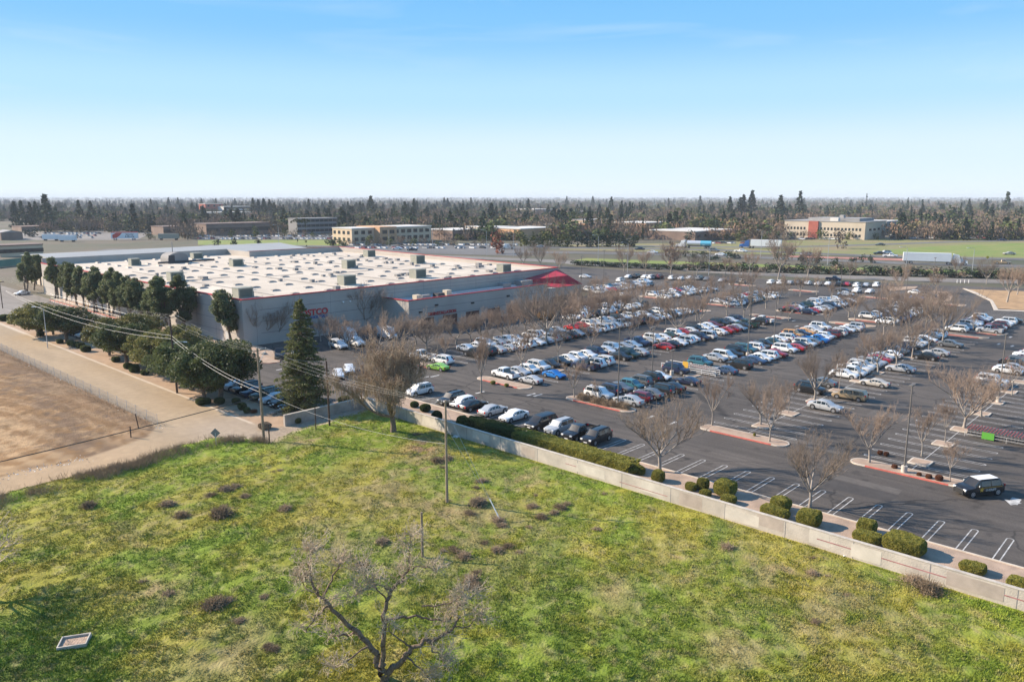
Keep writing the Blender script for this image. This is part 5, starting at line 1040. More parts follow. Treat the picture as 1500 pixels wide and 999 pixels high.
for (px_, py_, h), f in zip(FRONT, FL):
    lot_tree(px_, py_, h, 'v', 'bare tree along the frontage road, %s counting from the red hood' % f, 'bare trees along the frontage road', .95)

# the big drooping tree with dead brown leaves behind the wall corner
rr = np.random.default_rng(5); segs = [[], []]; p = np.zeros(3)
for q, r0, r1 in (((.05, 0, .9), .34, .27), ((.0, .05, 1.9), .27, .24)):
    segs[0].append((*p, *q, r0, r1)); p = np.array(q)
for k in range(11):
    a = 2 * math.pi * k / 11 + rr.uniform(-.3, .3); ln = rr.uniform(.2, 1.0); branch(segs, p, (math.cos(a) * math.sin(ln), math.sin(a) * math.sin(ln), math.cos(ln)), rr.uniform(3.6, 4.9), .15, 4, rr, .62, .55, (5, 5, 5, 4), .2, 4, .58, 0, .009)
extra = []
ends = np.array([s[3:6] for s in segs[1]]); pick = ends[rr.integers(0, len(ends), 4200)]
for e in pick:   # hanging twigs
    l = rr.uniform(.3, 1.5); a = rr.uniform(0, 6.28); extra.append((*e, e[0] + .15 * math.cos(a), e[1] + .15 * math.sin(a), max(e[2] - l, .3), .014, .008))
V, F = tubes_np(segs[0], 7); ta = np_mesh('trunk', V, F, M['bark'], smooth=True); V, F = tubes_np(segs[1] + extra, 3); tb = np_mesh('crown', V, F, M['twig_big'])
def leaf_tris(pts, size, rr, flat_=0):
    n = len(pts); a = rr.normal(0, 1, (n, 3)); a /= np.linalg.norm(a, axis=1, keepdims=True); b = rr.normal(0, 1, (n, 3)); b -= a * (a * b).sum(1, keepdims=True); b /= np.linalg.norm(b, axis=1, keepdims=True)
    s = size * rr.uniform(.6, 1.4, (n, 1)); V = np.stack([pts + a * s, pts - a * s * .5 + b * s * .7, pts - a * s * .5 - b * s * .7], 1).reshape(-1, 3)
    return V, np.arange(3 * n).reshape(n, 3)
mt_ = leaf_mat('leaf_dead', (.20, .13, .08), (.12, .08, .05), 1.5)
V, F = leaf_tris(ends[rr.integers(0, len(ends), 13000)] + rr.normal(0, .3, (13000, 3)), .062, rr); tcx = np_mesh('dead_leaves', V, F, mt_)
x, y = G(576, 636); t = tree_thing('bare_tree', 'big drooping grey-brown tree with clinging dead leaves inside the wall corner', (ta, tb), x, y, 1.0, 0.4); link('dead_leaves', tcx, t); t.scale = (1.42, 1.42, 1.26)

# ---- leafy trees
def clump_points(centers, radii, n, rr, shell=.55, vs=.8):
    k = len(centers); c = np.asarray(centers)[rr.integers(0, k, n)]; idx = rr.integers(0, k, n); c = np.asarray(centers)[idx]; r = np.asarray(radii)[idx]
    d = rr.normal(0, 1, (n, 3)); d /= np.linalg.norm(d, axis=1, keepdims=True); return c + d * (r * (shell + (1 - shell) * rr.random(n)))[:, None] * np.array([1, 1, vs])
def crown_tree(seed, H, trunk_h, cr, ch, nclump, nleaf, lsize, leafm, bark='bark', tr=.22, lean=(0, 0), shape='round', crad=(.7, 1.3), stems=1):
    """trunk with limbs, and leaf clumps spread through the crown's volume with gaps between them"""
    rr = np.random.default_rng(seed); cs = []; rs = []
    while len(cs) < nclump:
        p = rr.uniform(-1, 1, 3)
        if np.linalg.norm(p) > 1: continue
        if shape == 'flat': q = np.array([p[0] * cr, p[1] * cr, trunk_h + ch * (.5 + .5 * p[2])])
        elif shape == 'tall': w_ = cr * (1 - .35 * (p[2] + 1) / 2); q = np.array([p[0] * w_, p[1] * w_, trunk_h + ch * (.5 + .5 * p[2])])
        else: q = np.array([p[0] * cr, p[1] * cr, trunk_h + ch * (.5 + .5 * p[2])])
        q[0] += lean[0] * q[2] / H; q[1] += lean[1] * q[2] / H; cs.append(q); rs.append(rr.uniform(*crad))
    pts = clump_points(cs, rs, nleaf, rr, .45 if shape == 'tall' else .55, 1.5 if shape == 'tall' else .8); V, F = leaf_tris(pts, lsize, rr); crown = np_mesh('crown', V, F, M[leafm])
    segs = []
    for s in range(stems):
        p = np.array([s * .5 - (stems - 1) * .25, 0, -.1]); n_ = 6
        for i in range(n_):
            z = (i + 1) / n_ * (trunk_h + ch * .6); q = np.array([p[0] + lean[0] / H * (z - p[2]) + rr.normal(0, .08), p[1] + lean[1] / H * (z - p[2]) + rr.normal(0, .08), z]); segs.append((*p, *q, tr * (1 - .11 * i), tr * (1 - .11 * (i + 1)))); p = q
    for c in cs[:12]: b = np.array([lean[0] * trunk_h / H, lean[1] * trunk_h / H, trunk_h * rr.uniform(.8, 1.1)]); segs.append((*b, *c, tr * .4, .03))
    V, F = tubes_np(segs, 6); return np_mesh('trunk', V, F, M[bark], smooth=True), crown
PINE = [crown_tree(71 + i, 12, 3.0, 1.7 + .2 * (i % 2), 8.4, 60, 12000, .16, 'leaf_pine', tr=.2, lean=((-1.2, .9), (.4, -.9), (1.0, .5), (0, 0))[i], shape='tall', crad=(.35, .72), stems=1 + (i % 2)) for i in range(4)]
ROWT = [((38, 428), 12.5, 'large dark pine at the far end of the warehouse row'), ((50, 425), 11.5, 'dark pine touching the far-end one beside the side street'), ((83, 437), 12.3, 'pine third from the far end of the warehouse side'), ((97, 441), 12, 'pine fourth from the far end of the warehouse side'), ((113, 448), 11.8, 'slim pine fifth from the far end of the warehouse side'), ((124, 452), 11.5, 'leaning pine sixth from the far end of the warehouse side'), ((141, 458), 12.0, 'strongly leaning pine halfway along the warehouse side'), ((153, 460), 11.6, 'pine just past the leaning one along the warehouse side'), ((163, 463), 12.2, 'twin-topped pine in the middle of the warehouse side'), ((176, 467), 12.0, 'pine behind the yellow posts'), ((190, 474), 11.5, 'pine in front of the yellow posts'), ((212, 482), 12.5, 'pine with wide crown above the olive bushes'), ((227, 487), 12.5, 'leaning pine right of the wide-crowned one'), ((248, 490), 13, 'second pine from the near end of the warehouse side'), ((271, 493), 13.4, 'pine with a crooked trunk whose shadow falls on the wall'), ((340, 506), 12.2, 'isolated pine at the near corner of the warehouse')]
for i, ((px_, py_), h, lb) in enumerate(ROWT):
    x, y = G(px_, py_); tree_thing('pine_tree', lb, PINE[(i * 3 + 1) % 4], x, y, h / 11.2, group='pines along the warehouse side', wide=1.5)
DARK = [crown_tree(91 + i, 8, 2.0, 4.0, 5.2, 54, 13000, .17, ('leaf_dark', 'leaf_olive', 'leaf_dark')[i], tr=.3, shape='flat', crad=(.8, 1.5), lean=(.3, .2)) for i in range(3)]
for i, (px_, py_, h, wd, v, lb) in enumerate(((98, 500, 8, 1.15, 0, 'broad dark evergreen with a thick trunk left of the parked blue sedan'), (55, 492, 7.5, 1.1, 1, 'olive-green spreading evergreen at the far left end of the roadside planting'), (78, 490, 7, 1.0, 0, 'dark evergreen behind the clipped bushes at the left'), (160, 520, 7.4, .95, 1, 'olive evergreen right of the parked blue sedan'), (186, 533, 8.2, 1.05, 0, 'dark round evergreen between the sedan and the utility pole'), (228, 545, 7.5, 1.05, 1, 'olive evergreen just left of the utility pole'), (252, 560, 7.0, .85, 0, 'small dark evergreen at the foot of the utility pole'), (205, 515, 7.8, 1.05, 1, 'olive evergreen behind the dark round one'), (282, 572, 8.2, 1.1, 0, 'dark evergreen just right of the utility pole'), (322, 585, 9.4, 1.0, 2, 'tallest dark evergreen beside the parked black cars'), (300, 590, 8.3, .9, 0, 'dense dark evergreen overhanging the first parked car'), (262, 535, 7.4, 1.1, 1, 'olive evergreen behind the utility pole'))):
    x, y = G(px_, py_); tree_thing('evergreen_tree', lb, DARK[v], x, y, h / 7.4, group='evergreens beside the dusty road', wide=wd * 1.1)
# tall conifer
rr = np.random.default_rng(4); H = 17.0; pts = []; segs = [(0, 0, -.1, 0, 0, H * .5, .33, .2), (0, 0, H * .5, 0, 0, H, .2, .03)]
lev = 1.3
while lev < H - .3:
    f = (lev / H); rad = 4.9 * (1 - f) ** .82 * (1 if lev > 3 else .8) + .15; nb = 9 if lev < H * .7 else 6
    for k in range(nb):
        a = rr.uniform(0, 6.28); L = rad * rr.uniform(.72, 1.12); e = np.array([L * math.cos(a), L * math.sin(a), lev - L * .16 + rr.uniform(-.15, .3)]); s = np.array([0, 0, lev + .15]); segs.append((*s, *e, .045, .012))
        m_ = int(52 * L / 2.2) + 12; t_ = rr.uniform(.12, 1.04, m_) ** .8; c = s + (e - s) * t_[:, None]; side = np.array([-math.sin(a), math.cos(a), 0]); wd_ = (.62 * (1.08 - t_) + .12) * L * .42 + .1
        c = c + side * (rr.uniform(-1, 1, m_) * wd_)[:, None] + np.array([0, 0, -1]) * (rr.random(m_) * .28)[:, None]; pts.append(c)
    lev += rr.uniform(.30, .42)
pts = np.concatenate(pts); V, F = leaf_tris(pts, .15, rr); cc = np_mesh('crown', V, F, M['leaf_conifer']); V, F = tubes_np(segs, 6); ct_ = np_mesh('trunk', V, F, M['bark'], smooth=True)
x, y = G(447, 602); tree_thing('conifer_tree', 'tall dark green conical redwood standing alone in front of the red store lettering', (ct_, cc), x, y, 1.0, 0)

# dead gnarled tree in the foreground, drawn in metres across (u), up (w) and away (v)
bx, by = G(563, 1003); ud = np.array([math.sin(YAW), -math.cos(YAW), 0]); vd = np.array([math.cos(YAW), math.sin(YAW), 0])
sc = math.hypot(math.hypot(bx, by), CAM_H) / 1130 * 1.04
rr = np.random.default_rng(12); segs = [[], []]; white = []
def pp(px_, py_, v=0.0):  # a point of the tree: offset of its photo position from the foot, at depth v
    return np.array([(px_ - 563) * sc, v, (1003 - py_) * sc * .90])
def limb(pts, r0, r1, tw=6, lev=3, dark=True):
    P = [pp(*p) if len(p) == 3 else pp(p[0], p[1]) for p in pts]; n = len(P) - 1; out = []
    for i in range(n):
        a, b = P[i], P[i + 1]; m_ = 3
        for k in range(m_):
            q0 = a + (b - a) * k / m_; q1 = a + (b - a) * (k + 1) / m_
            if k: q0 = out[-1][3:6]
            if k < m_ - 1: q1 = q1 + rr.normal(0, .09, 3)
            f0 = (i + k / m_) / n; f1 = (i + (k + 1) / m_) / n; out.append(np.array([*q0, *q1, r0 + (r1 - r0) * f0, r0 + (r1 - r0) * f1]))
    for s in out: segs[0].append(tuple(s))
    for k in range(int(tw * 2.2)):
        s = out[rr.integers(len(out) // 2, len(out))]; d = rr.normal(0, 1, 3); d[2] = abs(d[2]) * .6 + .1
        branch([white, white], s[3:6], d, rr.uniform(.35, .95), .028, lev - 1, rr, .8, .15, (4, 4, 3), .28, 3, .7, 0, .011)
limb([(563, 1003, 0), (562, 985, 0), (560, 975, .1)], .36, .28, 0)
limb([(560, 978, 0), (548, 950, .2), (530, 925, .4), (512, 905, .3), (497, 882, .2), (484, 868, .1), (477, 845, 0), (475, 815, -.2)], .20, .06, 16)
limb([(530, 930, .4), (510, 935, .8), (495, 940, 1.0)], .09, .04, 8); limb([(497, 884, .2), (480, 892, -.3), (470, 915, -.5)], .07, .03, 7); limb([(488, 872, .2), (500, 850, .6), (508, 830, 1.0), (517, 822, 1.2)], .07, .025, 8)
limb([(475, 815, -.2), (478, 803, -.2), (483, 798, 0)], .05, .02, 12)
limb([(562, 980, 0), (564, 945, -.2), (567, 905, -.3), (570, 872, -.2), (578, 855, 0), (590, 838, .1), (598, 828, .2)], .17, .07, 10)
limb([(598, 828, .2), (599, 810, .4), (600, 785, .6)], .05, .02, 10); limb([(598, 830, .2), (612, 822, 0), (628, 824, -.3), (634, 826, -.4)], .055, .025, 8); limb([(570, 870, -.2), (560, 850, -.6), (555, 835, -.9)], .06, .02, 8)
limb([(564, 900, -.3), (590, 900, .2), (612, 906, .5), (625, 910, .6), (645, 915, .8), (655, 895, .7), (668, 885, .6)], .09, .03, 14); limb([(612, 888, .5), (640, 882, .3), (662, 868, 0), (678, 862, -.2)], .06, .02, 12)
limb([(568, 985, 0), (585, 965, -.3), (592, 948, -.5), (605, 935, -.6), (625, 930, -.4), (648, 920, 0), (660, 902, .3)], .21, .06, 12); limb([(600, 940, -.5), (592, 925, -.8), (575, 905, -1.1), (572, 890, -1.3)], .07, .02, 6)
limb([(620, 930, -.4), (635, 940, -.9), (642, 955, -1.2)], .06, .02, 10); limb([(592, 950, -.5), (615, 960, -1.3), (640, 975, -1.8)], .06, .02, 8); limb([(545, 945, .2), (520, 955, -.8), (505, 958, -1.2)], .07, .02, 8); limb([(560, 860, 0), (540, 840, .5), (535, 825, .8)], .05, .02, 8); limb([(485, 865, 0), (470, 850, -.3), (465, 830, -.4)], .05, .02, 14)
limb([(578, 855, 0), (560, 845, -.4), (545, 850, -.7), (530, 858, -.9)], .05, .02, 9); limb([(650, 918, .3), (672, 920, .6), (688, 905, .9)], .05, .02, 9)
def to_world(V): V = np.asarray(V); return V[:, :1] * ud + V[:, 1:2] * vd + V[:, 2:3] * np.array([0, 0, 1.0])
V, F = tubes_np(segs[0], 8); a_ = np_mesh('trunk', to_world(V), F, M['dead_bark'], smooth=True); V, F = tubes_np(white, 3); b_ = np_mesh('twigs', to_world(V), F, M['twig_pale'])
t = thing('dead_tree', 'gnarled leafless tree with pale twigs in the foreground of the green field', 'tree', (bx, by, 0)); link('trunk', a_, t); link('twigs', b_, t)
# edge of another dead tree at the left
segs = [[], []]; rr = np.random.default_rng(33); p = np.zeros(3)
for q, r0, r1 in (((.1, .1, .8), .3, .22), ((.3, .2, 1.5), .22, .18)): segs[0].append((*p, *q, r0, r1)); p = np.array(q)
for k in range(7): a = 6.28 * k / 7; branch(segs, p, (math.cos(a) * .8, math.sin(a) * .8, .45), rr.uniform(2.0, 3.2), .1, 4, rr, .7, .1, (4, 4, 3, 3), .3, 3, .6, 0, .009)
V, F = tubes_np(segs[0], 6); a_ = np_mesh('trunk', V, F, M['dead_bark'], smooth=True); V, F = tubes_np(segs[1], 3); b_ = np_mesh('crown', V, F, M['twig_pale'])
x, y = G(-22, 885); tree_thing('dead_tree', 'pale tangled dead tree cut off by the left edge of the view', (a_, b_), x, y, 1.05, 0)

# ---- clipped hedges and bushes
def bush_mesh(sx, sy, sz, leafm, seed, box=.5, n=None, lsize=.06, corem='core_dark'):
    rr = np.random.default_rng(seed); area = 2 * (sx * sy + sx * sz * 2 + sy * sz * 2); n = n or int(area * 420)
    d = rr.uniform(-1, 1, (n * 2, 3)); m_ = np.abs(d).max(1); sph = d / np.linalg.norm(d, axis=1, keepdims=True); cube = d / m_[:, None]; p = (cube * box + sph * (1 - box))[:n]
    p[:, 2] = p[:, 2] * .5 + .5; p = p * np.array([sx / 2, sy / 2, sz]); nz = fbm(p[:, 0] * 1.0 + 3 + seed, p[:, 1] + p[:, 2], .7, 3, 2); p *= (.9 + .2 * nz)[:, None]
    V, F = leaf_tris(p, lsize, rr); leaves = np_mesh('foliage', V, F, M[leafm])
    xs, ys = np.meshgrid(np.linspace(0, 2 * math.pi, 13)[:-1], np.linspace(-math.pi / 2, math.pi / 2, 8)); c = np.stack([np.cos(xs) * np.cos(ys), np.sin(xs) * np.cos(ys), np.sin(ys)], -1).reshape(-1, 3)
    c = (c / np.abs(c).max(1)[:, None]) * box + c * (1 - box); c[:, 2] = c[:, 2] * .5 + .5; c = c * np.array([sx / 2, sy / 2, sz]) * .90; idx = np.arange(96).reshape(8, 12)
    F = np.concatenate([np.stack([idx[i], np.roll(idx[i], -1), np.roll(idx[i + 1], -1), idx[i + 1]], 1) for i in range(7)]); core = np_mesh('inner_growth', c, F, M[leafm], smooth=True)
    return leaves, core
def bush(name, label, px_, py_, sx, sy, sz, leafm='leaf_hedge', group=None, box=.35, xy=None, lsize=.06, n=None):
    x, y = xy or G(px_, py_); t = thing(name, label, 'bush', (x, y, .05), 0, group); a, b = bush_mesh(sx, sy, sz, leafm, int(abs(x * 7 + y * 13)) % 1000, box, n, lsize); link('foliage', a, t); link('inner_growth', b, t); return t
t = thing('hedge', 'long clipped hedge behind the wall, dark at its left end and yellow-green along the rest', 'hedge', (70.6, 61, .05))
a, b = bush_mesh(2.3, 9.5, 1.25, 'leaf_hedge_dark', 3, .7, lsize=.065); o = link('dark_foliage', a, t, (0, 9.2, 0)); o = link('inner_growth', b, t, (0, 9.2, 0))
a, b = bush_mesh(2.5, 19.5, 1.3, 'leaf_hedge', 4, .75, lsize=.065); o = link('yellow_foliage', a, t, (0, -4.6, 0)); o = link('inner_growth', b, t, (0, -4.6, 0))
for px_, py_, sx, sy, sz, lb in ((937, 695, 1.0, 1.3, .9, 'small clipped bush just beyond the end of the long hedge'), (964, 705, 1.4, 1.4, 1.2, 'round clipped bush below the large bare tree'), (1012, 718, 1.1, 1.3, .8, 'low bush left of a taller one, in the trio behind the wall'), (1029, 718, 1.2, 1.2, 1.3, 'upright clipped bush of the trio behind the wall'), (1033, 727, 1.0, 1.2, .7, 'smallest low bush at the wall in front of the upright one'),
    (1062, 725, 2.2, 2.2, 1.6, 'big mushroom-shaped clipped bush in the middle of the gravel strip'), (1067, 737, 1.3, 1.5, .8, 'low clipped bush pressed to the wall before the mushroom-shaped one'), (1143, 748, 1.9, 1.9, 1.4, 'round clipped bush left of the bare tree trunk near the wall'), (1135, 757, 1.5, 3.0, 1.0, 'flat clipped bush along the wall, left of the bare tree'), (1184, 769, 2.1, 2.3, 1.5, 'round clipped bush right below the bare tree trunk'),
    (1269, 781, 1.7, 1.7, 1.35, 'round clipped bush behind the longest clipped one'), (1270, 795, 1.6, 2.6, 1.0, 'low clipped bush at the wall left of the large oval one'), (1324, 808, 2.6, 3.6, 1.5, 'largest oval clipped bush near the right end of the wall'), (1425, 838, 1.7, 2.0, .8, 'low dome-shaped clipped bush alone on the gravel'), (1492, 862, 1.5, 1.8, .9, 'clipped bush cut by the right edge of the view')):
    bush('clipped_bush', lb, px_, py_, sx, sy, sz, group='clipped bushes behind the wall')
for px_, py_, sx, sz, m_, lb in ((677, 628, 1.5, 1.9, 'leaf_hedge_dark', 'tall dark round bush in front of the black reversed car'), (640, 618, 1.4, 1.5, 'leaf_hedge_dark', 'dark upright bush beside the round one by the black car'), (623, 603, 1.5, 1.1, 'leaf_hedge_dark', 'low dark bush next to the kerb by the white hatchback'), (607, 597, 1.2, .9, 'leaf_hedge_dark', 'small dark bush at the roots of the gravel by the wall'), (505, 592, 2.0, 1.2, 'leaf_hedge_dark', 'dark bush at the back of the wall beside the conifer'),
    (388, 628, 1.6, .8, 'tumbleweed', 'brown dried bush at the end of the block wall'), (400, 616, 1.2, .7, 'rock', None), (425, 620, 1.1, .8, 'leaf_olive', 'small olive bush right of the boulders by the block wall'), (436, 620, .9, .7, 'leaf_olive', 'smaller olive bush touching the one by the boulders'), (295, 585 + 8, 1.6, 1.0, 'leaf_dark', 'dark bush at the foot of the first evergreen by the cars'), (303, 592, 1.3, .9, 'leaf_dark', 'dark clipped bush right of the first one below the evergreens'), (322, 592, 1.5, 1.0, 'leaf_dark', 'broad low bush in front of the cars under the evergreen'), (346, 592, 1.2, .9, 'leaf_dark', 'round bush before the second dusty-road car'), (355, 600, 1.2, 1.0, 'leaf_dark', 'darkest round bush before the boxy green car'), (362, 605, 1.0, .8, 'leaf_dark', 'small round bush before the silver sedan'), (372, 605, .9, .5, 'leaf_rust', 'low rusty bush before the nearest black car')):
    if lb: bush('bush', lb, px_, py_, sx, sx, sz, m_, group='bushes at the road corner', box=.15, lsize=.07)
BL = 'row of clipped dark bushes along the dusty road, %s from its left end'
for i, (px_, py_, sx, sz) in enumerate(((6, 470, 2.4, 1.5), (17, 474, 2, 1.3), (30, 476, 2, 1.2), (42, 476, 2.4, 1.7), (55, 478, 2, 1.3), (68, 477, 2, 1.2), (34, 464, 3, 1.5), (47, 486 - 4, 1.4, 1.0), (58, 490 - 4, 1.4, 1.0), (60, 497 - 5, 1.3, .9), (104, 506, 1.4, 1.0), (110, 508, 1.5, 1.0), (118, 510, 1.5, 1.1), (126, 515, 1.8, 1.2), (88, 503, 1.2, .8), (170, 530, 1.3, .9), (197, 545, 1.6, 1.3), (212, 549, 1.2, .8), (188, 540, 1.4, 1.0))):
    bush('clipped_bush', 'dark clipped bush beside the dusty road, %s in line from the far left' % ORD[i + 1], px_, py_, sx, sx * 1.1, sz, 'leaf_dark', 'bushes beside the dusty road', .4, lsize=.11)
for px_, py_, sx, sz, m_, lb in ((800, 468, 4.2, 2.0, 'leaf_yellow', 'bright yellow-orange foliage at the foot of the biggest store-front tree'), (742, 567, .7, .6, 'leaf_hedge', 'yellow-green tuft on the island by the silver coupe'), (722, 563, .8, .6, 'leaf_hedge', 'green tuft on the island under the white pickup truck'), (1289, 666, .6, .5, 'leaf_rust', 'small round rusty shrub, first from the left on the red island'), (1298, 668, .6, .5, 'leaf_rust', 'small round rusty shrub, second on the red island'), (1310, 690 - 3, .65, .5, 'leaf_rust', 'small rusty shrub left of the lamp base'), (1346, 698, .5, .45, 'leaf_rust', 'small rusty shrub just right of the lamp base'), (1360, 702, .65, .55, 'leaf_rust', 'round rusty shrub between two others on the red island'), (1375, 705, .8, .7, 'leaf_rust', 'largest rusty shrub on the red island, nearest the patrol SUV'), (1105, 640, .3, .5, 'leaf_hedge', 'tiny green weed on the two-tree red island')):
    bush('shrub', lb, px_, py_, sx, sx, sz, m_, 'small shrubs on the islands', .1, lsize=.05 if sx < 2 else .16)
# leafless brown shrubs
def twig_bush(seed, r, h, n=260, m_='tumbleweed'):
    rr = np.random.default_rng(seed); segs = []
    for k in range(n):
        a = rr.uniform(0, 6.28); e = rr.uniform(.1, 1.45); L = rr.uniform(.6, 1.05); p = np.array([rr.normal(0, .12) * r, rr.normal(0, .12) * r, 0]); q = p + np.array([math.cos(a) * math.cos(e) * r, math.sin(a) * math.cos(e) * r, math.sin(e) * h]) * L * .6
        q2 = q + np.array([math.cos(a) * math.cos(e) * r, math.sin(a) * math.cos(e) * r, math.sin(e) * h]) * L * .4 + rr.normal(0, .1, 3) * r; q2[2] = max(q2[2], .03); segs += [(*p, *q, .016, .010), (*q, *q2, .010, .005)]
        for j in range(3): d = rr.normal(0, .22, 3) * r; t_ = q + (q2 - q) * rr.random(); t2 = t_ + d; t2[2] = max(t2[2], .02); segs.append((*t_, *t2, .008, .004))
    V, F = tubes_np(segs, 3); return np_mesh('tumbleweed', V, F, M[m_])
TW = [twig_bush(200 + i, .55, .5, 300, ('tumbleweed', 'tumble_dark', 'tumbleweed')[i % 3]) for i in range(5)]
ow = thing('shrub', 'dry purplish-brown shrubs filling the island behind the white SUV and silver sedan', 'shrub', (91.8, 67.5, .15)); 
for k in range(9): o = link('dry_clump', TW[k % 5], ow, (random.uniform(-.4, .5), -4 + k * 1.05, 0)); o.scale = (1.7, 1.7, 1.8)
TUM = [((245, 745), 1.5), ((325, 758), 1.9), ((418, 750), 1.3), ((330, 722), 1.4), ((310, 730), 1.1), ((345, 718), 1.2), ((313, 893), 1.6), ((335, 885), 1.0), ((352, 915), 1.0), ((400, 955), .8), ((387, 880), .9), ((640, 680), 1.5), ((655, 676), 1.3), ((632, 690), .9), ((648, 690), 1.0), ((700, 742), 1.7), ((688, 758), 1.2), ((730, 768), 1.3), ((735, 775), 1.1), ((697, 718), .8), ((780, 745), 1.0), ((793, 762), 1.1), ((775, 778), .9), ((812, 755), 1.0), ((820, 748), 1.2), ((830, 742), .9), ((665, 812), 1.2), ((680, 820), 1.3), ((650, 802), .8), ((710, 800), 1.0), ((728, 812), 1.2), ((745, 805), 1.0), ((760, 815), .9), ((690, 855), 1.4), ((700, 845), 1.0), ((560, 800), 1.3), ((530, 835), 1.2), ((1065, 808), 1.3), ((1340, 858), 1.6), ((1362, 870), 1.8), ((1383, 868), 1.5), ((1350, 852), 1.2), ((1210, 850), .8), ((1240, 878), .9), ((610, 655 - 15), 1.0), ((655, 738), .8), ((130, 745), 1.3), ((25, 742), 1.5), ((885, 728), .9), ((862, 730), .7), ((470, 655), .7), ((1020, 700), .01), ((620, 795), .8), ((283, 622 + 40), 1.0)]
rt = random.Random(8)
for _ in range(22):
    TUM.append(((rt.uniform(140, 1250), rt.uniform(690, 960)), rt.uniform(.6, 1.3)))
for i, ((px_, py_), s) in enumerate(TUM):
    if s < .1: continue
    x, y = G(px_, py_)
    if x > 64.5 or y > 86: continue
    side = 'near the wall' if x > 58 else 'near the leaning wire' if 44 < x < 56 and y < 60 else 'by the dead tree' if x < 40 and y < 50 else 'in the left part of the field' if y > 60 else 'in the middle of the field'
    o = tag(link('tumbleweed', TW[i % 5], None, (x, y, -.02)), 'dry brown tumbleweed clump lying in the green grass %s' % side, 'tumbleweed', 'dry tumbleweeds ' + side); o.scale = (s * 1.5, s * 1.25, s * 1.15); o.rotation_euler = (0, 0, random.uniform(0, 6))
# weedy bank along the track: uncountable dry weeds
rr = np.random.default_rng(77); segs = []
for k in range(5200):
    x = rr.uniform(12, 47); y = float(field_edge(x)) - 1.7 + rr.normal(0, .8)
    if fbm(x, y, 2.2, 6) < .43: continue
    for j in range(3):
        a = rr.uniform(0, 6.28); h = rr.uniform(.25, .7); segs.append((x, y, .3, x + .35 * math.cos(a), y + .35 * math.sin(a), .5 + h, .012, .005))
for k in range(1500):  # fringe of weeds under the wire fence at the dirt field
    y = rr.uniform(105, 190); x = 40.2 + rr.normal(0, .7); a = rr.uniform(0, 6.28); h = rr.uniform(.15, .5); segs.append((x, y, 0, x + .2 * math.cos(a), y + .2 * math.sin(a), h, .02, .006))
V, F = tubes_np(segs, 3); tag(link('dry_weeds', np_mesh('dry_weeds', V, F, M['tumbleweed'])), 'bank of dry brown weeds between the dirt track and the green field', 'weeds', None, 'stuff')
# grass
rr = np.random.default_rng(9); N = 210000; u = rr.random(N); px_ = rr.uniform(-60, 1560, N); py_ = 585 + (1040 - 585) * u ** .8
gx, gy = np.zeros(N), np.zeros(N); xv = px_ - 750; yv = py_ - 499.5; f = F_PX * math.cos(PITCH) - yv * math.sin(PITCH); dd = F_PX * math.sin(PITCH) + yv * math.cos(PITCH); s = CAM_H / dd
gx = f * s * math.cos(YAW) + xv * s * math.sin(YAW); gy = f * s * math.sin(YAW) - xv * s * math.cos(YAW)
ex = rr.uniform(8, 65.5, 90000); ey = rr.uniform(5, 92, 90000); gx = np.concatenate([gx, ex]); gy = np.concatenate([gy, ey])
ok = (gx < 65.6) & (gx > -6) & (gy > -12) & (gy < field_edge(gx) + .3); gx, gy = gx[ok], gy[ok]; col, br = turf_color(gx, gy)
keep = rr.random(len(gx)) > br * .75; gx, gy, col, br = gx[keep], gy[keep], col[keep], br[keep]
tuft = fbm(gx, gy, .8, 3, 2) * .6 + fbm(gx, gy, 4, 7, 2) * .4; keep = tuft > .36; gx, gy, col, tuft = gx[keep], gy[keep], col[keep], tuft[keep]
gz = terrain_z(gx, gy, np.ones_like(gx)); n = len(gx); VV = []; CC = []
hh = (.06 + .30 * np.clip(tuft - .36, 0, 1)) * rr.uniform(.6, 1.5, n)
for k in range(3):
    a = rr.uniform(0, 2 * math.pi, n); w_ = rr.uniform(.018, .04, n); ox = rr.normal(0, .07, n); oy = rr.normal(0, .07, n); ln = rr.uniform(.3, 1.0, n) * hh; b = a + 1.57 + rr.normal(0, .5, n)
    p0 = np.stack([gx + ox - np.cos(a) * w_, gy + oy - np.sin(a) * w_, gz - .02], -1); p1 = np.stack([gx + ox + np.cos(a) * w_, gy + oy + np.sin(a) * w_, gz - .02], -1); p2 = np.stack([gx + ox + np.cos(b) * ln, gy + oy + np.sin(b) * ln, gz + hh * rr.uniform(.7, 1.1, n)], -1)
    VV.append(np.stack([p0, p1, p2], 1).reshape(-1, 3)); cv = col * rr.uniform(.85, 1.35, (n, 1)); CC.append(np.repeat(cv, 3, 0))
V = np.concatenate(VV); tag(link('grass', np_mesh('grass', V, np.arange(len(V)).reshape(-1, 3), M['grass_blade'], np.concatenate(CC))), 'patchy green and straw-coloured grass covering the field', 'grass', None, 'stuff')
print('grass tris', len(V) // 3)
# ================================================================ POLES, WIRES, SIGNS, LAMPS
def pole(name, label, base, top, r0, r1, m_, cat='utility pole', arm=None, extra=None):
    x, y = base; t = thing(name, label, cat, (x, y, 0)); MB().tube([(0, 0, -.3), ((top[0] - x) * .5, (top[1] - y) * .5, top[2] * .5), (top[0] - x, top[1] - y, top[2])], [r0, (r0 + r1) / 2, r1], 8).build('post', M[m_], t, 40)
    if arm:
        dx, dy, L, z = arm; MB().tube([(top[0] - x - dx * L / 2, top[1] - y - dy * L / 2, z), (top[0] - x + dx * L / 2, top[1] - y + dy * L / 2, z)], .06, 4).build('crossarm', M['wood_pole'], t)
        for k in (-.46, -.2, .2, .46): MB().tube([(top[0] - x + dx * L * k, top[1] - y + dy * L * k, z + .07), (top[0] - x + dx * L * k, top[1] - y + dy * L * k, z + .22)], .04, 6).build('insulator', M['galv'], t)
    return t
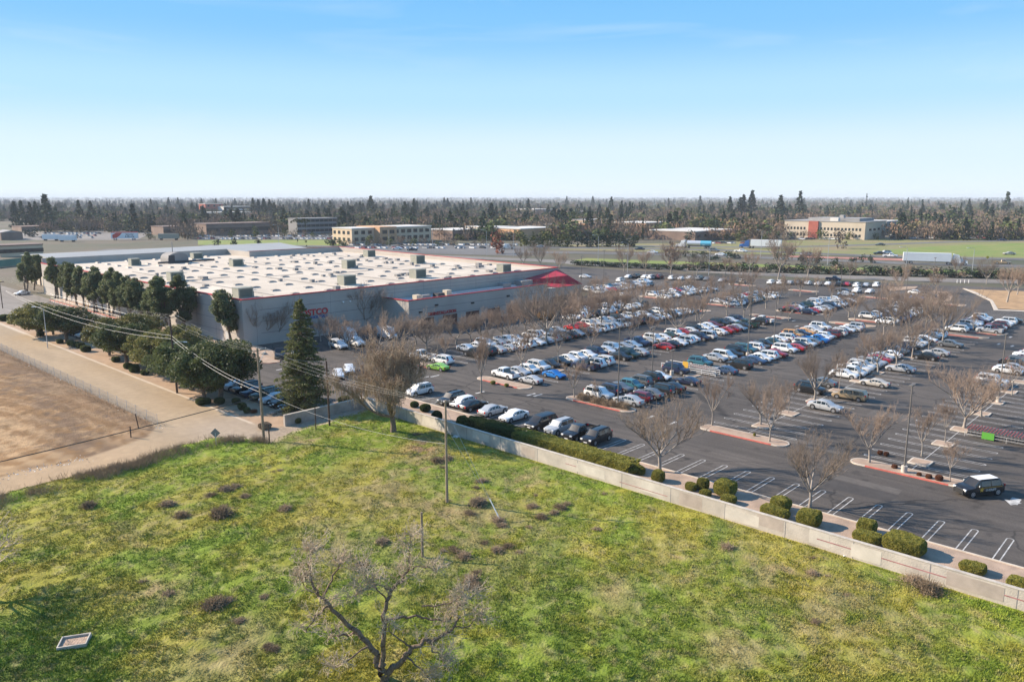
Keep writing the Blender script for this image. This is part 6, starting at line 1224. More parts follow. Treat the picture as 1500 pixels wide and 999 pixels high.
b1 = G(387, 650); b2 = (50.6, 121.5); b3 = G(483, 627); b4 = G(655, 741); b5 = G(619, 820)
T1 = (b1[0] + .15, b1[1] + .55, 12.3); T2 = (b2[0], b2[1] + .5, 12.4); T3 = (b3[0], b3[1] + .1, 9.3); T4 = (b4[0], b4[1], 11.1)
t = pole('utility_pole', 'tall grey-brown utility pole with a crossarm at the bend of the dusty road', b1, T1, .19, .13, 'wood_pole', arm=(1, .1, 2.6, 12.0))
MB().tube([(.2, .5, 10.4), (1.3, .55, 11.9)], .035, 5).build('brace', M['galv'], t)
t = pole('utility_pole', 'dark utility pole with a lamp arm rising from the roadside evergreens', b2, T2, .18, .13, 'dark_pole', arm=(1, .0, 3.0, 12.2))
MB().tube([(0, .3, 8), (.7, -.3, 8.35), (1.3, -.8, 8.3)], .04, 6).build('lamp_arm', M['galv'], t); MB().tube([(1.3, -.8, 8.28), (1.75, -1.1, 8.22)], .1, 6).build('lamp_head', M['lamp_clear'], t)
pole('utility_pole', 'reddish-brown pole right of the tall conifer', b3, T3, .14, .11, 'dark_pole'); t = pole('utility_pole', 'pale weathered pole with a short top arm in the middle of the field', b4, T4, .15, .10, 'pale_pole', arm=(-.75, .6, 2.0, 10.9))
pole('wooden_post', 'short dark wooden post standing behind the foreground dead tree', b5, (b5[0], b5[1], 4.4), .12, .10, 'wood_pole', 'post')
x, y = G(463, 632); pole('wooden_post', 'thin dark post left of the reddish-brown pole', (x, y), (x, y, 3.3), .08, .07, 'dark_pole', 'post'); x, y = G(395, 652); pole('wooden_post', 'short dark post right beside the tall utility pole', (x, y), (x, y, 2.8), .09, .08, 'dark_pole', 'post')
def wire(a, b, sag, r, m_, label, group=None):
    P = []; a = Vector(a); b = Vector(b)
    for k in range(25): f = k / 24; p = a.lerp(b, f); p.z -= sag * 4 * f * (1 - f); P.append(tuple(p))
    o = MB().tube(P, r, 4).build('overhead_wire', M[m_]); return tag(o, label, 'wire', group or 'overhead wires')
def at_h(px_, py_, z): x, y = G(px_, py_, z); return (x, y, z)
L0 = (49.5, 205, 9.0)
for k, (dz, sg, r) in enumerate(((0, 1.4, .019), (-.5, 2.0, .022))):
    wire((48.9, 207, 9.6 + dz * .4), (b2[0], b2[1] + .3, 9.3 + dz), sg, r, 'cable', ('upper' if k == 0 else 'lower') + ' white cable from the far left to the dark utility pole')
    wire((b2[0], b2[1] + .3, 9.3 + dz), (b1[0] + .1, b1[1] + .3, 7.2 + dz), .9, r, 'cable', ('upper' if k == 0 else 'lower') + ' white cable between the dark pole and the bend pole')
wire((b1[0] + .1, b1[1] + .3, 6.9), (b4[0], b4[1], 6.6), 1.1, .012, 'cable', 'long low cable from the bend pole to the pale field pole')
for k in (-1.2, -.5, .5, 1.2):
    wire((T2[0] + k, T2[1], 12.4), (T1[0] + k * .9, T1[1], 12.2), .8, .005, 'cable', 'thin wire between the crossarms of the two tall poles', 'thin wires on the crossarms')
    wire((T2[0] + k, T2[1], 12.4), (49 + k, 207, 12.6), 1.2, .005, 'cable', 'thin wire from the dark pole crossarm to the far left', 'thin wires on the crossarms to the left')
for k in (-1.1, .0, 1.1): wire((T1[0] + k, T1[1], 12.2), (T4[0] + k * .5, T4[1] - k * .4, 11.0), .9, .006, 'cable', 'thin wire between the bend pole and the pale field pole', 'thin wires to the field pole')
wire((T1[0], T1[1], 11.8), (T3[0], T3[1], 9.2), .3, .012, 'cable', 'short wire from the bend pole to the reddish-brown pole')
wire((b1[0] + .05, b1[1] + .2, 6.2), at_h(-260, 735, 5.6), .3, .05, 'dark_cable', 'dark cable crossing the dirt field from the bend pole to the left')
g = G(735, 768)
wire((T4[0], T4[1], 10.3), (g[0], g[1], .1), 0, .02, 'cable', 'guy wire from the pale pole to its anchor in the weeds'); wire((T4[0], T4[1], 8.4), (g[0] + .2, g[1], .1), 0, .016, 'cable', 'lower guy wire of the pale pole')
a_ = Vector((g[0], g[1], .1)); b_ = Vector((T4[0], T4[1], 10.3)); d = (b_ - a_).normalized()
tag(MB().tube([tuple(a_ + d * .05), tuple(a_ + d * 2.6)], .055, 6).build('guy_guard', M['litter']), 'white plastic sleeve on the guy wire above the brown weeds', 'guy guard')
# lot lamps: square base, tapering post, flat double heads
def lot_lamp(px_, py_, h, label, heads=2, base=True, group='parking lot lamps'):
    x, y = G(px_, py_); t = thing('lot_lamp', label, 'lamp post', (x, y, 0), 0, group); z0 = .9 if base else .1
    if base: MB().tube([(0, 0, 0), (0, 0, z0)], .34, 12).build('concrete_base', M['concrete'], t, 40)
    MB().tube([(0, 0, z0 * .9), (0, 0, h)], [.10, .07], 8).build('post', M['lamp_pole'], t, 40)
    for k in range(heads):
        s = 1 if k else -1; MB().box(min(.1 * s, .75 * s), max(.1 * s, .75 * s), -.2, .2, h - .02, h + .12).build('lamp_head', M['lamp_pole'], t)
    return t
LMP = [(1324, 693, 10.3, 'lot lamp on a concrete base on the red island near the patrol SUV'), (1462, 590, 10.6, 'lot lamp on the square island right of the wide bare tree'), (905, 597, 12.2, 'lot lamp on the island with the brown shrubs'), (1095, 520 + 3, 12, 'lot lamp beside the white SUV in the middle of the third tree row'), (1133, 511, 11.5, 'lot lamp near the gap in the third tree row'), (1287, 480, 11.5, 'lot lamp near the orange sedan at the cross lane'), (1000 + 100, 465, 11, 'lot lamp beside the rounded bare tree'), (905 - 54, 430, 12, 'thin lamp post by the red hood'), (884, 416, 12, 'thin lamp post left of the far kerb cars'), (1230, 440, 11, 'lamp post behind the white SUV at the cross lane'), (1365, 430, 11.5, 'lamp post at the exit corner planter'), (975, 480, 11, 'lamp post in the fourth tree row'), (1325, 455, 11, 'lamp post among the cars by the exit'), (955, 580 - 25, 9, 'thin sign post in the third tree row'), (984, 550, 4.5, 'short pole at the left end of the cart corral')]
for px_, py_, h, lb in LMP: lot_lamp(px_, py_, h, lb, 2, py_ > 515)
# street lights along the frontage road and highway
for i, (px_, py_, h, lb) in enumerate(((876, 388, 13, 'by the dark bushes near the store'), (919, 400, 12, 'left of the ivy-clad bare tree'), (1038, 404, 11.5, 'above the green verge'), (1114, 379, 14, 'in front of the silver trailer'), (1212, 388, 12, 'beside the white highway van'), (1325, 411, 12, 'left of the big white lorry trailer'), (1423, 407, 11, 'right of the big white lorry'), (634, 366, 12, 'beyond the warehouse roof, by the tan office'), (409, 366, 14, 'in front of the mall lawn'), (713, 374, 13, 'beside the rust-coloured tree'), (752, 376, 12, 'right of the rust-coloured tree'), (570, 362, 11, 'in front of the tan office entrance'))):
    x, y = G(px_, py_); t = thing('street_light', 'tall grey street light %s' % lb, 'street light', (x, y, 0), YAW + R(90), 'street lights along the roads')
    MB().tube([(0, 0, 0), (0, 0, h), (.6, 0, h + .5), (2.3, 0, h + .6)], [.12, .08, .06, .05], 6).build('post', M['galv'], t, 40); MB().box(2.1, 3.0, -.15, .15, h + .5, h + .66).build('lamp_head', M['lamp_clear'], t)
x, y = G(70, 510); t = thing('street_light', 'grey street light with a long arm among the left evergreens', 'street light', (x, y, 0), R(120)); MB().tube([(0, 0, 0), (0, 0, 8.2), (.4, 0, 8.5), (2.2, 0, 8.6)], [.09, .07, .05, .04], 6).build('post', M['galv'], t, 40); MB().box(2.1, 2.8, -.14, .14, 8.5, 8.66).build('lamp_head', M['lamp_clear'], t)
x, y = G(4, 452); t = thing('utility_pole', 'small dark pole with a crossbar at the far left street', 'utility pole', (x, y, 0), 0); MB().tube([(0, 0, 0), (0, 0, 8)], .12, 6).build('post', M['dark_pole'], t); MB().box(-1.1, 1.1, -.06, .06, 7.4, 7.6).build('crossarm', M['dark_pole'], t)
# diamond warning sign seen from behind
x, y = G(317, 655); t = thing('road_sign', 'diamond road sign seen from its grey back at the road bend', 'road sign', (x, y, 0), YAW - R(90)); MB().box(-.04, .04, -.03, .03, -.2, 1.9).build('post', M['galv'], t)
MB().face([(0, .0, 1.25), (.62, .0, 1.87), (0, .0, 2.49), (-.62, .0, 1.87)]).face([(0, -.02, 1.25), (-.62, -.02, 1.87), (0, -.02, 2.49), (.62, -.02, 1.87)]).build('sign_panel', M['sign_back'], t)
x, y = G(1446, 385); t = thing('road_sign', 'small yellow warning sign by the right-hand highway lanes', 'road sign', (x, y, 0), YAW - R(90)); MB().box(-.05, .05, -.03, .03, 0, 2.2).build('post', M['galv'], t); MB().face([(0, 0, 1.6), (.8, 0, 2.5), (0, 0, 3.4), (-.8, 0, 2.5)]).face([(0, .02, 1.6), (-.8, .02, 2.5), (0, .02, 3.4), (.8, .02, 2.5)]).build('sign_panel', M['sign_yellow'], t)
# wire fence round the dirt field
t = thing('wire_fence', 'sagging wire fence with thin metal posts along the ploughed dirt field', 'fence', (40.9, 140, 0)); ys = [105.5 + 3.6 * k for k in range(28)]
for i, yy in enumerate(ys): MB().tube([(0, yy - 140, -.2), (random.uniform(-.05, .05), yy - 140, 1.75)], .03, 5).build('fence_post', M['galv'], t)
for z in (.5, 1.0, 1.6): MB().tube([(0, yy - 140, z + random.uniform(-.04, .04)) for yy in ys], .008, 3).build('fence_wire', M['galv'], t)
mesh_ = MB()
for k in range(0, 560): yy = 105.5 + k * .17; mesh_.tube([(0, yy - 140, .05), (0, yy + .5 - 140, 1.6)], .004, 3, cap=False)
for k in range(0, 560): yy = 105.5 + k * .17; mesh_.tube([(0, yy + .5 - 140, .05), (0, yy - 140, 1.6)], .004, 3, cap=False)
mesh_.build('fence_mesh', M['galv'], t)
x, y = G(204, 630); t = thing('fence_post', 'thick leaning end post at the corner of the wire fence', 'post', (x, y, 0)); MB().tube([(0, 0, -.2), (-.25, .2, 2.3)], .07, 6).build('post', M['dark_pole'], t)
x, y = G(192, 642); t = thing('fence_post', 'short dark post left of the fence corner', 'post', (x, y, 0)); MB().tube([(0, 0, -.2), (0, 0, 1.6)], .08, 6).build('post', M['dark_pole'], t)
# railing and chain fence on the far side of the highway verge
t = thing('wire_fence', 'low wire fence along the verge below the big white lorry', 'fence', (0, 0, 0)); FP = [G(px_, 399.5 + (px_ - 1360) * .02) for px_ in range(1350, 1510, 7)]
for p in FP: MB().tube([(*p, 0), (*p, 2.6)], .07, 4).build('fence_post', M['lamp_pole'], t)
for z in (1.2, 2.5): MB().tube([(*p, z) for p in FP], .03, 3).build('fence_wire', M['galv'], t)
for i, px_ in enumerate((1402, 1407, 1413, 1419)):
    x, y = G(px_, 414.5); tag(MB().tube([(0, 0, 0), (0, 0, 1.1)], .13, 8).build('bollard', M['litter'], None, 40, (x, y, 0)), 'white bollard beside the exit road, %s from the left' % ORD[i + 1], 'bollard', 'white bollards by the exit road')
for i, (px_, py_) in enumerate(((126, 452), (130, 453), (191, 471), (195, 472))):
    x, y = G(px_, py_); tag(MB().tube([(0, 0, 0), (0, 0, 2.2)], .09, 8).build('bollard', M['gold'], None, 40, (x, y, 0)), 'yellow post on the warehouse drive, %s from the far end' % ORD[i + 1], 'bollard', 'yellow posts on the warehouse drive')
# iron fence along the warehouse side drive
t = thing('wire_fence', 'tall chain-link fence beside the pine row on the warehouse side', 'fence', (72.4, 200, 0))
for k in range(30): MB().tube([(0, -40 + 3.4 * k, 0), (0, -40 + 3.4 * k, 2.3)], .04, 5).build('fence_post', M['galv'], t)
for z in (.1, 1.2, 2.3): MB().tube([(0, -40, z), (0, 58.6, z)], .025, 4).build('fence_rail', M['galv'], t)
struct('drive_kerb', MB().box(73, 73.2, 152, 262, 0, .15).box(73.2, 76.9, 152, 262, 0, .12, 1).mesh('drive_kerb', [M['red_kerb'], M['gravel']]))
struct('corner_island', MB().prism([(p[0], p[1]) for p in [G(x_, y_) for x_, y_ in ((350, 523), (372, 532), (395, 533), (410, 531), (412, 522), (395, 512), (368, 506), (348, 508))]][::-1], 0, .14, 1, 0).mesh('corner_island', [M['gravel'], M['red_kerb']]))
# ---- cart corrals
def cart(): pass
cm = MB()
for z in (.35, .95):
    for s in (-.27, .27): cm.box(-.42, .42, s - .015, s + .015, z, z + .03)
cm.box(-.42, -.39, -.27, .27, .35, .98).box(.39, .42, -.27, .27, .35, .98).box(-.45, .4, -.27, .27, .33, .36)
for k in range(7): cm.box(-.42 + .135 * k, -.405 + .135 * k, -.285, -.27, .36, .96).box(-.42 + .135 * k, -.405 + .135 * k, .27, .285, .36, .96)
cart_me = cm.mesh('basket', M['cart_metal']); ch = MB().box(.42, .50, -.28, .28, .98, 1.05).mesh('handle', M['cart_red']); cf = MB().box(-.4, .5, -.22, -.19, .1, .14).box(-.4, .5, .19, .22, .1, .14).mesh('chassis', M['cart_metal'])
def make_cart():
    t = thing('shopping_cart', None, None); link('basket', cart_me, t); link('handle', ch, t); link('chassis', cf, t); return t
cp = make_cart(); first = True; n = 0
cx, cy = 113.3, 13.6
for rw in range(4):
    for k in range(26):
        o = cp if first else dup(cp); first = False; o.location = (cx - .9 + rw * .72, cy + 9.3 - k * .38, .03); o.rotation_euler = (0, 0, R(90 + random.uniform(-1, 1)))
        tag(o, 'nested shopping cart with a dark red handle in the long corral at the right', 'shopping cart', 'nested shopping carts in the right-hand corral')
t = thing('cart_corral', 'long metal cart corral with a bright green sign at the right side', 'cart corral', (cx, cy, 0))
for s in (-1.35, 1.9):
    for z in (.35, .75): MB().tube([(s, -9, z), (s, 10, z)], .03, 5).build('rail', M['rail'], t)
    for k in range(9): MB().tube([(s, -9 + 2.37 * k, 0), (s, -9 + 2.37 * k, .8)], .03, 5).build('rail_post', M['rail'], t)
MB().box(-1.42, -1.38, 6.6, 8.0, .1, 1.0).build('green_sign', M['green_sign'], t); MB().box(-1.42, -1.38, 1.0, 1.4, .2, .9).build('green_sign', M['green_sign'], t)
t = thing('cart_corral', 'white-railed cart corral with red carts in the third tree row', 'cart corral', (121.5, 69.8, 0), 0)
for s in (-1.6, 0, 1.4):
    for z in (.3, .6, .95): MB().tube([(s, -5.6, z), (s, 5.4, z)], .045, 5).build('rail', M['litter'], t)
    for k in range(5): MB().tube([(s, -5.6 + 2.75 * k, 0), (s, -5.6 + 2.75 * k, 1.0)], .045, 5).build('rail_post', M['litter'], t)
MB().box(-1.7, -1.65, -.2, .9, .6, 1.9).build('corral_sign', M['gold'], t)
for k in range(18):
    o = dup(cp); o.location = (121.5 + (-.8 if k % 2 else .7), 66 + .42 * (k // 2) * 1.1, .03); o.rotation_euler = (0, 0, R(90)); tag(o, 'shopping cart with a dark red handle inside the white-railed corral', 'shopping cart', 'shopping carts in the white-railed corral')
# ---- people (small in the view)
def person(px_, py_, rz, top, label, stride=.12):
    x, y = G(px_, py_); h = 1.72
    vs = [(0, 0, .95), (0, 0, 1.2), (0, 0, 1.42), (0, 0, 1.52), (0, .02, 1.66), (.1, 0, .9), (.1, stride, .5), (.1, stride * 1.4, .06), (.1, stride * 1.4 + .14, .03), (-.1, 0, .9), (-.1, -stride, .5), (-.1, -stride * 1.6, .06), (-.1, -stride * 1.6 + .14, .03), (.19, 0, 1.40), (.25, -.05, 1.12), (.24, .08, .88), (-.19, 0, 1.40), (-.25, .05, 1.12), (-.24, .18, .92)]
    es = [(0, 1), (1, 2), (2, 3), (3, 4), (0, 5), (5, 6), (6, 7), (7, 8), (0, 9), (9, 10), (10, 11), (11, 12), (2, 13), (13, 14), (14, 15), (2, 16), (16, 17), (17, 18)]
    rd = [.15, .14, .13, .055, .105, .09, .065, .045, .035, .09, .065, .045, .035, .065, .045, .035, .065, .045, .035]
    me = bpy.data.meshes.new('body'); me.from_pydata(vs, es, []); o = bpy.data.objects.new('person', me); C.objects.link(o); me.skin_vertices or me.attributes
    md = o.modifiers.new('skin', 'SKIN')
    for i, r_ in enumerate(rd): me.skin_vertices[0].data[i].radius = (r_, r_ * .8)
    me.skin_vertices[0].data[0].use_root = True
    o.modifiers.new('sub', 'SUBSURF').render_levels = 1
    dg = bpy.context.evaluated_depsgraph_get(); m2 = bpy.data.meshes.new_from_object(o.evaluated_get(dg)); bpy.data.objects.remove(o)
    m2.materials.clear()
    for q in (M[top], M['cloth_dark'], M['skin']): m2.materials.append(q)
    for p in m2.polygons: z = p.center.z; p.material_index = 2 if z > 1.53 or (abs(p.center.x) > .2 and z < .95) else 0 if z > .92 else 1
    o = link('person', m2, None, (x, y, .03)); o.rotation_euler = (0, 0, rz); tag(o, label, 'person'); return o
try:
    person(892, 461, 1.0, 'cloth_dark', 'person in dark clothes near the store entrance, left of a pair'); person(898, 459, .6, 'cloth_dark', 'person in black near the store entrance, right of a pair'); person(904, 464, 2.0, 'cloth_orange', 'person in an orange vest beside the carts near the entrance')
    person(1226, 452, 1.0, 'cloth_dark', 'person in dark clothes walking beside the white vans in the far block'); person(1122, 478, .4, 'cloth_blue', 'person in blue behind the dark green pickup truck'); person(1480, 548, .2, 'cloth_orange', 'person in an orange vest near the white SUV at the right')
except Exception as e: print('person failed', e)
# ---- litter, tray, rocks in the field
x, y = G(110, 946); t = thing('concrete_trough', 'old pale tray full of dirt tilted in the grass at the lower left', 'tray', (x, y, .12), YAW - R(80)); t.rotation_euler = (R(6), R(-3), YAW - R(78))
MB().box(-.95, .95, -.62, -.54, 0, .38).box(-.95, .95, .54, .62, 0, .38).box(-.95, -.87, -.54, .54, 0, .38).box(.87, .95, -.54, .54, 0, .38).box(-.87, .87, -.54, .54, 0, .06).build('rim', M['concrete'], t); MB().box(-.86, .86, -.53, .53, .061, .24).build('dirt_fill', mat('tray_dirt', (.42, .30, .22), .95, 6, .4, bump=1, bs=20), t)
x, y = G(640, 657); o = MB().box(-.9, .9, -.6, .6, 0, .05).build('plywood_board', M['board'], None, None, (x, y, .12)); o.rotation_euler = (R(3), R(2), .7); tag(o, 'flat tan board lying in the grass near the big drooping tree', 'board')
x, y = G(731, 642 + 2); o = MB().box(-.7, .7, -.4, .4, 0, .05).build('plywood_board', M['litter'], None, None, G(667, 641) + (.1,)); o.rotation_euler = (0, 0, .3); tag(o, 'pale slab lying at the foot of the stained wall', 'board')
def rock_mesh(seed, flat_=.5):
    rr = np.random.default_rng(seed); xs, ys = np.meshgrid(np.linspace(0, 2 * math.pi, 9)[:-1], np.linspace(-1.5, 1.5, 6)); c = np.stack([np.cos(xs) * np.cos(ys), np.sin(xs) * np.cos(ys), np.sin(ys) * flat_], -1).reshape(-1, 3) * rr.uniform(.75, 1.15, (48, 1)); idx = np.arange(48).reshape(6, 8)
    return np.concatenate([np.stack([idx[i], np.roll(idx[i], -1), np.roll(idx[i + 1], -1), idx[i + 1]], 1) for i in range(5)]), c
RK = []
for s in range(3): F, c = rock_mesh(s); RK.append(np_mesh('rock', c, F, M['rock'])); RK.append(np_mesh('litter', c * np.array([1, .7, .5]), F, M['litter']))
for px_, py_, s, lb in ((400, 607, .55, 'grey boulder left of the olive bushes by the block wall'), (411, 603, .6, 'larger grey boulder beside the first one by the block wall'), (387, 520, .7, 'boulder in the planter at the warehouse corner'), (1354, 440, .4, 'boulder in the exit corner planter')):
    x, y = G(px_, py_); o = tag(link('boulder', RK[0], None, (x, y, .2)), lb, 'boulder'); o.scale = (s, s * .9, s)
LIT = [(240, 672, .45, 'white plastic lump of rubbish on the weedy bank'), (595, 863, .5, 'large white rag of litter behind the dead tree'), (88, 915, .2, 'pale scrap of litter up from the concrete tray'), (365, 654, .35, 'white box in the weeds at the road bend'), (365, 691, .22, 'pale stone in the grass below the road bend'), (434, 645, .4, 'pale scraps of litter near the block wall'), (518, 694, .15, 'small white scrap in the middle of the field'), (1288, 841, .22, 'white scrap in the grass near the right end of the wall'), (1275, 832, .14, 'smaller white scrap up from the other near the wall'), (995, 747, .18, 'pale scrap in the grass close to the wall'), (636, 661, .18, 'white scrap beside the tan board'), (168, 931, .18, 'white scrap right of the concrete tray'), (273, 941, .12, 'tiny white scrap below the field middle'), (10, 787, .3, 'white scrap at the left edge of the field'), (82, 983, .15, 'white scrap at the bottom left of the field'), (200, 806, .25, 'white litter scraps in the pale weeds at the left'), (115, 945 - 18, .2, 'bright scrap at the back corner of the concrete tray'), (676, 737, .12, 'white scrap among the weeds by the pale pole'), (1237, 815, .15, 'pale scrap at the foot of the wall')]
for px_, py_, s, lb in LIT: x, y = G(px_, py_); o = tag(link('litter', RK[1 + 2 * (int(px_) % 3)], None, (x, y, .08)), lb, 'litter'); o.scale = (s, s, s * .8); o.rotation_euler = (0, 0, px_)
# rubbish scraps strewn along the track, uncountable
rr = np.random.default_rng(3); pts = []
for k in range(260):
    if k < 120: x = rr.uniform(19, 30); y = 98 + rr.normal(0, .7)
    elif k < 200: x = rr.uniform(36, 41.5); y = 104.5 + rr.normal(0, .8)
    else: y = rr.uniform(106, 185); x = 40.3 + rr.normal(0, .6)
    pts.append((x, y, .06))
V, F = leaf_tris(np.array(pts), .10, rr); V[:, 2] = np.clip(V[:, 2], .03, .2); tag(link('rubbish_scraps', np_mesh('rubbish_scraps', V, F, M['litter'])), 'scattered white rubbish scraps along the edges of the dirt track', 'rubbish', None, 'stuff')

# ================================================================ FAR TREES
def far_proto(kind, seed):
    rr = np.random.default_rng(seed)
    if kind == 'c':      # conifer, unit height
        n = 280; z = rr.random(n) ** 1.1; r = (1 - z) ** .8 * .23 * rr.uniform(.35, 1.1, n) + .01; a = rr.uniform(0, 6.28, n); p = np.stack([r * np.cos(a), r * np.sin(a), .03 + .97 * z], -1); s = .058
    elif kind == 's':    # slim cypress or redwood spire
        n = 120; z = rr.random(n); r = (1 - z * .75) * .09 * rr.uniform(.4, 1.1, n); a = rr.uniform(0, 6.28, n); p = np.stack([r * np.cos(a), r * np.sin(a), .04 + .96 * z], -1); s = .045
    elif kind == 'p':    # palm
        n = 90; a = rr.uniform(0, 6.28, n); L = rr.uniform(.02, .2, n); p = np.stack([L * np.cos(a), L * np.sin(a), .92 - L * L * 3 + rr.uniform(-.02, .03, n)], -1); s = .03; q = np.stack([rr.normal(0, .012, 30), rr.normal(0, .012, 30), rr.uniform(0, .9, 30)], -1); p = np.concatenate([p, q])
    elif kind == 'b':    # bare: vertical streaky twigs
        n = 170; d = rr.normal(0, 1, (n, 3)); d /= np.linalg.norm(d, axis=1, keepdims=True); p = d * rr.uniform(.3, 1, (n, 1)) * np.array([.38, .38, .42]) + np.array([0, 0, .52]); s = .052
    else:                # round leafy
        n = 190; cs = rr.uniform(-.26, .26, (7, 3)) * np.array([1, 1, 1.3]) + np.array([0, 0, .46]); d = rr.normal(0, 1, (n, 3)); d /= np.linalg.norm(d, axis=1, keepdims=True); p = cs[rr.integers(0, 7, n)] + d * rr.uniform(.1, .24, (n, 1)); s = .07; p[:, 2] = np.clip(p[:, 2], .04, 1.1)
    V, F = leaf_tris(p, s, rr)
    if kind == 'b': c = np.repeat(p, 3, 0); V = c + (V - c) * np.array([.45, .45, 2.0])
    if kind != 'p': tr_, tf = tubes_np([(0, 0, -.01, 0, 0, .5, .022, .012)], 4); F = np.concatenate([F, np.concatenate([tf[:, :3], tf[:, [0, 2, 3]]]) + len(V)]); V = np.concatenate([V, tr_])
    return V, F
TC = dict(c=[(.030, .050, .028), (.040, .062, .034), (.024, .044, .03)], s=[(.022, .04, .022)], p=[(.06, .07, .03)], b=[(.185, .14, .10), (.165, .125, .095), (.22, .145, .10), (.14, .115, .09)], r=[(.06, .085, .03), (.09, .11, .04), (.14, .12, .055)], o=[(.11, .12, .04)], x=[(.22, .08, .05)])
FP_ = {k: [far_proto(k, 300 + i * 7 + ord(k)) for i in range(4)] for k in 'cspbr'}
def far_thing(kind, px_, pbase, ptop, label, name, wide=1.0, colk=None, seed=0):
    x, y = G(px_, pbase); h = max(4, ZH(ptop, px_, pbase)); V, F = FP_[kind][(int(px_) + seed) % 4]; c = TC[colk or kind][int(px_) % len(TC[colk or kind])]
    me = np_mesh(name, V * np.array([h * wide, h * wide, h]), F, M['far_leaf'], np.array(c)); o = link(name, me, None, (x, y, 0)); o.rotation_euler = (0, 0, px_ * .7); return tag(o, label, 'tree')
CON = [(70, 340, 286), (24, 334, 296), (34, 336, 295), (47, 336, 297), (55, 336, 296), (118, 332, 294), (135, 330, 295), (197, 341, 299), (283, 320, 297), (290, 322, 299), (296, 310, 291), (345, 308, 291), (317, 308, 291), (372, 322, 291), (380, 322, 293), (388, 324, 292), (396, 322, 293), (403, 324, 297), (453, 318, 292), (484, 318, 294), (465, 318, 299), (510, 318, 296), (518, 322, 302), (528, 322, 296), (544, 322, 288), (577, 324, 299), (594, 326, 296), (607, 324, 292), (611, 318, 295), (651, 312, 290), (656, 312, 291), (678, 328, 299), (720, 333, 298), (745, 312, 294), (774, 318, 292), (738, 312, 296), (733, 311, 295), (895, 316, 289), (910, 320, 295), (922, 320, 296), (690, 310, 290), (1068, 322, 289), (1088, 322, 286), (1100, 322, 280), (1083, 322, 290), (1142, 326, 287), (1170, 324, 281), (1177, 305, 290), (1473, 318, 281), (1443, 318, 292), (1418, 316, 292), (1025, 308, 287), (830, 306, 288), (868, 306, 288), (158, 312, 296), (222, 312, 292), (248, 310, 290), (262, 310, 290)]
LC = ['huge dark conifer, tallest on the left skyline', 'dark conifer']
for i, (px_, pb, pt) in enumerate(CON):
    lb = 'dark conical conifer, %s tall one along the skyline counted from the left' % (ORD[i + 1] if i < 35 else ('thirty-' if i < 39 else 'forty-' if i < 49 else 'fifty-') + ORD[(i + 1) % 10 if (i + 1) % 10 else 9]) 
    if i == 0: lb = 'huge dark conifer, tallest on the left part of the skyline'
    far_thing('c', px_, pb, pt, 'dark conical conifer rising above the far town' if i else lb, 'conifer_tree', 1.25 if i in (0, 24, 26, 31, 32, 44, 45) else 1.0)['group'] = 'tall conifers rising above the far town' if i else 'tallest conifer on the left'
for px_, pb, pt in ((926, 322, 297), (936, 322, 297), (940, 322, 299), (1012, 328, 305), (1023, 326, 302), (1030, 326, 300), (1349, 322, 293), (1406, 322, 296), (1328, 318, 290), (849, 322, 304), (1268, 308, 284), (979, 308, 290)):
    far_thing('s', px_, pb, pt, 'thin dark cypress spire among the brown trees on the right', 'cypress_tree')['group'] = 'thin cypresses on the right'
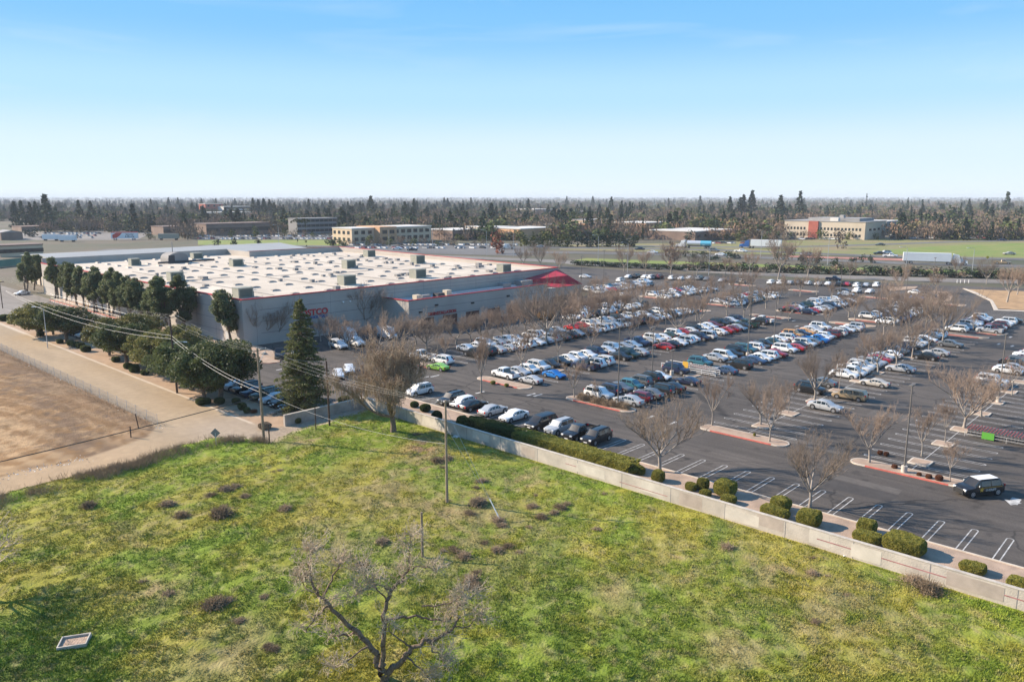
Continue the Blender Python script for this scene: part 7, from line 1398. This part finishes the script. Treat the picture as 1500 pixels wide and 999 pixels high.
for i, (px_, pb, pt, k, w, ck, nm, lb) in enumerate(((436, 362, 318, 'p', 1.1, 'p', 'palm_tree', 'left one of two shaggy palms in front of the grey office'), (449, 362, 318, 'p', 1.1, 'p', 'palm_tree', 'right one of two shaggy palms in front of the grey office'), (992, 335, 303, 'p', 1.0, 'o', 'palm_tree', 'lone palm beyond the highway near the brown restaurant'), (728, 372, 336, 'r', .8, 'x', 'oak_tree', 'rust-coloured tree in front of the highway'), (1096 - 3, 345, 322, 'r', 1.2, 'x', 'oak_tree', 'reddish-brown round tree left of the beige office'), (424, 330, 296, 'r', 1.3, 'o', 'oak_tree', 'large yellowish-green round tree behind the mall'), (982, 392, 352, 'r', .8, 'b', 'oak_tree', 'tall ivy-covered tree standing before the tanker'), (840, 338, 310, 'r', 1.1, 'r', 'oak_tree', 'rounded olive-green tree above the white-roofed shops'), (718, 350, 326, 'r', 1.2, 'r', 'oak_tree', 'dark green tree left of the white-roofed shops'), (1010, 354, 337, 'r', 1.3, 'c', 'oak_tree', 'dense dark green tree by the brown restaurant'), (1055, 332, 318, 'r', 1.2, 'c', 'oak_tree', 'dark green block-like tree behind the brown restaurant'), (1370, 333, 297, 'r', 1.3, 'c', 'oak_tree', 'big dark rounded tree right of the orange house'), (1392, 333, 300, 'r', 1.2, 'r', 'oak_tree', 'second rounded dark tree beyond the far right parking'), (44, 347, 328, 'r', 1.3, 'c', 'oak_tree', 'round dark tree by the sheds at the far left'), (218, 351, 338, 'r', 1.6, 'r', 'oak_tree', 'low spreading tree right of the lettered trailer'), (319, 362, 350, 'r', 1.2, 'c', 'oak_tree', 'small dark tree on the mall lawn, leftmost'), (343, 362, 348, 'r', 1.2, 'c', 'oak_tree', 'small dark tree on the mall lawn, second'), (379, 362, 348, 'r', 1.2, 'c', 'oak_tree', 'small dark tree on the mall lawn, third'), (487, 360, 342, 'r', 1.4, 'c', 'oak_tree', 'round green tree at the left end of the tan office'), (1227, 364, 334, 'r', .8, 'b', 'oak_tree', 'slim brown tree in front of the beige office'), (1273, 350, 326, 'r', .9, 'c', 'oak_tree', 'dark ivy-like tree at the corner of the beige office'), (1320, 350, 325, 'r', 1.0, 'c', 'oak_tree', 'dark tree left of the orange gabled house'), (1160, 388 - 8, 362, 'r', 1.1, 'b', 'oak_tree', 'low olive tree beside the highway, left of the white van'), (1250, 384, 375, 'r', 1.3, 'c', 'shrub', 'dark round shrub in the red median, first'), (1264, 384, 378, 'r', 1.3, 'c', 'shrub', 'small dark shrub in the red median, second'), (1275, 385, 377, 'r', 1.5, 'c', 'shrub', 'dark shrub in the red median, third'))):
    far_thing(k, px_, pb, pt, lb, nm, w, ck, i)
for i in range(15):  # pale willow-like row in front of the shops, then dark rounded row
    px_ = 762 + i * 10 if i < 8 else 846 + (i - 8) * 14
    far_thing('r', px_, 361.5, 337 + (i % 3), ('pale olive willow-like tree' if i < 8 else 'dark rounded evergreen') + ' beside the highway, %s in the row from the left' % ORD[i + 1], 'roadside_tree', 1.0 if i < 8 else 1.35, 'o' if i < 8 else 'c', i)
for i, px_ in enumerate(range(845, 1000, 11)): far_thing('r', px_, 388.5 + (px_ - 845) * .05, 378.5 + (px_ - 845) * .05 + (i % 2), 'low dark bush in the hedge between the frontage road and the highway', 'roadside_bush', 1.8, 'c', i)['group'] = 'low dark bushes along the highway'
for i, px_ in enumerate(range(1008, 1500, 12)): far_thing('r', px_, 396 + (px_ - 1008) * .026, 390 + (px_ - 1008) * .026 + (i % 3), 'low dark bush at the foot of the green verge', 'roadside_bush', 2.2, 'c' if i % 3 else 'b', i)['group'] = 'low bushes at the foot of the green verge'
for i, (px_, py_) in enumerate(((1004, 372), (1018, 374), (1032, 375), (1046, 377), (1066, 375), (1076, 374), (1140, 378), (1175, 383), (1200, 382), (1222, 386))): far_thing('r', px_, py_ + 4, py_ - 6, 'dark bush between the highway lanes and the green verge', 'roadside_bush', 1.8, 'c', i)['group'] = 'dark bushes beside the highway lanes'
rt = random.Random(12); q_ = []
for a0, a1, b0, b1, n_ in ((292, 498, 351, 346, 20), (498, 640, 363, 358, 16), (640, 760, 366, 352, 16), (1150, 1300, 352, 349, 14), (1300, 1500, 351, 343, 30), (870, 1010, 352, 346, 12), (1076, 1150, 356, 350, 8)):
    for k in range(n_): q_.append((a0 + (a1 - a0) * (k + rt.random()) / n_, b0 + (b1 - b0) * rt.random()))
for i, (px_, py_) in enumerate(q_):
    far_thing('b' if i % 4 else 'r', px_, py_, py_ - rt.uniform(10, 17), 'brown street tree standing before the buildings beyond the highway and the warehouse', 'street_tree', rt.uniform(.9, 1.4), 'b' if i % 4 else 'o', i)['group'] = 'brown street trees before the far buildings'
# the town's trees that read as one mass
rr = np.random.default_rng(21); allV = []; allF = []; allC = []; off = 0
def in_foot(x, y):
    for (xa, xb, ya, yb, h) in FOOT:
        if xa - 3 < x < xb + 3 and ya - 3 < y < yb + 3: return True
    return False
def put(x, y, kind, h, wide, c):
    global off
    V, F = FP_[kind][rr.integers(0, 4)]; a = rr.uniform(0, 6.28); ca, sa = math.cos(a), math.sin(a); V = V * np.array([h * wide, h * wide, h]); V = np.stack([V[:, 0] * ca - V[:, 1] * sa + x, V[:, 0] * sa + V[:, 1] * ca + y, V[:, 2]], -1)
    allV.append(V); allF.append(F + off); off += len(V); allC.append(np.tile(np.array(c) * rr.uniform(.8, 1.2), (len(V), 1)))
cnt = 0
while cnt < 10500:
    fr_ = rr.random(); px_ = rr.uniform(-30, 1530)
    if cnt < 3600: py_ = rr.uniform(316, 352)
    elif cnt < 6800: py_ = rr.uniform(300, 320)
    elif cnt < 9300: py_ = 292.5 + 9 * rr.random() ** .8
    else: py_ = rr.uniform(290.0, 292.8)
    if py_ > 341 and (280 < px_ < 500 or 1140 < px_ < 1305 or px_ < 270): continue
    if py_ > 347 and 495 < px_ < 640: continue
    if py_ > 326 and (1148 < px_ < 1300 or px_ < 60): continue
    x, y = G(px_, py_)
    if py_ > 312 and in_foot(x, y): continue
    if py_ > 338 and rr.random() < .4: continue
    k = rr.random(); left = px_ < 760
    if py_ > 318: pc, pb_ = .07, .60
    elif py_ > 302: pc, pb_ = (.20 if left else .08), .42
    else: pc, pb_ = (.32 if left else .14), .30
    if py_ < 292.6: put(x, y, 'r' if k > .35 else 'c', rr.uniform(13, 24), rr.uniform(2.0, 3.5) if k > .35 else 1.6, random.choice(TC['c'])); cnt += 1; continue
    if k < pc: put(x, y, 'c', rr.uniform(11, 20), rr.uniform(1.1, 1.6), random.choice(TC['c']))
    elif k < pc + pb_: put(x, y, 'b', rr.uniform(8, 15), rr.uniform(1.4, 2.2), random.choice(TC['b']))
    elif k < pc + pb_ + .04: put(x, y, 's', rr.uniform(12, 18), 1, random.choice(TC['s']))
    else: put(x, y, 'r', rr.uniform(8, 15), rr.uniform(1.3, 2.1), random.choice(TC['r']))
    cnt += 1
V = np.concatenate(allV); F = np.concatenate(allF); Cc = np.concatenate(allC)
tag(link('far_woodland', np_mesh('far_woodland', V, F, M['far_leaf'], Cc)), 'hazy mass of dark conifers and bare brown trees over the far town to the horizon', 'trees', None, 'stuff')
print('far tris', len(F))
# thin bare vines on frames at the left edge, and the green screened fence beyond
t = thing('green_fence', 'long green screened fence at the far left beyond the pines', 'fence', (*G(0, 395), 0)); p, q = G(-30, 395), G(62, 385); b_ = G(0, 395)
MB().face([(p[0] - b_[0], p[1] - b_[1], 0), (q[0] - b_[0], q[1] - b_[1], 0), (q[0] - b_[0], q[1] - b_[1], 3.2), (p[0] - b_[0], p[1] - b_[1], 3.2)]).face([(p[0] - b_[0], p[1] - b_[1] + .1, 0), (q[0] - b_[0], q[1] - b_[1] + .1, 0), (q[0] - b_[0], q[1] - b_[1] + .1, 3.2), (p[0] - b_[0], p[1] - b_[1] + .1, 3.2)]).build('screen', M['fence_green'], t)
# ================================================================ HAZE
hm = bpy.data.materials.new('haze'); hm.use_nodes = True; n = hm.node_tree.nodes; n.clear(); vo = n.new('ShaderNodeVolumePrincipled'); vo.inputs['Color'].default_value = (.84, .91, 1.0, 1); vo.inputs['Density'].default_value = .00010; vo.inputs['Anisotropy'].default_value = 0
oo = n.new('ShaderNodeOutputMaterial'); hm.node_tree.links.new(vo.outputs[0], oo.inputs['Volume'])
hzb = MB().box(-9200, 12200, -9200, 12200, -1.1, 48).mesh('haze', hm); tag(link('haze', hzb), 'pale blue air haze over the whole town', 'haze', None, 'stuff')
